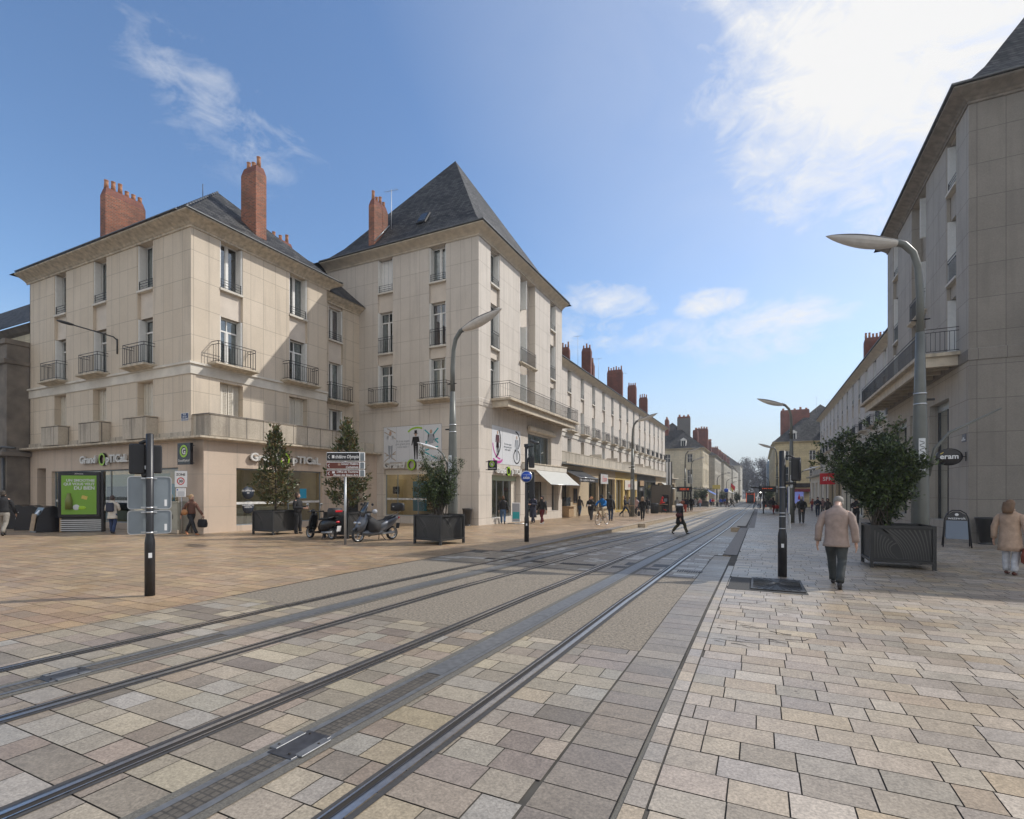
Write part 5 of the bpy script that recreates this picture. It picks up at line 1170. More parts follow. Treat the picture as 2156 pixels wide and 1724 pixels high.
# house wrapped in scaffolding and blue netting
t = thing('scaffolded_building', 'building wrapped in scaffolding and blue grey netting far down the right side', 'building', (2.4, 205, -2.3))
mb = MB(); mb.box(.6, 14, 1.2, 26, 0, 13.0, m_greystone); mb.build('wall', t)
mb = MB(); m_net = M('blue_debris_netting', (.20, .27, .36), .8, noise=.2, nscale=.6)
mb.box(-.05, 6, .0, .04, 0, 14.8, m_net); mb.box(-.05, 0, 0, 24, 0, 14.2, m_net); mb.build('netting', t)
mb = MB()
for k in range(8): mb.tube([(-.35, -.25, k*2), (6, -.25, k*2)], .05, m_galv, 5)
for k in range(4): mb.tube([(-.3+k*2, -.25, 0), (-.3+k*2, -.25, 16.2)], .05, m_galv, 5)
mb.tube([(-1.3, -.25, 14), (0, -.25, 14)], .05, m_galv, 5); mb.build('scaffolding', t)
# dark rendered house at the far left
Z = thing('dark_house', 'dark rendered house with a roof terrace at the far left edge', 'building')
mb = MB(); facade(mb, ('mY', 12.8), -60, -36.06, -.5, 9.6, [(-37.9, -36.9, 0, 2.9, .3, 'h'), (-41, -38.6, .3, 2.9, .3, 'h'), (-44.4, -42.4, .3, 2.9, .3, 'h'), (-39.6, -38.4, 4.9, 7.2, .3, 'h'), (-43, -41.8, 4.9, 7.2, .3, 'h')], m_darkrender)
mb.face([(-36.06, 12.8, -.5), (-36.06, 13.9, -.5), (-36.06, 13.9, 9.6), (-36.06, 12.8, 9.6)], m_darkrender); mb.face([(-60, 12.8, 9.6), (-36.1, 12.8, 9.6), (-36.1, 15.4, 9.6), (-60, 15.4, 9.6)], m_darkrender)
mb.face([(-60, 15.4, 9.6), (-36.08, 15.4, 9.6), (-36.08, 15.4, 11.7), (-60, 15.4, 11.7)], m_oldstone); mb.face([(-60, 13.1, 0), (-36.2, 13.1, 0), (-36.2, 13.1, 8), (-60, 13.1, 8)], m_dark); mb.build('wall', Z)
mb = MB(); sweep(mb, [(-60, 12.8), (-36.1, 12.8), (-36.1, 13.74)], [(.001, 8.5), (.12, 8.55), (.16, 8.75), (.001, 8.8)], m_darkrender); sweep(mb, [(-60, 12.8), (-36.1, 12.8), (-36.1, 13.74)], [(.001, 3.55), (.3, 3.6), (.3, 3.8), (.001, 3.85)], m_darkrender); sweep(mb, [(-60, 12.8), (-36.1, 12.8), (-36.1, 13.74)], [(.001, 9.55), (.1, 9.6), (.1, 9.85), (-.1, 9.85)], m_darkrender)
sweep(mb, [(-60, 15.4), (-36.1, 15.4)], [(.001, 11.4), (.2, 11.5), (.5, 11.75), (.001, 11.8)], m_darkrender); mb.build('cornice', Z)
mb = MB(); mb.loft([[(-60, 14.75, 11.75), (-36.1, 14.75, 11.75), (-36.1, 15.1, 11.95), (-60, 15.1, 11.95)], [(-60, 19, 15.9), (-36.1, 19, 15.9), (-36.1, 19.2, 15.7), (-60, 19.2, 15.7)]], m_slate); mb.build('roof', Z)
mb = MB(); fbox(mb, ('mY', 15.4), -38.9, -37.3, -.08, -.002, 9.62, 11.2, m_corniceD); fbox(mb, ('mY', 15.4), -38.6, -37.6, -.1, -.08, 9.7, 11.0, m_dark); mb.build('attic_window', Z)
mb = MB(); mb.tube([(-36.25, 12.72, 0), (-36.25, 12.72, 3.5)], .06, m_zinc, 8); mb.tube([(-36.4, 12.6, 3.95), (-36.0, 12.6, 4.05), (-35.4, 12.9, 4.0)], .06, m_zinc, 8); mb.build('drainpipe', Z)

# ================================================================== street furniture
def lamp(name, label, x, y, hsc=1.0, side=-1, low=True, group='tall street lamps with leaf shaped heads', lowhead=True, seg=14):
    """side: direction of the main head over the street (+1 towards +X)"""
    z = P(y); t = thing(name, label, 'street lamp', (x, y, z), 0, group); s = side
    mb = MB(); Hh = 7.2*hsc
    mb.tube([(0, 0, -.05), (0, 0, 1.2), (0, 0, 2.6), (0, 0, 4.2), (0, 0, 5.6*hsc)], [.20, .195, .18, .135, .095], m_lampgrey, seg)
    mb.tube([(0, 0, 5.6*hsc), (0, 0, 6.5*hsc), (s*.04, 0, Hh), (s*.14, 0, Hh+.4), (s*.34, 0, Hh+.66), (s*.6, 0, Hh+.78)], [.09, .085, .08, .08, .085, .09], m_lampgrey, seg)
    mb.build('pole', t)
    # head: long leaf, dark on top, pale below
    def head(base, L, w, h, tilt, m1, m2, nm):
        mb = MB(); n = 12; sec = 16
        rings = []
        for k in range(n+1):
            u = k/n; ww = w*(math.sin(PI*min(1, (u*.92+.08)))**.7)*(1-.15*u)+.015; hh = h*(math.sin(PI*min(1, u*.9+.1))**.8)+.012
            cx = base[0]+s_*L*u; cz = base[2]+L*tilt*u
            rings.append([(cx, base[1]+ww*math.cos(a), cz+(hh if math.sin(a) < 0 else hh*.45)*math.sin(a)) for a in [2*PI*i/sec for i in range(sec)]])
        for k in range(n):
            for i in range(sec):
                j = (i+1) % sec; a = 2*PI*(i+.5)/sec
                mb.face([rings[k][i], rings[k][j], rings[k+1][j], rings[k+1][i]], m2 if math.sin(a) < 0.05 else m1, True)
        mb.face(rings[0], m1); mb.face(rings[-1], m1); return mb.build(nm, t)
    s_ = s; head((s*.48, 0, Hh+.74), 1.62, .25, .22, .32, m_lampdark, m_diff, 'lamp_head')
    mb = MB()
    for zz in (4.05, 4.32): mb.lathe([(.15, zz), (.15, zz+.035)], m_alu, seg=seg)
    for q in (1, -1): mb.tube([(.08*q, -.02, 5.9*hsc), (.2*q, -.05, 5.9*hsc)], .02, m_iron, 5)
    mb.box(.1*-s, .3*-s, -.03, .03, 4.15, 4.2, m_iron) if s < 0 else mb.box(-.32, -.1, -.03, .03, 4.15, 4.2, m_iron); mb.build('clamp', t)
    mb = MB()      # oval pierced plate
    mb.obox((0, -.178, 2.75), (.07, 0, 0), (0, .006, 0), (0, 0, .42), m_alu)
    for k in range(12): mb.obox((0, -.186, 2.4+k*.062), (.05, 0, .02*(-1)**k), (0, .004, 0), (0, 0, .008), m_dark)
    mb.build('pierced_plate', t)
    if low:
        mb = MB(); q = -s
        mb.tube([(q*.15, 0, 2.2), (q*.26, 0, 2.9), (q*.45, 0, 3.25), (q*.75, 0, 3.48)] if lowhead else [(q*.17, 0, 2.2), (q*.3, 0, 2.9), (q*.6, 0, 3.3), (q*1.6, 0, 3.85)], [.045, .04, .035, .03] if lowhead else [.05, .042, .035, .02], m_lampgrey, 8); mb.build('low_arm', t)
        if lowhead: s_ = q; head((q*.7, 0, 3.47), .95, .13, .09, .28, m_diffw, m_diff, 'low_lamp_head')
    return t
lamp('street_lamp', 'tall grey lamp with leaf shaped head in front of the tower, behind the bushy planter', -10.55, 16.6, 1.0, 1)
lamp('street_lamp', 'huge grey lamp rising behind the large right planter, leaf shaped head pointing left', 3.75, 16.6, 1.06, -1, lowhead=False)
lamp('street_lamp', 'grey lamp on the left pavement in front of the ochre shopfront', -9.76, 43.7, 1.03, 1, low=False)
lamp('street_lamp', 'grey lamp behind the right signal pole', 1.9, 39, 1.0, -1, lowhead=True)
lamp('street_lamp', 'smaller looking grey lamp beside the yellow stone house', 1.9, 71, 1.0, -1, low=False)
lamp('street_lamp', 'grey lamp by the tram shelter, nearer one of the pair', -9.4, 75, 1.03, 1, low=False)
lamp('street_lamp', 'grey lamp by the tram shelter, farther one of the pair', -10.2, 89, 1.0, 1, low=False)
for i, (x, y) in enumerate(((-7.9, 113), (-7.6, 140), (-7.4, 165), (1.9, 128), (2.0, 160))):
    t = thing('curved_lamp', ('thin curved dark lamp in front of the far left houses', 'thin curved dark lamp in front of the far right houses')[i > 2], 'street lamp', (x, y, P(y)), 0, ('curved lamps along the far left pavement', 'curved lamps along the far right pavement')[i > 2])
    s = 1 if i < 3 else -1; mb = MB(); mb.tube([(0, 0, 0), (0, 0, 5.2), (s*.1, 0, 5.9), (s*.6, 0, 6.4), (s*1.9, 0, 6.8)], [.09, .07, .05, .045, .03], m_anth, 8); mb.build('pole', t)
    mb = MB(); mb.ball((s*2.2, 0, 6.82), (.4, .14, .07), m_anth, 10, 6); mb.build('lamp_head', t)

def pole_base(t, h, top, r0=.072, r1=.052, hz=.95):
    mb = MB(); mb.lathe([(r0, 0), (r0, hz-.08), (r0*.93, hz-.03), (r1, hz+.05), (r1, top), (r1*.6, top+.01)], m_black, seg=20)
    mb.box(-.02, .03, -r0-.004, -r0+.01, hz-.32, hz-.24, m_whitep); mb.build('pole', t)
# left signal seen from behind
yaw = math.atan2(9.04, 4.99)
t = thing('signal_pole', 'black traffic signal pole seen from behind with two grey sign backs, left foreground', 'traffic signal', (-9.04, 4.99, 0), yaw)
pole_base(t, 0, 2.66, .074, .054, .95)
mb = MB(); mb.box(-.28, -.06, .06, .2, 2.0, 2.5, m_blackm, .02); mb.box(.02, .17, .10, .2, 2.02, 2.49, m_blackm, .02); mb.box(-.06, .02, .08, .16, 2.0, 2.5, m_blackm, .01); mb.box(-.07, -.01, .0, .1, 2.08, 2.14, m_galv); mb.build('signal_head', t)
mb = MB(); mb.tube([(0, .05, 2.55), (-.06, .1, 2.55), (-.14, .12, 2.5)], .03, m_blackm, 6); mb.tube([(0, .05, 2.0), (-.1, .1, 1.97)], .035, m_blackm, 6); mb.build('bracket', t)
for z0, z1 in ((1.42, 1.965), (1.01, 1.405)):
    mb = MB(); w = .30; seg = []
    def rr(w, z0, z1, r, y): 
        pts = []
        for cx, cz, a0 in ((w-r, z0+r, -PI/2), (w-r, z1-r, 0), (-w+r, z1-r, PI/2), (-w+r, z0+r, PI)):
            for k in range(5): a = a0+PI/2*k/4; pts.append((cx+r*math.cos(a), y, cz+r*math.sin(a)))
        return pts
    mb.loft([rr(w, z0, z1, .05, .075), rr(w, z0, z1, .05, .1)], m_alu, False, True); mb.loft([rr(w, z0, z1, .05, .075), rr(w-.013, z0+.013, z1-.013, .04, .075)], m_alu, False, False)
    mb.face(rr(w-.013, z0+.013, z1-.013, .04, .088), m_plateback); mb.box(-.12, .1, .055, .086, z0+.02, z0+.045, m_alu); mb.box(-.12, .1, .055, .086, z1-.045, z1-.02, m_alu)
    mb.box(.20, .235, .086, .0875, z0+.05, z0+.16, m_whitep)
    o = mb.build('sign_plate', t)
    mb = MB()
    for zz in (z0+.03, z1-.03): mb.lathe([(.058, zz-.012), (.058, zz+.012)], m_alu, seg=16)
    mb.build('clamp', o)
# tram signal pole
t = thing('tram_signal_pole', 'black pole with round blue tram sign and camera in front of the tower', 'traffic signal', (-7.53, 16.76, P(16.8)), R(20))
pole_base(t, 0, 3.5, .085, .062, .9)
mb = MB(); mb.box(.08, .28, -.08, .1, 2.65, 3.05, m_blackm, .02); mb.build('signal_head', t)
mb = MB(); mb.box(.08, .28, -.08, .1, 1.55, 2.5, m_blackm, .02); mb.build('signal_head', t)
mb = MB(); mb.lathe([(.20, -.02), (.215, -.01), (.215, .01)], m_alu, (0, -.1, 2.33), 28, axis='y'); mb.lathe([(.185, -.005), (.185, 0)], m_blue, (0, -.122, 2.33), 28, axis='y'); o = mb.build('round_sign', t)
mb = MB(); mb.box(-.11, .11, -.13, -.127, 2.27, 2.32, m_whitep, .001); mb.box(-.13, .13, -.13, -.127, 2.25, 2.262, m_whitep)
for k in range(3): mb.box(-.09+k*.065, -.05+k*.065, -.1315, -.13, 2.285, 2.31, m_blue)
mb.tube([(-.02, -.129, 2.32), (.02, -.129, 2.36), (-.015, -.129, 2.40)], .005, m_whitep, 4); mb.box(-.13, .13, -.13, -.127, 2.40, 2.405, m_whitep); mb.build('tram_symbol', o)
mb = MB(); mb.tube([(0, 0, 3.4), (.25, -.05, 3.42)], .025, m_black, 6); mb.tube([(.14, .1, 3.62), (.42, -.25, 3.5)], .055, m_lampdark, 10); mb.build('camera', t)
mb = MB(); mb.box(-.09, -.05, -.03, .03, 3.4, 3.5, m_black); mb.lathe([(.07, 3.38), (.07, 3.41)], m_black, seg=12); mb.build('bracket', t)
# right signal pole
t = thing('signal_pole', 'black traffic signal pole seen edge on beside the manhole, right of the tracks', 'traffic signal', (.42, 11.98, -.05), R(-2))
pole_base(t, 0, 2.6, .085, .062, .93)
mb = MB(); mb.box(.16, .34, -.03, .13, 1.98, 2.46, m_blackm, .02); mb.lathe([(.0, .0), (.245, .0), (.245, .03), (0, .03)], m_blackm, (.30, .12, 2.22), 24, axis='x'); mb.tube([(0, 0, 2.5), (.14, 0, 2.5), (.27, .02, 2.42)], .02, m_blackm, 6); mb.tube([(0, 0, 1.93), (.25, .03, 1.93)], .03, m_blackm, 6); mb.build('signal_head', t)
for z0, z1, a in ((1.3, 1.88, .10), (.98, 1.28, .12)):
    mb = MB(); mb.box(a, a+.03, -.02, .5, z0, z1, m_alu, .01); mb.box(a-.004, a, .0, .48, z0+.02, z1-.02, m_blue if z0 > 1.2 else m_whitep); o = mb.build('sign_plate', t)
    mb = MB()
    for zz in (z0+.02, z1-.03): mb.lathe([(.066, zz-.01), (.066, zz+.01)], m_alu, seg=16)
    mb.build('clamp', o)
# finger post
yw = math.atan2(12.4, 12.9)*.62
t = thing('finger_post', 'silver post with one black and two brown direction signs in front of the scooters', 'sign', (-12.4, 12.9, -.05), R(24))
mb = MB(); mb.lathe([(.04, 0), (.04, 2.3)], m_galv, seg=14); mb.lathe([(.04, 2.3), (.035, 3.05)], m_galv, seg=10); mb.build('post', t)
for (z0, z1, mt, l1, l2, sz) in ((2.76, 3.06, m_signblack, 'théâtre Olympia', None, .135), (2.50, 2.74, m_brown, 'Grand Théâtre', 'Cathédrale', .095), (2.24, 2.48, m_brown, 'Office de Tourisme', 'Musée des Beaux Arts', .092)):
    mb = MB(); mb.box(-.60, .52, -.09, -.05, z0, z1, m_whitep, .02); mb.box(-.585, .505, -.094, -.088, z0+.018, z1-.018, mt); mb.box(.42, .64, .05, .09, z0, z1, m_whitep, .02); mb.box(.44, .62, .045, .052, z0+.02, z1-.02, m_plateback); 
    zc = (z0+z1)/2
    for q in (1, -1): mb.obox((-.52, -.096, zc+q*.028), (.028, 0, q*.03), (0, .002, 0), (-.006*q, 0, .006), m_whitep)
    o = mb.build('sign_panel', t)
    mb = MB(); px = -.37 if l2 is None else (-.17 if l1.startswith('G') else -.36); mb.box(px-.04, px+.045, -.0985, -.096, zc-.05+(.05 if l2 else 0)-.0, zc+.05+(.02 if l2 else 0), m_whitep if l2 is None or l1[0] == 'O' else M('tan_print', (.4, .25, .18), .5)); mb.build('pictogram', o)
    if l2: text('lettering', l1, sz, m_whitep, (.47, -.098, zc+.02), (1, 0, 0), (0, -1, 0), o, align='RIGHT', ext=.001, bold=.002, shear=.2); text('lettering', l2, sz, m_whitep, (.47, -.098, zc-.085), (1, 0, 0), (0, -1, 0), o, align='RIGHT', ext=.001, bold=.002, shear=.2)
    else: text('lettering', l1, sz*1.15, m_whitep, (.48, -.098, zc-.05), (1, 0, 0), (0, -1, 0), o, align='RIGHT', ext=.001, bold=.003, shear=.2, sx=.76)
# zone 30 sign
t = thing('speed_sign', 'white zone 30 speed limit sign on a thin grey post at the building corner', 'sign', (-21.75, 13.25, -.05), R(30))
mb = MB(); mb.lathe([(.03, 0), (.03, 2.55)], m_galv, seg=10); mb.build('post', t)
mb = MB(); mb.box(-.25, .25, -.07, -.04, 1.93, 2.62, m_alu, .02); mb.box(-.235, .235, -.075, -.069, 1.945, 2.605, m_whitep); mb.build('plate', t)
mb = MB()
for i in range(28):
    a0, a1 = 2*PI*i/28, 2*PI*(i+1)/28; f = lambda a, r: (r*math.cos(a), -.077, 2.19+r*math.sin(a)); mb.face([f(a0, .115), f(a0, .155), f(a1, .155), f(a1, .115)], m_red)
mb.build('red_ring', t)
text('lettering', 'ZONE', .13, m_textb, (0, -.077, 2.42), (1, 0, 0), (0, -1, 0), t, align='CENTER', bold=.003); text('number', '30', .16, m_textb, (0, -.077, 2.135), (1, 0, 0), (0, -1, 0), t, align='CENTER', bold=.004)
mb = MB(); mb.box(-.19, .19, -.07, -.045, 1.53, 1.9, m_whitep, .015); mb.box(-.16, -.11, -.072, -.069, 1.8, 1.86, m_blue)
for k in range(8): mb.box(-.13, .13, -.072, -.069, 1.57+k*.025, 1.58+k*.025, m_prg)
mb.build('info_plate', t)
# advertising panel
t = thing('advertising_panel', 'black framed advertising panel with green smoothie poster in front of the optician', 'advertising panel', (-26.3, 11.75, -.03), R(40))
m_pgreen = M('poster_green', (.16, .33, .03), .4)
mb = MB(); mb.box(-.78, .78, -.14, .14, .62, 2.58, m_signblack, .03); mb.box(.78, .88, -.1, .1, 0, 2.62, m_signblack, .01); mb.box(-.75, -.68, -.06, .06, 0, .64, m_shelf); mb.build('frame', t)
mb = MB()
for k in range(6): mb.box(-.7, .8, -.1, -.07, .06+k*.085, .1+k*.085, m_alu)
mb.box(-.7, .8, -.05, .05, 0.02, .62, m_anth); mb.build('plinth', t)
mb = MB(); mb.box(-.64, .64, -.146, -.139, .76, 2.42, m_pgreen); p_ = mb.build('poster', t)
text('lettering', 'UN SMOOTHIE\nQUI VOUS VEUT', .155, m_pale, (.58, -.15, 2.16), (1, 0, 0), (0, -1, 0), p_, align='RIGHT', bold=.004); text('lettering', 'DU BIEN', .2, m_pale, (.58, -.15, 1.82), (1, 0, 0), (0, -1, 0), p_, align='RIGHT', bold=.005)
mb = MB(); mb.lathe([(.0, .98), (.13, .98), (.135, 1.35), (.1, 1.5), (.07, 1.55), (.07, 1.66), (0, 1.66)], M('smoothie_bottle', (.16, .18, .04), .4), (-.36, -.15, 0), 14); mb.ball((-.1, -.15, 1.06), (.13, .01, .12), m_pale); mb.ball((.1, -.15, 1.04), (.17, .01, .08), m_green); mb.obox((.2, -.15, 1.48), (.1, 0, -.03), (0, .005, 0), (.02, 0, .07), m_gold); mb.build('print', p_)
text('lettering', 'JCDecaux', .075, m_letter, (0, -.146, 2.475), (1, 0, 0), (0, -1, 0), t, align='CENTER')
# buried recycling bins
for i, (x, y, lab) in enumerate(((-31.6, 11.7, 'glossy black recycling hatch, leftmost of the three beside the optician'), (-29.9, 11.5, 'glossy black recycling hatch in the middle of the three'), (-27.75, 11.2, 'glossy black recycling hatch with wooden flap next to the advertising panel'))):
    t = thing('recycling_bin', lab, 'recycling bin', (x, y, -.03), R(38), 'recycling hatches left of the advertising panel')
    t.rotation_euler = (0, 0, R((-42, -40, -8)[i]))
    mb = MB(); prof = [(-.5, 0), (-.42, .62), (-.22, 1.05), (.1, 1.12), (.3, 1.02), (.5, .4), (.52, 0)]
    mb.prism(prof, 'x', -.42, .42, m_signblack); mb.build('body', t)
    mb = MB()
    if i == 2: mb.obox((0, -.485, .42), (.27, 0, 0), (0, .012, .0), (0, .045, .36), m_shelf)
    else: mb.obox((0, -.455, .62), (.24, 0, 0), (0, .03, .02), (0, .03, .1), m_alu)
    mb.build('flap', t)
    mb = MB(); mb.obox((.12, -.36, .86), (.12, 0, 0), (0, .006, 0), (0, .06, .08), m_whitep); mb.build('label', t)
# electric cabinet
t = thing('electric_cabinet', 'beige electricity cabinet against the shop wall behind the woman in brown', 'cabinet', (-22.35, 13.36, -.05))
m_cab = M('cabinet_beige', (.36, .345, .28), .6, noise=.08)
mb = MB(); mb.box(-.75, .55, -.24, .3, .16, 1.28, m_cab, .01); mb.box(-.78, .58, -.27, .3, 1.28, 1.34, m_cab, .01); mb.box(-.77, .57, -.28, .3, 0, .16, m_conc, .01); mb.build('body', t)
for a, b in ((-.73, -.1), (-.09, .53)):
    mb = MB(); mb.box(a, b, -.252, -.241, .2, 1.25, m_cab); o = mb.build('door', t); mb = MB(); mb.box((a+b)/2-.01, (a+b)/2+.02, -.262, -.252, .6, .8, m_dark); mb.build('handle', o)
# litter pots
def pot(label, x, y, sc=1.):
    t = thing('litter_pot', label, 'litter bin', (x, y, P(y))); mb = MB(); mb.lathe([(.20*sc, 0), (.20*sc, .03), (.14*sc, .05), (.17*sc, .1), (.27*sc, .88), (.29*sc, .9), (.29*sc, .95), (.25*sc, .95), (.23*sc, .7)], m_anth, seg=24); mb.build('body', t)
pot('tapered dark grey litter pot against the tower wall', -14.4, 24.15); pot('tapered black litter pot against the right tower wall', 7.25, 23.7, 1.15)
# A-frame boards
m_chalk = M('blue_grey_board', (.15, .185, .235), .4)
t = thing('pavement_board', 'black rounded pavement board with blue grey panel in front of the right tower', 'pavement board', (5.95, 22.0, P(22)), R(-12))
for s in (1, -1):
    mb = MB(); pts = [(-.36, .0), (-.30, .95), (-.24, 1.12), (-.1, 1.22), (.1, 1.22), (.24, 1.12), (.30, .95), (.36, .0)]
    mb.tube([(p[0], -s*(.34*(1-p[1]/1.25)+.02), p[1]) for p in pts], .02, m_black, 8)
    mb.build('frame', t)
    mb = MB(); q = lambda x, z: (x, -s*(.34*(1-z/1.25)+.02), z); mb.face([q(-.29, .28), q(.29, .28), q(.27, .88), q(-.27, .88)], m_chalk); mb.face([q(-.27, .88), q(.27, .88), q(.22, 1.08), q(.08, 1.18), q(-.08, 1.18), q(-.22, 1.08)], m_black); o = mb.build('panel', t)
text('lettering', 'wazawok', .12, m_whitep, (0, -.125, .925), (1, 0, .0), (0, -1, .25), t, align='CENTER'); mb = MB(); mb.ball((0, -.085, 1.08), (.05, .006, .045), m_whitep); mb.build('logo', t)
t = thing('pavement_board', 'small white framed poster stand by the optician glass doors', 'pavement board', (-13.0, 27.4, P(27.4)), R(20))
mb = MB(); mb.tube([(-.5, 0, .02), (.5, 0, .02)], .02, m_alu, 6); mb.tube([(0, -.25, .02), (0, .25, .02)], .02, m_alu, 6); mb.box(-.25, .25, -.02, .02, .1, 1.25, m_whitep, .01); mb.build('frame', t); mb = MB(); mb.box(-.21, .21, -.026, -.021, .15, 1.2, m_prg); mb.box(-.21, .21, -.028, -.026, .3, .7, m_teal); mb.build('poster', t)

# planters and shrubs
def planter(label, x, y, w=1.25, h=1.0, rz=0., detail=True, group='square dark metal planters'):
    t = thing('planter', label, 'planter', (x, y, P(y)), rz, group); a = w/2
    mb = MB()
    for sx in (-1, 1):
        for sy in (-1, 1): mb.box(min(sx*a, sx*(a-.07)), max(sx*a, sx*(a-.07)), min(sy*a, sy*(a-.07)), max(sy*a, sy*(a-.07)), 0, h, m_anth)
    for z0, z1 in ((.14, .2), (h-.06, h)):
        mb.box(-a+.07, a-.07, -a, -a+.05, z0, z1, m_anth); mb.box(-a+.07, a-.07, a-.05, a, z0, z1, m_anth); mb.box(-a, -a+.05, -a+.07, a-.07, z0, z1, m_anth); mb.box(a-.05, a, -a+.07, a-.07, z0, z1, m_anth)
    mb.build('frame', t)
    mb = MB(); mb.box(-a+.1, a-.1, -a+.1, a-.1, .2, h-.1, m_soil); mb.build('soil_box', t)
    for f in range(4):
        ca, sa = math.cos(f*PI/2), math.sin(f*PI/2); mb = MB()
        def loc(u, z, d): X, Y = u, -a+d; return (X*ca-Y*sa, X*sa+Y*ca, z)
        mb.face([loc(-a+.07, .2, .045), loc(a-.07, .2, .045), loc(a-.07, h-.06, .045), loc(-a+.07, h-.06, .045)], m_anth)
        if detail:
            u0, u1, z0, z1 = -a+.1, a-.1, .23, h-.09; c0 = -.25*w*.4
            def rib(p0, p1, p2):
                n = 7; pts = []
                for k in range(n+1):
                    q = k/n; pts.append((((1-q)**2*p0[0]+2*q*(1-q)*p1[0]+q*q*p2[0]), ((1-q)**2*p0[1]+2*q*(1-q)*p1[1]+q*q*p2[1])))
                for k in range(n):
                    (x0, y0), (x1, y1) = pts[k], pts[k+1]; wd0, wd1 = .004+.011*(1-k/n), .004+.011*(1-(k+1)/n); d = Vector((x1-x0, y1-y0)).normalized(); nx, ny = -d.y, d.x
                    mb.face([loc(x0+nx*wd0, y0+ny*wd0, .036), loc(x1+nx*wd1, y1+ny*wd1, .036), loc(x1-nx*wd1, y1-ny*wd1, .036), loc(x0-nx*wd0, y0-ny*wd0, .036)], m_alu2)
            for k in range(12):
                q = k/11; rib((-.42*w+q*.84*w*.98 if q > .12 else -.3*w, z1), (.0+q*.42*w, z1-.28*h), (.02*w+q*.42*w, z0))
            for k in range(7):
                q = k/6; rib((-.42*w+q*.33*w, z1-.03-q*.28), (-.42*w+q*.12*w, z0+.35*h-q*.1), (-.42*w+q*.36*w, z0))
        mb.build('panel', t)
    return t
m_alu2 = M('pierced_slit_edge', (.085, .083, .078), .45, .2)
def leaf(vs, fs, p, d, n, L, W):
    d = d.normalized(); s = d.cross(n)
    if s.length < 1e-3: s = d.orthogonal()
    s.normalize(); i = len(vs); up = s.cross(d)
    vs += [p, p+d*L*.45+s*W+up*W*.25, p+d*L, p+d*L*.45-s*W+up*W*.25, p+d*L*.45]; fs += [(i, i+1, i+4), (i+1, i+2, i+4), (i+4, i+2, i+3), (i, i+4, i+3)]
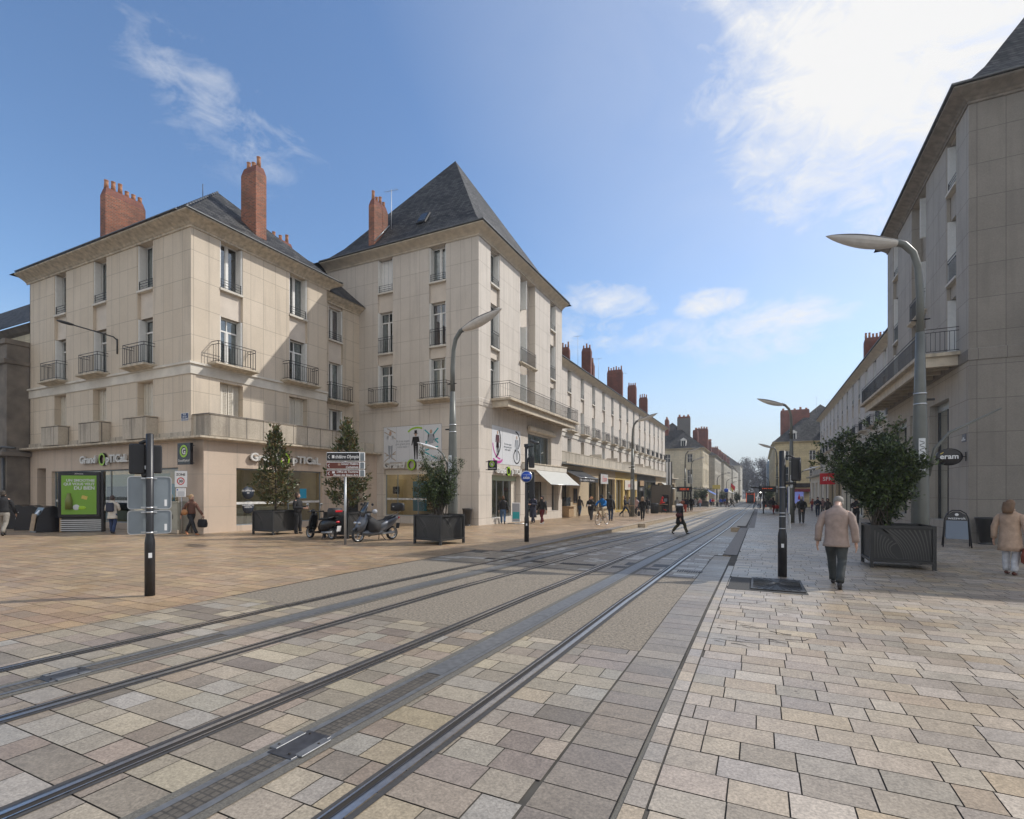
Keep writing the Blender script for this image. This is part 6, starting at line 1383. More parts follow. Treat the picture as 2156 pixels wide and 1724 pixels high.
def shrub(name, label, cat, x, y, zb, kind, H, Rr, n, seed, group=None, mleaf=None, Lf=.13, Wf=.03, sway=(0, 0)):
    rr = random.Random(seed); t = thing(name, label, cat, (x, y, zb), 0, group); mb = MB(); vs, fs = [], []
    tips = []
    if kind == 'cone':
        mb.tube([(0, 0, -.15), (.02, 0, .5), (0, .02, H*.6), (0, 0, H*.93)], [.05, .045, .03, .01], m_bark, 8)
        for k in range(64):
            z = .30+(H-.45)*(k/64)**.95; rad = Rr*(1-((z-.3)/(H-.25))**1.15)*(rr.uniform(.72, 1.08)); rad *= min(1, .55+z/.8*.45); a = k*2.4+rr.uniform(-.3, .3)
            e = Vector((math.cos(a)*rad, math.sin(a)*rad, z+rr.uniform(.1, .35))); b = Vector((0, 0, z-.1)); mb.tube([tuple(b), tuple(b.lerp(e, .5)+Vector((0, 0, -.03))), tuple(e)], [.014, .01, .005], m_bark, 4, False)
            m = int(n/64*(.35+1.1*rad/Rr))
            for j in range(m):
                q = rr.uniform(.25, 1.02)**.75; p = b.lerp(e, q)+Vector((rr.gauss(0, .07), rr.gauss(0, .07), rr.gauss(0, .07)))
                d = (e-b).normalized()*.7+Vector((rr.gauss(0, .55), rr.gauss(0, .55), rr.gauss(.35, .5))); leaf(vs, fs, p, d, Vector((rr.gauss(0, .6), rr.gauss(0, .6), 1)), Lf*rr.uniform(.7, 1.2), Wf*rr.uniform(.8, 1.2))
        for j in range(26): d = Vector((rr.gauss(0, .4), rr.gauss(0, .4), 1)); leaf(vs, fs, Vector((0, 0, H*.93+rr.uniform(-.2, .05))), d, Vector((1, 0, 0)), Lf, Wf)
    else:
        ns = 46 if kind == 'vase' else 72; cz, rz = (.60*H, .42*H) if kind == 'vase' else (.635*H, .41*H)
        for k in range(ns):
            while True:
                u = Vector((rr.uniform(-1, 1), rr.uniform(-1, 1), rr.uniform(-1, 1)))
                if .25 < u.length < 1: break
            lump = 1+.16*math.sin(u.x*5+seed)+.10*math.sin(u.y*7+u.z*4)
            e = Vector((u.x*Rr*lump+sway[0]*max(0, u.z), u.y*Rr*.9*lump+sway[1]*max(0, u.z), cz+u.z*rz*lump)); e.x *= (.72+.28*min(1, e.z/(cz)))*(1.22 if kind == 'wide' and e.x < 0 else .88)
            b = Vector((rr.uniform(-.2, .2), rr.uniform(-.2, .2), -.1)); mid = Vector((b.x+(e.x-b.x)*.38, b.y+(e.y-b.y)*.38, b.z+(e.z-b.z)*.55))+Vector((rr.gauss(0, .05), rr.gauss(0, .05), 0))
            pts = [b, b.lerp(mid, .5), mid, mid.lerp(e, .55)+Vector((rr.gauss(0, .03), rr.gauss(0, .03), .02)), e]; thick = 1 if k % 4 == 0 else .45
            mb.tube([tuple(p) for p in pts], [.026*thick, .021*thick, .014*thick, .008*thick, .003], m_bark, 5, False)
            tw = [(mid.lerp(e, .35), e)]
            for j in range(6):
                q = rr.uniform(.1, 1); s0 = mid.lerp(e, q); d = Vector((rr.gauss(0, 1), rr.gauss(0, 1), rr.gauss(.35, .7))).normalized(); L = rr.uniform(.15, .36)*(Rr/1.0)**.4
                tw.append((s0, s0+d*L)); mb.tube([tuple(s0), tuple(s0+d*L)], [.005, .002], m_bark, 3, False)
            for s0, e2 in tw:
                m = int(n/ns/len(tw)); dd = (e2-s0).normalized()
                for j in range(m):
                    q = rr.uniform(.0, 1.05); p = s0.lerp(e2, q)+Vector((rr.gauss(0, .045), rr.gauss(0, .045), rr.gauss(0, .045)))*Rr; d = dd*.8+Vector((rr.gauss(0, .6), rr.gauss(0, .6), rr.gauss(.1, .5))); leaf(vs, fs, p, d, Vector((rr.gauss(0, .6), rr.gauss(0, .6), 1)), Lf*rr.uniform(.7, 1.25), Wf*rr.uniform(.8, 1.2))
    mb.build('trunk', t)
    me = bpy.data.meshes.new('foliage'); me.from_pydata([tuple(v) for v in vs], [], fs); me.materials.append(mleaf); o = bpy.data.objects.new('foliage', me); C.objects.link(o); o.parent = t
    return t
planter('square dark metal planter holding the first magnolia, left of the standing man', -18.38, 15.08)
shrub('magnolia_tree', 'cone shaped magnolia with bronze green leaves in the planter left of the standing man', 'tree', -18.38, 15.08, P(15)+.9, 'cone', 3.55, 1.05, 3000, 3, 'magnolias in planters', m_magn, .17, .04)
planter('square dark metal planter between the two scooters', -14.52, 15.22)
shrub('magnolia_tree', 'cone shaped magnolia rising behind the direction signs', 'tree', -14.52, 15.22, P(15)+.9, 'cone', 3.6, 1.05, 3000, 4, 'magnolias in planters', m_magn, .17, .04)
planter('square dark metal planter with a rounded bush in front of the tower', -9.98, 14.85, rz=R(-8))
shrub('rounded_bush', 'loose dark green bush with bare stems in the planter in front of the tower', 'bush', -9.98, 14.85, P(15)+.9, 'vase', 2.3, 1.02, 13500, 5, None, m_olea, .075, .017, (.15, 0))
planter('largest square dark metal planter, right foreground', 2.95, 15.1, w=1.24)
shrub('rounded_bush', 'big spreading dark green bush in the right foreground planter', 'bush', 2.62, 15.1, P(15)+.9, 'wide', 2.5, 1.05, 25000, 6, None, m_olea, .095, .021, (-.15, 0))
planter('square dark planter with a small tree far down the left pavement', -9.6, 102.5, 1.8, 1.1, 0, False)
shrub('rounded_bush', 'small round tree in the planter in front of the cream limestone house', 'bush', -9.6, 102.5, P(102)+.9, 'vase', 3.4, 1.3, 3000, 8, None, m_olea, .2, .05)
planter('square dark planter beside the right tram shelter', 1.4, 106, 1.8, 1.1, 0, False)
shrub('rounded_bush', 'dark bush in the far planter beside the right tram shelter', 'bush', 1.4, 106, P(106)+.9, 'vase', 3.2, 1.6, 2600, 9, None, m_olea, .2, .05)
for i, (x, y, H) in enumerate(((-9.2, 150, 4.2), (-6.8, 185, 3.8))):
    shrub('street_shrub', ('dark shrub on the far left pavement, nearer of two', 'dark shrub on the far left pavement close to the tram')[i], 'bush', x, y, P(y), 'vase', H, 1.7, 1500, 20+i, 'shrubs on the far left pavement', m_olea, .3, .08)
shrub('street_shrub', 'slim tree with pale leaves in front of the yellow stone house', 'bush', 4.3, 108, P(108), 'vase', 4.6, 1.1, 1500, 31, None, m_olea, .24, .06)
shrub('street_shrub', 'slim dark shrub in front of the cream limestone house', 'bush', -12.0, 113.5, P(113), 'vase', 4.2, .9, 1500, 33, None, m_olea, .22, .06)
# avenue trees at the end of the street
def bigtree(label, x, y, H, Rr, seed):
    rr = random.Random(seed); t = thing('avenue_tree', label, 'tree', (x, y, -2.4), 0, 'tall avenue trees closing the street'); mb = MB(); mb.tube([(0, 0, 0), (0, 0, H*.3), (.3, 0, H*.55)], [.5, .4, .2], m_bark, 8)
    vs, fs = [], []
    for k in range(44):
        a = rr.uniform(0, 2*PI); e = Vector((math.cos(a)*Rr*rr.uniform(.1, .95), math.sin(a)*Rr*rr.uniform(.3, .9), H*rr.uniform(.14, .9))); mb.tube([(0, 0, H*.12), tuple(e*.5+Vector((0, 0, H*.15))), tuple(e)], [.16, .1, .03], m_bark, 4, False)
        for j in range(150):
            u = Vector((rr.gauss(0, 1), rr.gauss(0, 1), rr.gauss(0, 1))); u = u.normalized()*rr.random()**.5*Rr*.52; leaf(vs, fs, e+Vector((u.x, u.y, u.z*1.1)), Vector((rr.gauss(0, 1), rr.gauss(0, 1), rr.gauss(0, 1))), Vector((0, 0, 1)), rr.uniform(.5, 1.1), .24)
    mb.build('trunk', t); me = bpy.data.meshes.new('crown'); me.from_pydata([tuple(v) for v in vs], [], fs); me.materials.append(m_far); o = bpy.data.objects.new('crown', me); C.objects.link(o); o.parent = t
bigtree('tall hazy tree, leftmost of the avenue trees above the tram', -7.5, 345, 25, 5.5, 50); bigtree('tall hazy tree right of the gap in the avenue', 3.4, 350, 25, 5.5, 51); bigtree('hazy tree farther back behind the gap in the avenue', -2.3, 430, 20, 5.5, 52); bigtree('hazy tree beyond the scaffolded building', 9, 360, 24, 6, 53); bigtree('hazy tree behind the large mansard building', -14.5, 350, 22, 6, 54)

# ------------------------------------------------------------------ scooters
def wheel(par, c, r, wdt=.1, axis='x', rimm=None):
    mb = MB(); sg = 22; prof = [(r-.055, -wdt/2), (r-.015, -wdt/2*.9), (r, -wdt/4), (r, wdt/4), (r-.015, wdt/2*.9), (r-.055, wdt/2)]
    mb.lathe(prof, m_rubber, (0, 0, 0), sg, False, True, axis); tw = mb.build('tyre', None); 
    mb = MB(); mb.lathe([(r-.05, -wdt*.35), (r-.055, 0), (r-.05, wdt*.35), (r-.075, wdt*.35), (r-.075, -wdt*.35), (r-.05, -wdt*.35)], rimm or m_galv, (0, 0, 0), sg, False, True, axis); mb.lathe([(.035, -wdt*.4), (.035, wdt*.4)], rimm or m_galv, (0, 0, 0), 10, True, True, axis)
    for k in range(5):
        a = 2*PI*k/5; p = (0, math.cos(a)*(r-.06), math.sin(a)*(r-.06)) if axis == 'x' else (math.sin(a)*(r-.06), 0, math.cos(a)*(r-.06)); mb.tube([(0, 0, 0), p], .014, rimm or m_galv, 5)
    rm_ = mb.build('rim', None); hub = bpy.data.objects.new('wheel', None); C.objects.link(hub); hub.parent = par; hub.location = c; tw.parent = hub; rm_.parent = hub; return hub
def scooter(label, x, y, rz, body, maxi):
    """length along local Y, front at +Y"""
    t = thing('scooter', label, 'scooter', (x, y, P(y)), rz); m = body
    L = .62 if not maxi else .74; r = .215 if not maxi else .25
    wheel(t, (0, L, r), r, .10, 'x'); wheel(t, (0, -L, r), r, .11, 'x')
    mb = MB()    # rear body
    ring = lambda yy, w, z0, z1: [(-w, yy, z0+.05), (-w*.6, yy, z0), (w*.6, yy, z0), (w, yy, z0+.05), (w, yy, z1-.06), (w*.6, yy, z1), (-w*.6, yy, z1), (-w, yy, z1-.06)]
    if not maxi: rg = [ring(.02, .12, .30, .52), ring(-.12, .17, .30, .68), ring(-.35, .2, .34, .74), ring(-.6, .19, .42, .74), ring(-.82, .13, .52, .72), ring(-.92, .05, .58, .68)]
    else: rg = [ring(.25, .14, .3, .48), ring(0, .2, .28, .62), ring(-.3, .22, .34, .72), ring(-.65, .18, .5, .82), ring(-.9, .1, .68, .88), ring(-1.02, .05, .74, .86)]
    mb.loft(rg, m, smooth=True); mb.build('rear_body', t)
    mb = MB(); 
    if not maxi: mb.loft([ring(.55, .12, .20, .26), ring(.3, .18, .2, .27), ring(-.05, .18, .22, .32)], m, smooth=True)
    else: mb.loft([ring(.62, .14, .24, .42), ring(.3, .22, .2, .42), ring(-.15, .22, .22, .42)], m, smooth=True)
    mb.build('footboard', t)
    mb = MB()
    if not maxi: rg = [[(-w, yy-.03, z), (-w*.7, yy+.04, z), (0, yy+.075, z), (w*.7, yy+.04, z), (w, yy-.03, z), (w*.6, yy-.05, z), (-w*.6, yy-.05, z)] for w, yy, z in ((.1, .56, .22), (.2, .5, .42), (.21, .46, .65), (.17, .42, .85), (.1, .40, .98))]
    else: rg = [[(-w, yy-.1, z), (-w*.7, yy+.06, z), (0, yy+.14, z), (w*.7, yy+.06, z), (w, yy-.1, z), (w*.6, yy-.2, z), (-w*.6, yy-.2, z)] for w, yy, z in ((.12, .74, .35), (.24, .7, .55), (.26, .64, .72), (.22, .54, .88), (.13, .46, 1.0))]
    mb.loft(rg, m, smooth=True); mb.build('front_shield', t)
    mb = MB(); mb.tube([(0, L, r), (0, L-.1, r+.3), (0, .42, .95)], [.03, .03, .028], m_galv, 8); fz = 1.02 if not maxi else 1.05
    mb.tube([(-.32, .30, fz), (-.12, .42, fz), (.12, .42, fz), (.32, .30, fz)], .018, m_blackm, 8)
    for s in (-1, 1): mb.tube([(s*.36, .27, fz), (s*.24, .34, fz)], .027, m_rubber, 8)
    mb.build('handlebar', t)
    mb = MB(); mb.ball((0, .46, fz), (.09, .09, .085), m if not maxi else m_blackm, 12, 8); mb.build('headset', t)
    mb = MB(); pts = []
    n = 9; w = .06
    rg = [[(-w, L+math.sin(a)*(r+.04), r+math.cos(a)*(r+.04)), (0, L+math.sin(a)*(r+.065), r+math.cos(a)*(r+.065)), (w, L+math.sin(a)*(r+.04), r+math.cos(a)*(r+.04)), (0, L+math.sin(a)*(r+.03), r+math.cos(a)*(r+.03))] for a in [-.9+1.8*k/n for k in range(n+1)]]
    mb.loft(rg, m, smooth=True); mb.build('front_mudguard', t)
    mb = MB(); sd_ = [ring(.0, .12, .70, .76), ring(-.15, .16, .70, .80), ring(-.4, .17, .72, .80), ring(-.68, .14, .74, .84)] if not maxi else [ring(.12, .1, .62, .68), ring(-.12, .17, .6, .74), ring(-.4, .17, .66, .76), ring(-.52, .16, .72, .86), ring(-.82, .13, .8, .9)]
    mb.loft(sd_, m_rubber, smooth=True); mb.build('seat', t)
    mb = MB(); zc = 1.02 if not maxi else 1.2; yc = -.78 if not maxi else -1.02
    mb.loft([[(cx*(.2 if k in (0, 3) else .235), yc+cy*(.17 if k in (0, 3) else .2), zc+zz) for cx, cy in ((-1, -.7), (-.7, -1), (.7, -1), (1, -.7), (1, .7), (.7, 1), (-.7, 1), (-1, .7))] for k, zz in enumerate((-.15, -.12, .08, .15))], m_blackm, smooth=True); tcz = mb.build('top_case', t)
    mb = MB(); 
    if not maxi: mb.box(-.16, .16, yc-.215, yc-.19, zc+.0, zc+.07, m_red, .01)
    else: mb.box(-.04, .04, yc+.19, yc+.215, zc, zc+.04, m_alu, .005)
    mb.build('reflector', tcz)
    mb = MB(); mb.tube([(-.1, -.55, .8), (-.1, yc-.05, zc-.16)], .014, m_galv, 5); mb.tube([(.1, -.55, .8), (.1, yc-.05, zc-.16)], .014, m_galv, 5); mb.build('rack', t)
    for s in (-1, 1):
        mb = MB(); mb.tube([(s*.2, .36, fz), (s*.26, .36, fz+.16), (s*.3, .36, fz+.24)], .008, m_alu, 5); mb.ball((s*.31, .36, fz+.27), (.07, .025, .05), m_alu if not maxi else m_blackm, 10, 6); mb.build('mirror', t)
    mb = MB(); 
    if not maxi: mb.ball((0, .54, fz+.0), (.06, .03, .06), m_whitep, 12, 8)
    else:
        for s in (-1, 1): mb.ball((s*.11, .78, .68), (.09, .04, .055), m_alu, 12, 8)
    mb.build('headlight', t)
    mb = MB(); mb.ball((0, -.93 if not maxi else -1.04, .66 if not maxi else .8), (.09, .04, .04), m_red, 10, 6); mb.build('tail_light', t)
    mb = MB(); mb.obox((0, -.98 if not maxi else -1.02, .42 if not maxi else .5), (.09, 0, 0), (0, .004, 0), (0, -.02, .1), m_whitep if not maxi else m_black); mb.build('number_plate', t)
    mb = MB(); mb.ball((.1, -.55, .30), (.09, .24, .10), m_galv, 12, 8); mb.tube([(-.12, -.2, .25), (-.14, -.75, .28)], .04, m_galv, 8); mb.build('engine', t)
    mb = MB(); mb.tube([(-.05, -.2, .25), (-.2, -.3, .02)], .015, m_blackm, 5); mb.tube([(.05, -.2, .25), (.2, -.3, .02)], .015, m_blackm, 5); mb.build('stand', t)
    if maxi:
        mb = MB(); mb.loft([[(-w, yy, z), (-w*.6, yy+.03, z), (w*.6, yy+.03, z), (w, yy, z), (w*.6, yy+.02, z), (-w*.6, yy+.02, z)] for w, yy, z in ((.2, .62, .9), (.19, .5, 1.15), (.13, .38, 1.4))], m_glassdk, smooth=True); mb.build('windscreen', t)
        mb = MB(); mb.loft([[(-.2, .48, .95), (.2, .48, .95), (.2, .42, .95), (-.2, .42, .95)], [(-.3, .42, .62), (.3, .42, .62), (.3, -.05, .66), (-.3, -.05, .66)], [(-.27, .4, .36), (.27, .4, .36), (.27, .0, .34), (-.27, .0, .34)]], m_awnb, smooth=True); mb.build('leg_cover', t)
        mb = MB(); mb.ball((-.33, .28, fz+.02), (.09, .1, .09), m_prg, 10, 8); mb.ball((.33, .28, fz+.02), (.09, .1, .09), m_prg, 10, 8); mb.build('hand_cover', t)
    return t
m_scg = M('metallic_grey_paint', (.12, .13, .15), .3, .5)
scooter('black scooter with black top case in front of the second magnolia planter', -14.85, 14.2, R(85), M('satin_black_paint', (.012, .012, .013), .25), False)
scooter('silver grey maxi scooter with windscreen, dark leg cover and raised top case', -12.5, 14.5, R(168), m_scg, True)

# ------------------------------------------------------------------ tram, car, tram stop
t = thing('tram', 'dark tram with glowing orange side lines coming up the street', 'tram', (-2.6, 172, T(172)))
m_tram = M('tram_dark_paint', (.04, .045, .055), .2); m_torange = emis('orange_light_line', (1, .22, .12), .45)
mb = MB(); pr = [(-1.2, .2), (1.2, .2), (1.2, 3.15), (1.05, 3.35), (-1.05, 3.35), (-1.2, 3.15)]; mb.prism(pr, 'y', 0, 43, m_tram); mb.box(-1.2, 1.2, -.02, .1, .2, 1.1, m_tram); mb.build('body', t)
mb = MB(); mb.box(-.95, .95, -.06, -.02, 1.15, 2.5, M('tram_windscreen', (.06, .085, .10), .15)); mb.build('windscreen', t)
for s in (-1, 1): mb = MB(); mb.box(min(s*1.02, s*1.18), max(s*1.02, s*1.18), -.12, -.02, .35, 3.2, m_torange); mb.build('light_line', t)
mb = MB(); mb.box(-.95, .95, -.06, -.02, 2.6, 3.1, m_signblack); o = mb.build('destination_display', t); text('lettering', 'A LYCEE VAUCANSON', .22, m_led, (0, -.08, 2.75), (1, 0, 0), (0, -1, 0), o, align='CENTER')
mb = MB(); mb.box(-1.15, 1.15, -.05, .3, 3.36, 3.42, m_whitep); mb.build('roof_edge', t)
t = thing('parked_car', 'dark parked car between the tram shelter and the cream limestone house', 'car', (-12.4, 106, P(106)), R(-60))
mb = MB(); pr = [(-2.1, .3), (2.1, .3), (2.15, .75), (1.3, .95), (.7, 1.42), (-.9, 1.45), (-1.7, 1.0), (-2.15, .85)]
mb.prism(pr, 'y', -.85, .85, m_signblack); mb.build('body', t)
mb = MB(); mb.prism([(-1.5, 1.0), (1.15, .98), (.65, 1.36), (-.85, 1.38)], 'y', -.86, .86, m_glassdk); mb.build('windows', t)
for sx in (-1.35, 1.35):
    for sy in (-.86, .86): wheel(t, (sx, sy, .32), .32, .18, 'y')
m_gun = M('brown_grey_metal', (.13, .115, .095), .4, .4, noise=.1)
t = thing('ticket_machine', 'tall metal ticket machine housing at the left tram stop', 'ticket machine', (-9.75, 58.8, P(59)), 0)
mb = MB(); mb.box(-1.15, -.1, -.5, 1.2, 0, 3.0, m_gun, .01); mb.box(-.1, .85, -.5, 1.2, 0, 3.05, m_gun, .01); mb.build('housing', t)
mb = MB(); mb.box(.02, .72, -.53, -.5, .1, 1.95, m_signblack); mb.box(.2, .55, -.545, -.53, 1.2, 1.55, m_chalk); mb.build('machine_face', t)
t = thing('tram_totem', 'tall black and white striped tram stop totem', 'totem', (-9.3, 60.5, P(60)))
mb = MB(); mb.box(-.35, -.12, -.1, .1, 0, 5.7, m_whitep); mb.box(-.12, .02, -.1, .1, 0, 5.75, m_signblack); mb.box(.02, .2, -.1, .1, 0, 5.7, m_whitep); mb.box(.2, .3, -.1, .1, 0, 5.75, m_signblack); mb.build('column', t)
def shelter(label, x, y, sgn, txt):
    t = thing('tram_shelter', label, 'tram shelter', (x, y, P(y)))
    mb = MB(); mb.prism([(-1.6, 2.7), (1.9*sgn if sgn > 0 else 1.6, 2.52), (1.9 if sgn > 0 else 1.6, 2.58), (-1.6, 2.82)], 'y', 0, 9, m_anth); mb.build('roof', t)
    for k in range(4): mb = MB(); mb.box(-.45, -.35, .5+k*2.6, .6+k*2.6, 0, 2.7, m_anth); mb.build('post', t)
    mb = MB(); mb.face([(-.42, .55, .4), (-.42, 8.3, .4), (-.42, 8.3, 2.4), (-.42, .55, 2.4)], m_wglass); mb.build('glass_wall', t)
    mb = MB(); mb.box(-.85, .75, -.4, -.2, 2.3, 2.85, m_anth, .02); mb.box(-.75, .65, -.42, -.4, 2.37, 2.78, m_signblack); o = mb.build('display', t)
    text('lettering', txt, .12, m_led, (-.05, -.43, 2.60), (1, 0, 0), (0, -1, 0), o, align='CENTER')
    return t
shelter('dark glass tram shelter with orange display on the left platform', -7.4, 59.2, 1, 'A Vaucanson   3mn\nA Vaucanson  12mn'); shelter('tram shelter with orange display on the right platform', .75, 59.6, -1, 'Je monte - Je valide')
t = thing('info_pillar', 'beige pillar supporting the right tram display beside the signal pole', 'pillar', (2.15, 59.5, P(59))); mb = MB(); mb.box(-.35, .1, -.2, .2, 0, 3.4, m_gun, .01); mb.box(.1, .16, -.22, .22, 0, 3.42, m_whitep); mb.build('body', t)
t = thing('litter_bin', 'dark slatted cylindrical litter bin beside the seated person in red', 'litter bin', (-9.49, 52.4, P(52.4)))
mb = MB(); mb.lathe([(.36, .05), (.38, .1), (.38, 1.05), (.34, 1.08)], m_anth, seg=20)
for k in range(20): a = 2*PI*k/20; mb.box(.38*math.cos(a)-.015, .38*math.cos(a)+.015, .38*math.sin(a)-.015, .38*math.sin(a)+.015, .1, 1.05, m_black)
mb.build('body', t)
def leanrail(label, x, y):
    t = thing('perch_rail', label, 'seat rail', (x, y, P(y))); mb = MB()
    for q in (-.55, 0, .55): mb.box(q-.025, q+.025, -.03, .03, 0, .9, m_anth)
    mb.box(-.6, .6, -.14, .14, .9, .94, m_shelf); mb.build('frame', t)
leanrail('high steel perch the person in red sits on', -9.3, 55.2); leanrail('high steel perch beside the lamp on the left pavement', -9.9, 43.2)
for i, (lab, x, y, z, m, w, h, cat) in enumerate((('yellow rectangular road sign on the far left pavement', -8.0, 112.5, 2.6, m_gold, 1.5, .8, 'sign'), ('round blue tram sign far down the left pavement', -5.9, 108, 1.9, m_blue, .9, .9, 'sign'), ('small red sign far down the left side', -10.2, 112, .9, m_red, 1.1, .5, 'sign'))):
    t = thing('road_sign', lab, cat, (x, y, P(y))); mb = MB(); mb.lathe([(.06, 0), (.06, z-P(y))], m_anth, seg=8); mb.build('post', t); mb = MB()
    if i == 1: mb.lathe([(.45, -.02), (.45, .02)], m_whitep, (0, -.08, z-P(y)), 24, axis='y'); mb.lathe([(.40, -.03), (.40, .0)], m_blue, (0, -.09, z-P(y)), 24, axis='y')
    else: mb.box(-w/2, w/2, -.1, -.06, z-P(y)-h/2, z-P(y)+h/2, m, .02)
    mb.build('plate', t)
for i, (x, y) in enumerate(((.1, 99), (1.05, 112))):
    t = thing('far_signal', ('tram signal with a white light near the right platform end', 'farther signal behind the right platform')[i], 'traffic signal', (x, y, P(y))); mb = MB(); mb.lathe([(.08, 0), (.08, 4.2)], m_black, seg=8); mb.build('pole', t)
    mb = MB(); mb.box(-.25, .25, -.2, .1, 2.0, 3.0, m_blackm, .03); mb.box(-.2, .2, -.2, .1, 3.3, 3.9, m_blackm, .03); o = mb.build('signal_head', t); mb = MB(); mb.lathe([(.12, -.01), (.12, 0)], m_whitelamp, (0, -.21, 2.75), 12, axis='y'); mb.build('light', o)
t = thing('flag', 'red and yellow flag hanging far down the left side', 'flag', (-5.6, 118, P(118))); mb = MB(); mb.tube([(0, 0, 3.2), (.1, 0, 5.0)], .03, m_anth, 5); mb.build('pole', t)
mb = MB(); mb.face([(.1, 0, 4.9), (.1, .1, 3.9), (.8, -.1, 3.2), (.9, 0, 4.1)], m_red); mb.face([(.05, -.01, 4.2), (.05, .09, 3.6), (.5, -.1, 2.9), (.55, -.01, 3.5)], m_gold); mb.build('cloth', t)
for i, (x0, y0, ya, yb, m, lab) in enumerate(((-11.0, 121, 119, 127, M('blue_awning', (.05, .12, .4), .7), 'small blue awning on the cream limestone house'), (-9.4, 170, 166, 182, m_awnw, 'white awning far down the left side'))):
    awning('awning', lab, x0, 2.2, x0+2.4, .9, ya, yb, m)
t = thing('shop_sign', 'black box sign above the red shop awning of the yellow stone house', 'shop sign', (7.3, 116.2, 2.9)); mb = MB(); mb.box(-1.6, 1.6, -.1, .1, -.4, .4, m_signblack, .02); mb.build('panel', t)
t = thing('lit_screen', 'lit blue screen showing a bottle in the far right shop window', 'screen', (7.0, 115.9, .45)); mb = MB(); mb.box(-.75, .75, -.05, .05, -1.15, 1.15, m_screen); mb.build('panel', t); mb = MB(); mb.lathe([(.0, -.4), (.2, -.4), (.2, .2), (.07, .4), (.07, .7), (0, .7)], m_red, (0, -.06, 0), 10); mb.build('picture', t)
awning('awning', 'narrow dark red awning on the yellow stone house', 4.6, 1.9, 4.5, 1.2, 115.5, 116.3, M('dark_red_awning', (.12, .01, .015), .8)) if 0 else None
t = thing('awning', 'narrow dark red awning on the front of the yellow stone house', 'awning', (6.8, 115.7, 1.85)); mb = MB(); mb.prism([(-.1, .35), (-.7, -.25), (.6, -.25), (.6, .35)], 'x', -2.3, 2.3, M('dark_red_canvas', (.12, .012, .016), .8)); mb.build('canvas', t)
t = thing('curb_bird', 'small bird flying above the left row chimneys', 'bird', (-18.2, 75, 19.0), R(30)); mb = MB(); mb.loft([[(-.01, -.2, 0), (.01, -.2, 0), (.01, -.2, .02), (-.01, -.2, .02)], [(-.06, 0, -.04), (.06, 0, -.04), (.06, 0, .05), (-.06, 0, .05)], [(-.02, .2, 0), (.02, .2, 0), (.02, .2, .04), (-.02, .2, .04)]], m_anth)
for s in (-1, 1): mb.loft([[(0, -.06, .02), (0, .08, .02), (0, .08, .04), (0, -.06, .04)], [(s*.3, -.04, .14), (s*.3, .08, .14), (s*.3, .08, .15), (s*.3, -.04, .15)], [(s*.6, -.1, .05), (s*.6, -.04, .05), (s*.6, -.04, .06), (s*.6, -.1, .06)]], m_anth)
mb.build('body', t); t.name = 'bird'

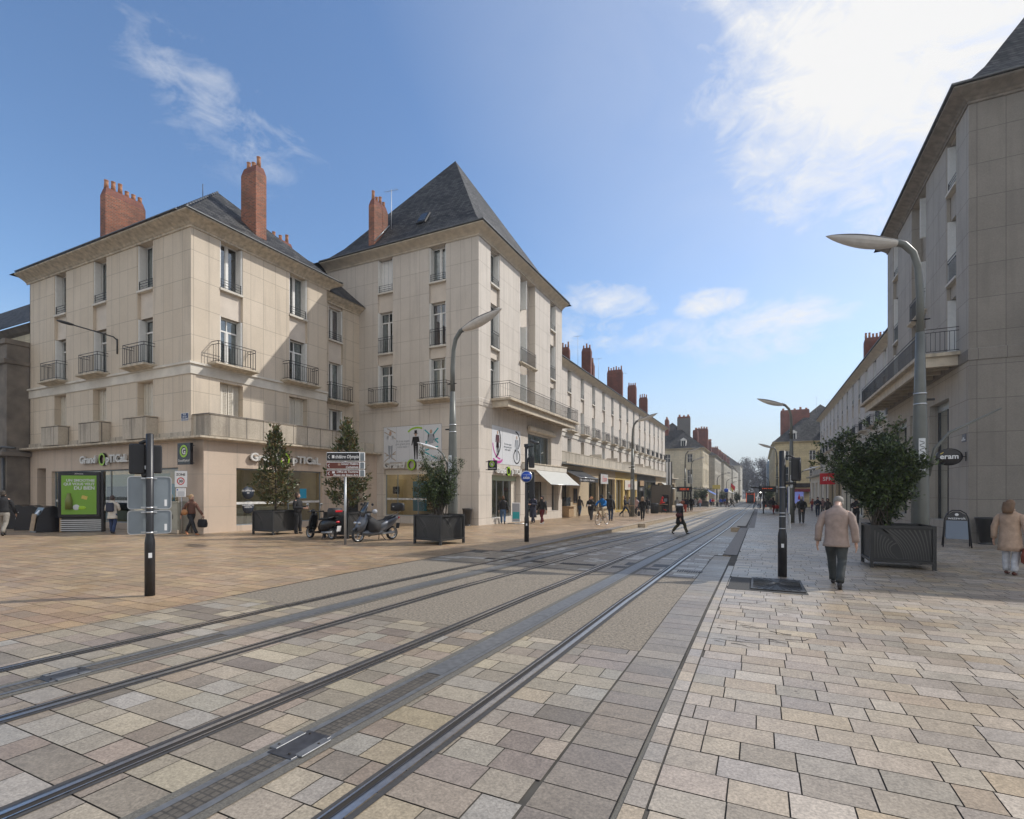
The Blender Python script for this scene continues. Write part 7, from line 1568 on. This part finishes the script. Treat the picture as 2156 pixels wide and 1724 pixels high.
# ------------------------------------------------------------------ people
m_skin = M('skin', (.48, .29, .21), .55); m_skind = M('dark_skin', (.07, .04, .028), .5); m_shoe = M('dark_shoe', (.02, .018, .018), .5); m_eye = M('eye', (.02, .015, .01), .2)
CM = {}
def cm(c, rough=.85):
    if c not in CM: CM[c] = M('cloth_%d' % len(CM), c, rough, noise=.16, nscale=11, bump=.55, bscale=14)
    return CM[c]
def person(label, x, y, face, H=1.7, stride=.3, top=(.03, .03, .035), leg=(.03, .035, .05), hair=(.05, .03, .02), hlen=0, coat=0., arms='swing', shoe=(.02, .018, .018), skinm=None, z=None, bend=0., sit=False, bulk=1., extra=(), phase=1, scarf=None, headd=0., hood=None, group=None, headscale=1.):
    """local +Y is forward; body grown as one skin, clothing and hair as children"""
    sk = skinm or m_skin; z = P(y) if z is None else z
    t = thing('person', label, 'person', (x, y, z), R(face), group); s = H; b = bend
    def B(p): # bend the upper body forward about the hips
        x_, y_, z_ = p; h0 = .52*s; dz = z_-h0
        if dz <= 0 or b == 0: return p
        a = b*min(1, dz/(.3*s)); return (x_, y_+math.sin(a)*dz, h0+math.cos(a)*dz)
    st = stride*s/1.7; zp = .52*s-(.02*s if st > .2 else 0)
    # joints
    hipL, hipR = (-.052*s, 0, zp-.02*s), (.052*s, 0, zp-.02*s)
    if sit:
        zp = .62; hipL, hipR = (-.06*s, 0, zp), (.06*s, 0, zp); kn = [(-.08*s, .24*s, zp-.03), (.08*s, .24*s, zp-.05)]; an = [(-.07*s, .20*s, zp-.28*s), (.09*s, .23*s, zp-.30*s)]
        off = zp-.52*s
    else:
        off = 0; f = phase
        kn = [(-.055*s, f*st*.32+.03, .285*s), (.055*s, -f*st*.22+.05, .285*s)]; an = [(-.05*s, f*st*.58, .05*s), (.05*s, -f*st*.62, .05*s+(.06 if st > .25 else 0))]
        if f < 0: an[0] = (an[0][0], an[0][1], an[0][2]+(.06 if st > .25 else 0)); an[1] = (an[1][0], an[1][1], .05*s)
    V = lambda p: B((p[0], p[1], p[2]+off)) if off == 0 else (B((p[0], p[1], p[2]))[0], B(p)[1], B(p)[2]+off)
    sh = [(-.100*s*bulk**.4, 0, .795*s), (.100*s*bulk**.4, 0, .795*s)]
    sw = st*.55 if not sit else 0; f = phase
    if arms == 'swing': el = [(-.145*s, -f*sw*.35-.01, .625*s), (.145*s, f*sw*.35-.01, .625*s)]; wr = [(-.15*s, -f*sw*.8+.04, .485*s), (.15*s, f*sw*.8+.04, .485*s)]
    elif arms == 'down': el = [(-.158*s, -.02, .63*s), (.158*s, -.02, .63*s)]; wr = [(-.172*s, .02, .475*s), (.172*s, .02, .475*s)]
    elif arms == 'front': el = [(-.15*s, .0, .63*s), (.15*s, .0, .63*s)]; wr = [(-.06*s, .2*s, .64*s), (.06*s, .19*s, .62*s)]
    elif arms == 'back': el = [(-.15*s, -.06*s, .63*s), (.15*s, -.06*s, .63*s)]; wr = [(-.03*s, -.10*s, .50*s), (.03*s, -.11*s, .49*s)]
    elif arms == 'bars': el = [(-.16*s, .16*s, .66*s), (.16*s, .16*s, .66*s)]; wr = [(-.12*s, .30*s, .60*s), (.12*s, .30*s, .60*s)]
    sh = [V(p) for p in sh]; el = [V(p) for p in el]; wr = [V(p) for p in wr]
    hd = lambda zz, yy=0: (lambda q: (q[0], q[1]+headd*(zz-.84)*s*4, q[2]-headd*(zz-.84)*s*1.0))(V((0, yy, zz*s)))
    rt = .058*s*bulk
    vs = [(V((0, 0, zp if off == 0 else .52*s)), (.07*s, .05*s)), (V((0, 0, .62*s)), (.065*s, .045*s)), (V((0, 0, .72*s)), (.07*s, .048*s)), (V((0, 0, .785*s)), (.062*s, .04*s)),
          (hd(.84), .033*s), (hd(.872, .012*s), .036*s), (hd(.905, .016*s), .043*s), (hd(.94, .008*s), .048*s), (hd(.972, .0), .034*s)]
    ed = [(0, 1), (1, 2), (2, 3), (3, 4), (4, 5), (5, 6), (6, 7), (7, 8)]
    nose = len(vs); vs.append((hd(.915, .058*s), .008*s)); ed.append((6, nose))
    for k in range(2):
        i = len(vs); vs += [(sh[k], .028*s), (el[k], .024*s), (wr[k], .017*s)]; ed += [(3, i), (i, i+1), (i+1, i+2)]
        w_, e_ = Vector(wr[k]), Vector(el[k]); d = (w_-e_).normalized(); side = Vector((1 if k == 0 else -1, 0, 0)); fwd = d.cross(side)*(1 if k == 0 else -1)
        fwd = fwd.normalized() if fwd.length > .1 else Vector((0, 1, 0)); pc = w_+d*.045*s
        p = len(vs); vs.append((tuple(pc), (.021*s, .014*s))); ed.append((i+2, p))
        for q, L_ in ((-1.5, .032), (-.5, .04), (.5, .043), (1.5, .039)):
            b0 = pc+fwd*q*.0095*s+d*.018*s; m0 = b0+d*L_*s*.5+side*.004*s; m1 = b0+d*L_*s+side*.014*s; j = len(vs); vs += [(tuple(b0), .0062*s), (tuple(m0), .0056*s), (tuple(m1), .0045*s)]; ed += [(p, j), (j, j+1), (j+1, j+2)]
        j = len(vs); tb = w_+d*.025*s+fwd*.02*s; vs += [(tuple(tb), .0065*s), (tuple(tb+d*.025*s+fwd*.012*s+side*.006*s), .0055*s)]; ed += [(p, j), (j, j+1)]
    for k in range(2):
        i = len(vs); vs += [((hipL, hipR)[k], .052*s), (kn[k], .033*s), (an[k], .022*s)]; ed += [(0, i), (i, i+1), (i+1, i+2)]
    body = skin('body', vs, ed, sk, t, 0, 1)
    # trousers
    g = bulk**.4; lm = cm(leg); NS = 14
    def ell(c_, rx, ry): return [(c_[0]+rx*math.cos(a)*abs(math.cos(a))**-.15, c_[1]+ry*math.sin(a), c_[2]) if abs(math.cos(a)) > 1e-6 else (c_[0], c_[1]+ry*math.sin(a), c_[2]) for a in [2*PI*(q+.5)/NS for q in range(NS)]]
    pc0 = V((0, 0, zp if off == 0 else .52*s))
    mb = MB(); mb.loft([ell((pc0[0], pc0[1], pc0[2]+dz*s), rx*s*g, ry*s*g) for dz, rx, ry in ((.065, .082, .060), (.03, .09, .066), (-.01, .096, .072), (-.045, .094, .070), (-.075, .06, .055))], lm, smooth=True)
    for k in range(2):
        h_, k_, a_ = Vector((hipL, hipR)[k]), Vector(kn[k]), Vector(an[k]); bk = Vector((0, -.010*s, 0)) if not sit else Vector((0, 0, 0)); wv = rnd.uniform(-.004, .004)*s
        pts = [h_+Vector((0, 0, .02*s)), h_.lerp(k_, .2)+bk*.3, h_.lerp(k_, .55)+Vector((wv, 0, 0)), h_.lerp(k_, .9), k_, k_.lerp(a_, .15), k_.lerp(a_, .45)+bk, k_.lerp(a_, .8)+Vector((-wv, 0, 0)), a_+Vector((0, 0, .004*s))]
        mb.tube([tuple(p) for p in pts], [r_*s*g for r_ in (.054, .056, .049, .042, .041, .0395, .0385, .035, .036)], lm, 12)
    mb.build('trousers', t)
    # shoes
    sm = cm(shoe, .5)
    for k in range(2):
        a_ = Vector(an[k]); up = (a_.z-.05*s) > .02; d = Vector((0, .10*s, -.03*s)) if not up else Vector((0, .07*s, -.075*s))
        if sit: d = Vector((0, .1*s, -.04*s))
        hz = a_-Vector((0, .022*s, .028*s)); tip = hz+d
        if not up and not sit: tip.z = .016*s; hz.z = .022*s
        skin('shoe', [(tuple(a_), .024*s), (tuple(hz), .024*s), (tuple(hz.lerp(tip, .55)), (.023*s, .018*s)), (tuple(tip), (.02*s, .013*s))], [(0, 1), (1, 2), (2, 3)], sm, t, 0, 1)
    # top
    mt = cm(top); c = bulk**.75; fl_ = .012*s if coat else 0
    mb = MB(); n0 = V((0, 0, zp if off == 0 else .52*s)); rg = []
    if coat:
        for u in (1, .66, .33): rg.append(ell((n0[0], n0[1]-(.01*s)*u, n0[2]-(coat*s)*u), (.100+.016*u)*s*c, (.078+.014*u)*s*c))
    for zz, rx, ry, yy in ((.515, .101, .078, 0), (.56, .098, .074, 0), (.62, .094, .070, 0), (.68, .098, .073, -.002), (.74, .103, .076, -.005), (.78, .103, .070, -.007), (.808, .088, .060, -.007), (.830, .062, .050, -.005), (.848, .043, .044, 0), (.862, .040, .042, .003)):
        q = V((0, yy*s, zz*s)); r0 = ell((0, 0, 0), rx*s*c if zz < .84 else rx*s, ry*s*c if zz < .84 else ry*s)
        a_ = b*min(1, max(0, (zz-.52))/.3)
        rg.append([(q[0]+p[0]*(1+.006*math.sin(7*p[1]/s*9+zz*60)), q[1]+p[1]*math.cos(a_), q[2]-p[1]*math.sin(a_)) for p in r0])
    mb.loft(rg, mt, smooth=True)
    for k in range(2):
        s_, e_, w_ = Vector(sh[k]), Vector(el[k]), Vector(wr[k]); q = Vector((-1 if k == 0 else 1, 0, 0))
        s_ = s_+Vector((0, 0, -.028*s))
        pts = [s_-q*.03*s+Vector((0, 0, .004*s)), s_+q*.0*s, s_.lerp(e_, .25)+q*.010*s, s_.lerp(e_, .6)+q*.004*s, e_, e_.lerp(w_, .35), e_.lerp(w_, .7), e_.lerp(w_, .97)]
        mb.tube([tuple(p) for p in pts], [r_*s*c for r_ in (.034, .040, .040, .036, .035, .033, .031, .030)], mt, 12)
    cn = hd(.852); cl_ = ell(cn, .046*s, .048*s); c2 = hd(.872, -.004*s); cl2 = ell(c2, .049*s, .051*s); mb.loft([cl_, cl2], mt, False, False, True)
    mb.build('coat' if coat else 'jacket', t)
    # hair
    hc = Vector(hd(.945, -.010*s)); hm = cm(hair, .7); mb = MB()
    if hood: hm = cm(hood)
    hr = .052*s*headscale*(1.15 if hood else 1); mb.ball(tuple(hc), (hr, hr*1.14, hr*1.08), hm, 14, 10)
    mb.ball((hc.x, hc.y-.012*s, hc.z-.030*s), (hr*.98, hr*.98, hr*.95), hm, 12, 8)
    if hlen:
        r2 = []; 
        for k in range(6):
            u = k/5; ww = .056*s*(1-.15*u)+.01*s*math.sin(u*3); r2.append([(hc.x+ww*1.05*math.cos(a), hc.y-.034*s-.045*s*min(1, u*1.6)+ww*.5*math.sin(a), hc.z+.02*s-hlen*s*u) for a in [2*PI*q/10 for q in range(10)]])
        mb.loft(r2, hm, True, True, True)
    mb.build('hood' if hood else 'hair', t)
    if y < 48 and not hood:
        fa = hd(.925, .052*s)
        for q in (-1, 1): mb = MB(); mb.ball((fa[0]+q*.018*s, fa[1]-.004*s, fa[2]), (.006*s, .005*s, .004*s), m_eye, 8, 6); mb.build('eye', t)
    if scarf: skin('scarf', [(hd(.835, -.03*s), .03*s), (hd(.838, .035*s), .032*s)], [(0, 1)], cm(scarf), t, 0, 1)
    for e in extra:
        k = e[0]; m_ = cm(e[1], .6)
        if k == 'backpack': mb = MB(); c_ = V((0, -.12*s, .70*s)); mb.box(c_[0]-.09*s, c_[0]+.09*s, c_[1]-.05*s, c_[1]+.03*s, c_[2]-.13*s, c_[2]+.11*s, m_, .03*s)
        if k == 'boxpack': mb = MB(); c_ = V((0, -.17*s, .70*s)); mb.box(c_[0]-.13*s, c_[0]+.13*s, c_[1]-.09*s, c_[1]+.05*s, c_[2]-.15*s, c_[2]+.14*s, m_, .01*s)
        if k in ('bagR', 'bagL'):
            q = 1 if k == 'bagR' else 0; w_ = Vector(wr[q])+Vector((0, 0, -.05*s)); mb = MB(); mb.loft([[(w_.x+cx*a_, w_.y+cy*b_, w_.z+zz) for cx, cy in ((-1, -.7), (-.7, -1), (.7, -1), (1, -.7), (1, .7), (.7, 1), (-.7, 1), (-1, .7))] for a_, b_, zz in ((.03*s, .11*s, -.06*s), (.05*s, .13*s, -.16*s), (.05*s, .12*s, -.24*s), (.03*s, .1*s, -.26*s))], m_, smooth=True); mb.tube([(w_.x, w_.y-.06*s, w_.z-.07*s), (w_.x, w_.y, w_.z+.01), (w_.x, w_.y+.06*s, w_.z-.07*s)], .006*s, m_, 5)
        if k == 'shoulder': w_ = Vector(V((.17*s, -.02*s, .56*s))); mb = MB(); mb.ball(tuple(w_), (.045*s, .1*s, .075*s), m_, 10, 8); mb.tube([tuple(w_+Vector((0, .05*s, .06*s))), sh[1], tuple(w_+Vector((0, -.05*s, .06*s)))], .006*s, m_, 5)
        if k == 'paper': mb = MB(); w_ = Vector(wr[0]).lerp(Vector(wr[1]), .5)+Vector((0, .05*s, .0)); mb.obox(tuple(w_), (.09*s, 0, 0), (0, .005, 0), (0, 0, .03*s), m_)
        if k == 'fur': mb = MB(); c_ = hd(.85, -.02*s); [mb.ball((c_[0]+.085*s*math.cos(q_), c_[1]+.065*s*math.sin(q_), c_[2]+.008*math.sin(q_*3)), (.04*s, .036*s, .036*s), m_, 8, 6) for q_ in [2*PI*i/10 for i in range(10)]]
        if k == 'cigarette': mb = MB(); c_ = hd(.892, .055*s); mb.tube([c_, (c_[0], c_[1]+.06, c_[2]-.01)], .005, m_, 5)
        bo = mb.build({'backpack': 'backpack', 'boxpack': 'delivery_pack', 'bagR': 'bag', 'bagL': 'bag', 'shoulder': 'handbag', 'paper': 'paper', 'fur': 'fur_collar', 'cigarette': 'cigarette'}[k])
        if k in ('backpack', 'boxpack', 'bagR', 'bagL', 'shoulder', 'paper', 'cigarette'):
            bo.matrix_world = Matrix.Translation((x, y, z)) @ Matrix.Rotation(R(face), 4, 'Z')
            tag(bo, HELD[k] % label.split(',')[0][:60] if 0 else e[2], {'backpack': 'backpack', 'boxpack': 'backpack', 'bagR': 'bag', 'bagL': 'bag', 'shoulder': 'handbag', 'paper': 'paper', 'cigarette': 'cigarette'}[k])
        else: bo.parent = t
    return t
BLK = (.018, .018, .02); NAV = (.02, .025, .05); JEAN = (.06, .10, .19); GRY = (.12, .12, .12); DKG = (.05, .05, .055)
person('elderly grey haired man in a beige jacket walking away with bent back', 1.27, 11.1, -12, 1.74, .6, top=(.31, .235, .20), leg=(.045, .05, .05), hair=(.24, .22, .195), bend=.20, arms='down', bulk=1.13, phase=1, headd=.3, z=-.04, shoe=(.025, .022, .022), coat=.07)
person('blond woman in a beige trench coat and white trousers at the right edge', 4.84, 14.55, -35, 1.62, .12, top=(.44, .31, .225), leg=(.55, .55, .57), hair=(.17, .10, .055), hlen=.15, coat=.20, arms='down', bulk=1.15, shoe=(.10, .03, .02), extra=(('bagR', (.22, .05, .025), 'large red brown handbag carried by the woman in the trench coat'),))
person('man in black standing and smoking by the first magnolia planter', -17.6, 15.55, -75, 1.76, .08, top=BLK, leg=BLK, hair=(.10, .07, .05), arms='front', bulk=1.1, extra=(('cigarette', (.7, .7, .68), 'white cigarette in the mouth of the man in black'),))
person('woman in a white coat walking towards the optician window', -24.3, 11.96, 40, 1.6, .2, top=(.60, .55, .47), leg=(.03, .05, .12), hair=(.06, .04, .035), coat=.13, arms='front', extra=(('backpack', (.02, .025, .05), 'small navy backpack with green stripes on the woman in the white coat'),), shoe=BLK)
person('woman in a brown leather jacket striding past the corner with a black bag', -20.95, 13.15, -82, 1.66, .62, top=(.13, .06, .04), leg=BLK, hair=(.38, .25, .13), hlen=.03, shoe=(.45, .17, .07), extra=(('bagL', BLK, 'flat black shopping bag swinging beside the woman in brown'), ('shoulder', (.38, .17, .06), 'tan leather handbag of the woman in brown')), phase=-1)
person('man in a black padded jacket cut off at the left edge', -26.6, 9.35, 50, 1.78, .5, top=BLK, leg=(.25, .23, .2), hair=(.05, .04, .03))
person('woman in a black jacket and blue jeans walking towards the glass doors', -13.64, 26.97, 28, 1.66, .5, top=BLK, leg=(.07, .13, .24), hair=(.12, .06, .03), extra=(('shoulder', BLK, 'small black handbag of the woman in blue jeans'),), bulk=1.08)
person('man in a long navy coat holding his straps beside the tram sign', -12.35, 28.43, 165, 1.80, .35, top=NAV, leg=NAV, hair=(.05, .045, .04), coat=.3, arms='front', bulk=1.1)
person('person with glasses in black top and dark red trousers', -11.52, 27.87, 160, 1.68, .3, top=BLK, leg=(.10, .01, .015), hair=(.05, .035, .03), shoe=(.5, .5, .5), extra=(('backpack', DKG, 'dark backpack of the person in dark red trousers'),), bulk=1.06)
person('young man in a grey hooded jacket walking away past the bakery', -14.05, 42.47, 5, 1.74, .5, top=(.07, .06, .06), leg=(.05, .08, .14), hair=(.04, .03, .025), scarf=(.3, .3, .3), shoe=(.09, .04, .02))
person('person with a dark red scarf partly hidden behind the ginger haired woman', -13.4, 43.3, 190, 1.66, .4, top=BLK, leg=BLK, hair=(.06, .02, .02), scarf=(.25, .05, .06))
person('ginger haired woman in a black coat holding a white paper', -10.68, 34.88, 175, 1.66, .2, top=BLK, leg=DKG, hair=(.45, .20, .08), hlen=.07, coat=.1, arms='front', scarf=(.22, .02, .03), extra=(('paper', (.7, .7, .7), 'white paper held by the ginger haired woman'),), bulk=1.1)
person('man with a black delivery pack seen from behind, standing by the cyclist', -9.2, 34.52, 0, 1.78, .08, top=DKG, leg=(.03, .05, .09), hair=BLK, skinm=m_skind, bulk=1.1, coat=.05, extra=(('boxpack', BLK, 'square black delivery pack on the standing man'),))
person('person in grey looking at the ochre shop window', -13.8, 60.2, 60, 1.7, .2, top=(.25, .25, .26), leg=(.2, .2, .2), hair=(.15, .09, .05), arms='front')
person('bald man in a navy jacket striding to the right', -10.6, 44.6, -80, 1.78, .7, top=(.03, .035, .05), leg=(.03, .04, .06), hair=(.35, .25, .2), arms='front')
person('person in a pale pink coat behind the left pavement lamp', -10.0, 46.2, 170, 1.66, .3, top=(.5, .33, .30), leg=BLK, hair=BLK, coat=.12)
person('woman in a denim jacket and sunglasses right of the lamp', -10.85, 50.32, 165, 1.68, .35, top=(.18, .25, .34), leg=(.04, .09, .11), hair=BLK, hlen=.07, arms='front', shoe=(.6, .6, .6), extra=(('shoulder', BLK, 'dark handbag of the woman in a denim jacket'),))
person('woman with long fair hair in black walking away with a bag', -7.48, 36.7, 5, 1.68, .3, top=BLK, leg=BLK, hair=(.30, .19, .11), hlen=.16, shoe=(.2, .16, .12), extra=(('bagL', BLK, 'black carrier bag of the woman with long fair hair'),))
person('person in black with a grey bag near the litter bin', -10.26, 52.55, 10, 1.68, .3, top=BLK, leg=DKG, hair=BLK, extra=(('bagL', (.35, .33, .32), 'grey patterned bag beside the litter bin'),))
person('person in a bright red hooded top sitting on the perch', -9.35, 55.25, -70, 1.7, 0, top=(.50, .02, .015), leg=BLK, hood=(.50, .02, .015), sit=True, arms='front', shoe=(.55, .03, .02), skinm=m_skind, z=P(55)+.30, bend=.25)
person('woman in a black coat with white fur hood striding across the tram tracks', -3.47, 25.81, -85, 1.66, .55, top=(.012, .012, .014), leg=(.05, .045, .025), hair=(.22, .07, .04), hlen=.03, coat=.20, z=T(25.8), arms='down', bulk=1.35, headd=.2, extra=(('fur', (.78, .77, .78)), ('shoulder', (.07, .01, .01), 'dark red shoulder bag of the woman crossing the tracks')), shoe=BLK)
person('person with a grey rucksack beside the ticket machine', -8.3, 59.4, 20, 1.72, .1, top=(.25, .24, .22), leg=DKG, hair=(.12, .1, .08), extra=(('backpack', (.30, .29, .27), 'grey rucksack beside the ticket machine'),))
person('white haired woman in bright coral trousers', -7.7, 61.75, 175, 1.66, .4, top=NAV, leg=(.75, .14, .10), hair=(.75, .72, .65), scarf=(.3, .1, .1), shoe=(.5, .1, .08))
person('man in black walking beside the white haired woman', -7.5, 65.5, 5, 1.78, .4, top=BLK, leg=BLK, hair=(.3, .28, .25), coat=.05)
person('girl in grey left of a pair in front of the limestone house', -10.5, 98, 170, 1.65, .3, top=(.2, .2, .21), leg=(.3, .3, .32), hair=(.15, .07, .04), hlen=.06, shoe=(.6, .6, .6))
person('girl in pink right of a pair in front of the limestone house', -9.8, 99, 175, 1.66, .3, top=(.45, .2, .2), leg=(.18, .24, .33), hair=(.3, .15, .07), hlen=.08)
person('person in a blue shirt left of the red cyclist', -9.1, 113, 180, 1.74, .3, top=(.03, .08, .40), leg=BLK, hair=(.1, .06, .04))
person('person in a blue shirt right of the red cyclist', -6.9, 108.5, 180, 1.76, .3, top=(.03, .08, .42), leg=DKG, hair=(.06, .04, .03))
person('person in a blue shirt farthest down the left pavement', -7.3, 128, 180, 1.76, .3, top=(.03, .08, .40), leg=(.12, .03, .03), hair=(.2, .12, .06))
person('person in pale clothes between the two blue shirts', -7.5, 108, 10, 1.7, .3, top=(.4, .36, .3), leg=DKG, hair=(.4, .36, .3))
person('walker in dark clothes crossing the far tracks, left of two', -5.7, 107, -80, 1.68, .5, top=(.05, .045, .03), leg=(.10, .04, .03), hair=(.12, .05, .03), z=T(107))
person('walker in an olive coat crossing the far tracks, right of two', -4.88, 107.68, -80, 1.7, .8, top=(.09, .08, .05), leg=DKG, hair=(.25, .12, .06), coat=.16, z=T(107))
person('walker with a blue bag far right beside the tram', -.75, 113, 80, 1.76, .7, top=(.10, .09, .07), leg=(.1, .14, .2), hair=(.2, .12, .07), z=T(113))
person('person in a white and black jacket near the far signal', -.16, 92.8, 5, 1.72, .2, top=(.4, .4, .4), leg=(.12, .16, .24), hair=BLK)
person('person in black with an orange bag near the far signal', .62, 92.0, 0, 1.68, .3, top=BLK, leg=BLK, hair=BLK, coat=.05, extra=(('bagR', (.5, .08, .02), 'small orange bag near the far signal'),))
person('person in dark clothes by the far right planter', .97, 110, 0, 1.7, .2, top=DKG, leg=(.1, .04, .03), hair=(.1, .06, .04))
person('person in a dark coat left of the right tram shelter', 1.44, 83.5, 180, 1.76, .15, top=BLK, leg=(.1, .06, .04), hair=BLK, coat=.05)
person('person in dark red trousers at the right tram shelter', 1.27, 59.9, -60, 1.74, .1, top=BLK, leg=(.14, .015, .02), hair=BLK, arms='front', extra=(('bagR', (.35, .02, .02), 'red bag at the right tram shelter'),))
person('woman with long auburn hair in black behind the right signal pole', 1.92, 39.4, 15, 1.66, .3, top=BLK, leg=BLK, hair=(.13, .04, .025), hlen=.2, shoe=(.3, .26, .22), bulk=.95)
person('grey haired man with a black backpack and hands behind his back', 2.42, 37.8, 0, 1.76, .12, top=(.05, .05, .045), leg=(.055, .055, .06), hair=(.3, .29, .28), arms='back', bulk=1.12, coat=.04, extra=(('backpack', BLK, 'black backpack worn by the grey haired man'),))
person('man in a dark shirt walking on the right pavement', 4.66, 53.2, 170, 1.78, .25, top=(.025, .03, .045), leg=(.03, .04, .07), hair=BLK, arms='front')
person('woman with long dark hair and sunglasses left of the white shirt', 5.15, 50.5, 170, 1.66, .3, top=(.05, .045, .045), leg=BLK, hair=BLK, hlen=.12)
person('woman in a white shirt and black cardigan behind the elderly man', 5.35, 37.7, 172, 1.72, .3, top=(.022, .02, .022), leg=BLK, hair=(.03, .02, .02), hlen=.1, arms='front', scarf=(.6, .6, .6))
person('red haired woman in colourful clothes on the far right pavement', 6.2, 78, 120, 1.66, .1, top=(.3, .06, .03), leg=(.1, .05, .12), hair=(.35, .11, .04), hlen=.1, arms='front')
person('person in grey and red behind the man in a dark shirt', 5.6, 59, 160, 1.7, .2, top=(.2, .12, .11), leg=DKG, hair=BLK)
far_spots = [(-8.6, 150), (-9.0, 158), (-7.9, 166), (-8.4, 140), (-9.2, 175), (-7.2, 190), (-8.0, 205), (-7.0, 215), (.9, 128), (1.8, 136), (1.2, 118), (2.2, 122)]
pf = None
for i, (x, y) in enumerate(far_spots):
    side_ = x < 0
    person('distant pedestrian in %s clothes, %s' % ((('black', 'grey', 'dark brown', 'navy')[i % 4]), ('far down the left pavement' if side_ else 'beyond the right tram shelter')), x, y, rnd.choice((0, 180, 20, 160)), rnd.uniform(1.62, 1.8), .3, top=(BLK, GRY, (.06, .04, .03), NAV)[i % 4], leg=(DKG, NAV)[i % 2], hair=BLK, group='distant pedestrians')

def bicycle(label, x, y, rz, col, drop=True):
    t = thing('bicycle', label, 'bicycle', (x, y, P(y)), R(rz)); fm = M('bike_frame', col, .4, .2)
    for yy, nm in ((.52, 'w'), (-.52, 'w')):
        mb = MB(); r = .34; mb.lathe([(r-.012, -.012), (r, 0), (r-.012, .012), (r-.026, 0), (r-.012, -.012)], m_rubber, (0, 0, 0), 28, False, True, 'x'); a = mb.build('tyre'); mb = MB(); mb.lathe([(r-.025, -.008), (r-.025, .008), (r-.035, 0), (r-.025, -.008)], m_alu, (0, 0, 0), 28, False, True, 'x')
        for k in range(16): q = 2*PI*k/16; mb.tube([(0, 0, 0), (0, math.cos(q)*(r-.03), math.sin(q)*(r-.03))], .003, m_alu, 3)
        b = mb.build('rim'); h = bpy.data.objects.new('wheel', None); C.objects.link(h); h.parent = t; h.location = (0, yy, r); a.parent = h; b.parent = h
    mb = MB(); BBt = (0, -.08, .28); ST = (0, -.2, .86); HT = (0, .36, .86); HB = (0, .39, .74)
    for a, b, r in ((BBt, ST, .016), (ST, HT, .016), (BBt, HB, .018), (HT, HB, .018), (HB, (0, .52, .34), .012), (BBt, (0, -.52, .34), .01), (ST, (0, -.52, .34), .009)): mb.tube([a, b], r, fm, 7)
    mb.build('frame', t)
    mb = MB(); mb.tube([(0, -.2, .86), (0, -.22, .96)], .013, m_alu, 6); mb.ball((0, -.24, .98), (.07, .13, .03), m_blackm, 10, 6); mb.build('saddle', t)
    mb = MB(); mb.tube([(0, .36, .86), (0, .38, .98)], .014, m_alu, 6); mb.tube([(-.21, .48, .84), (-.21, .53, .92), (-.21, .44, 1.0), (0, .4, 1.0), (.21, .44, 1.0), (.21, .53, .92), (.21, .48, .84)], .014, m_blackm, 6); mb.build('handlebar', t)
    mb = MB(); mb.lathe([(.08, -.005), (.08, .005)], m_alu, (.05, -.08, .28), 16, axis='x'); mb.tube([(.06, -.08, .28), (.08, -.02, .13)], .01, m_alu, 5); mb.tube([(-.06, -.08, .28), (-.08, -.14, .43)], .01, m_alu, 5); mb.box(.06, .14, -.06, .02, .11, .13, m_blackm); mb.box(-.14, -.06, -.18, -.10, .42, .44, m_blackm); mb.build('crank', t)
def rider(label, x, y, face, top, leg, hair, sk, H=1.75):
    t = person(label, x, y, face, H, 0, top=top, leg=leg, hair=hair, skinm=sk, arms='bars', sit=True, bend=.42, z=P(y)+.36)
    return t
bicycle('road bicycle with drop handlebar and bronze frame on the left pavement', -8.2, 28.9, 168, (.30, .14, .05)); rider('cyclist in a bright blue top and beige trousers riding towards the camera', -8.16, 29.1, 168, (.01, .14, .40), (.38, .31, .22), BLK, m_skind)
bicycle('dark bicycle of the red cyclist far down the left pavement', -7.7, 100, 178, (.05, .05, .05)); rider('cyclist in a red top far down the left pavement', -7.7, 100.2, 178, (.5, .03, .03), BLK, BLK, m_skin)

# ------------------------------------------------------------------ haze in the street air
mb = MB(); mb.box(-420, 420, -120, 560, -4.2, 34, m_dark); hz = mb.build('haze'); tag(hz, kind='stuff')
mh = bpy.data.materials.new('haze_air'); mh.use_nodes = True; mh.node_tree.nodes.clear()
vo = mh.node_tree.nodes.new('ShaderNodeOutputMaterial'); pv = mh.node_tree.nodes.new('ShaderNodeVolumePrincipled')
pv.inputs['Color'].default_value = (.88, .92, 1, 1); pv.inputs['Density'].default_value = .0006; pv.inputs['Anisotropy'].default_value = .3
mh.node_tree.links.new(pv.outputs[0], vo.inputs['Volume']); hz.data.materials.clear(); hz.data.materials.append(mh)
finish()
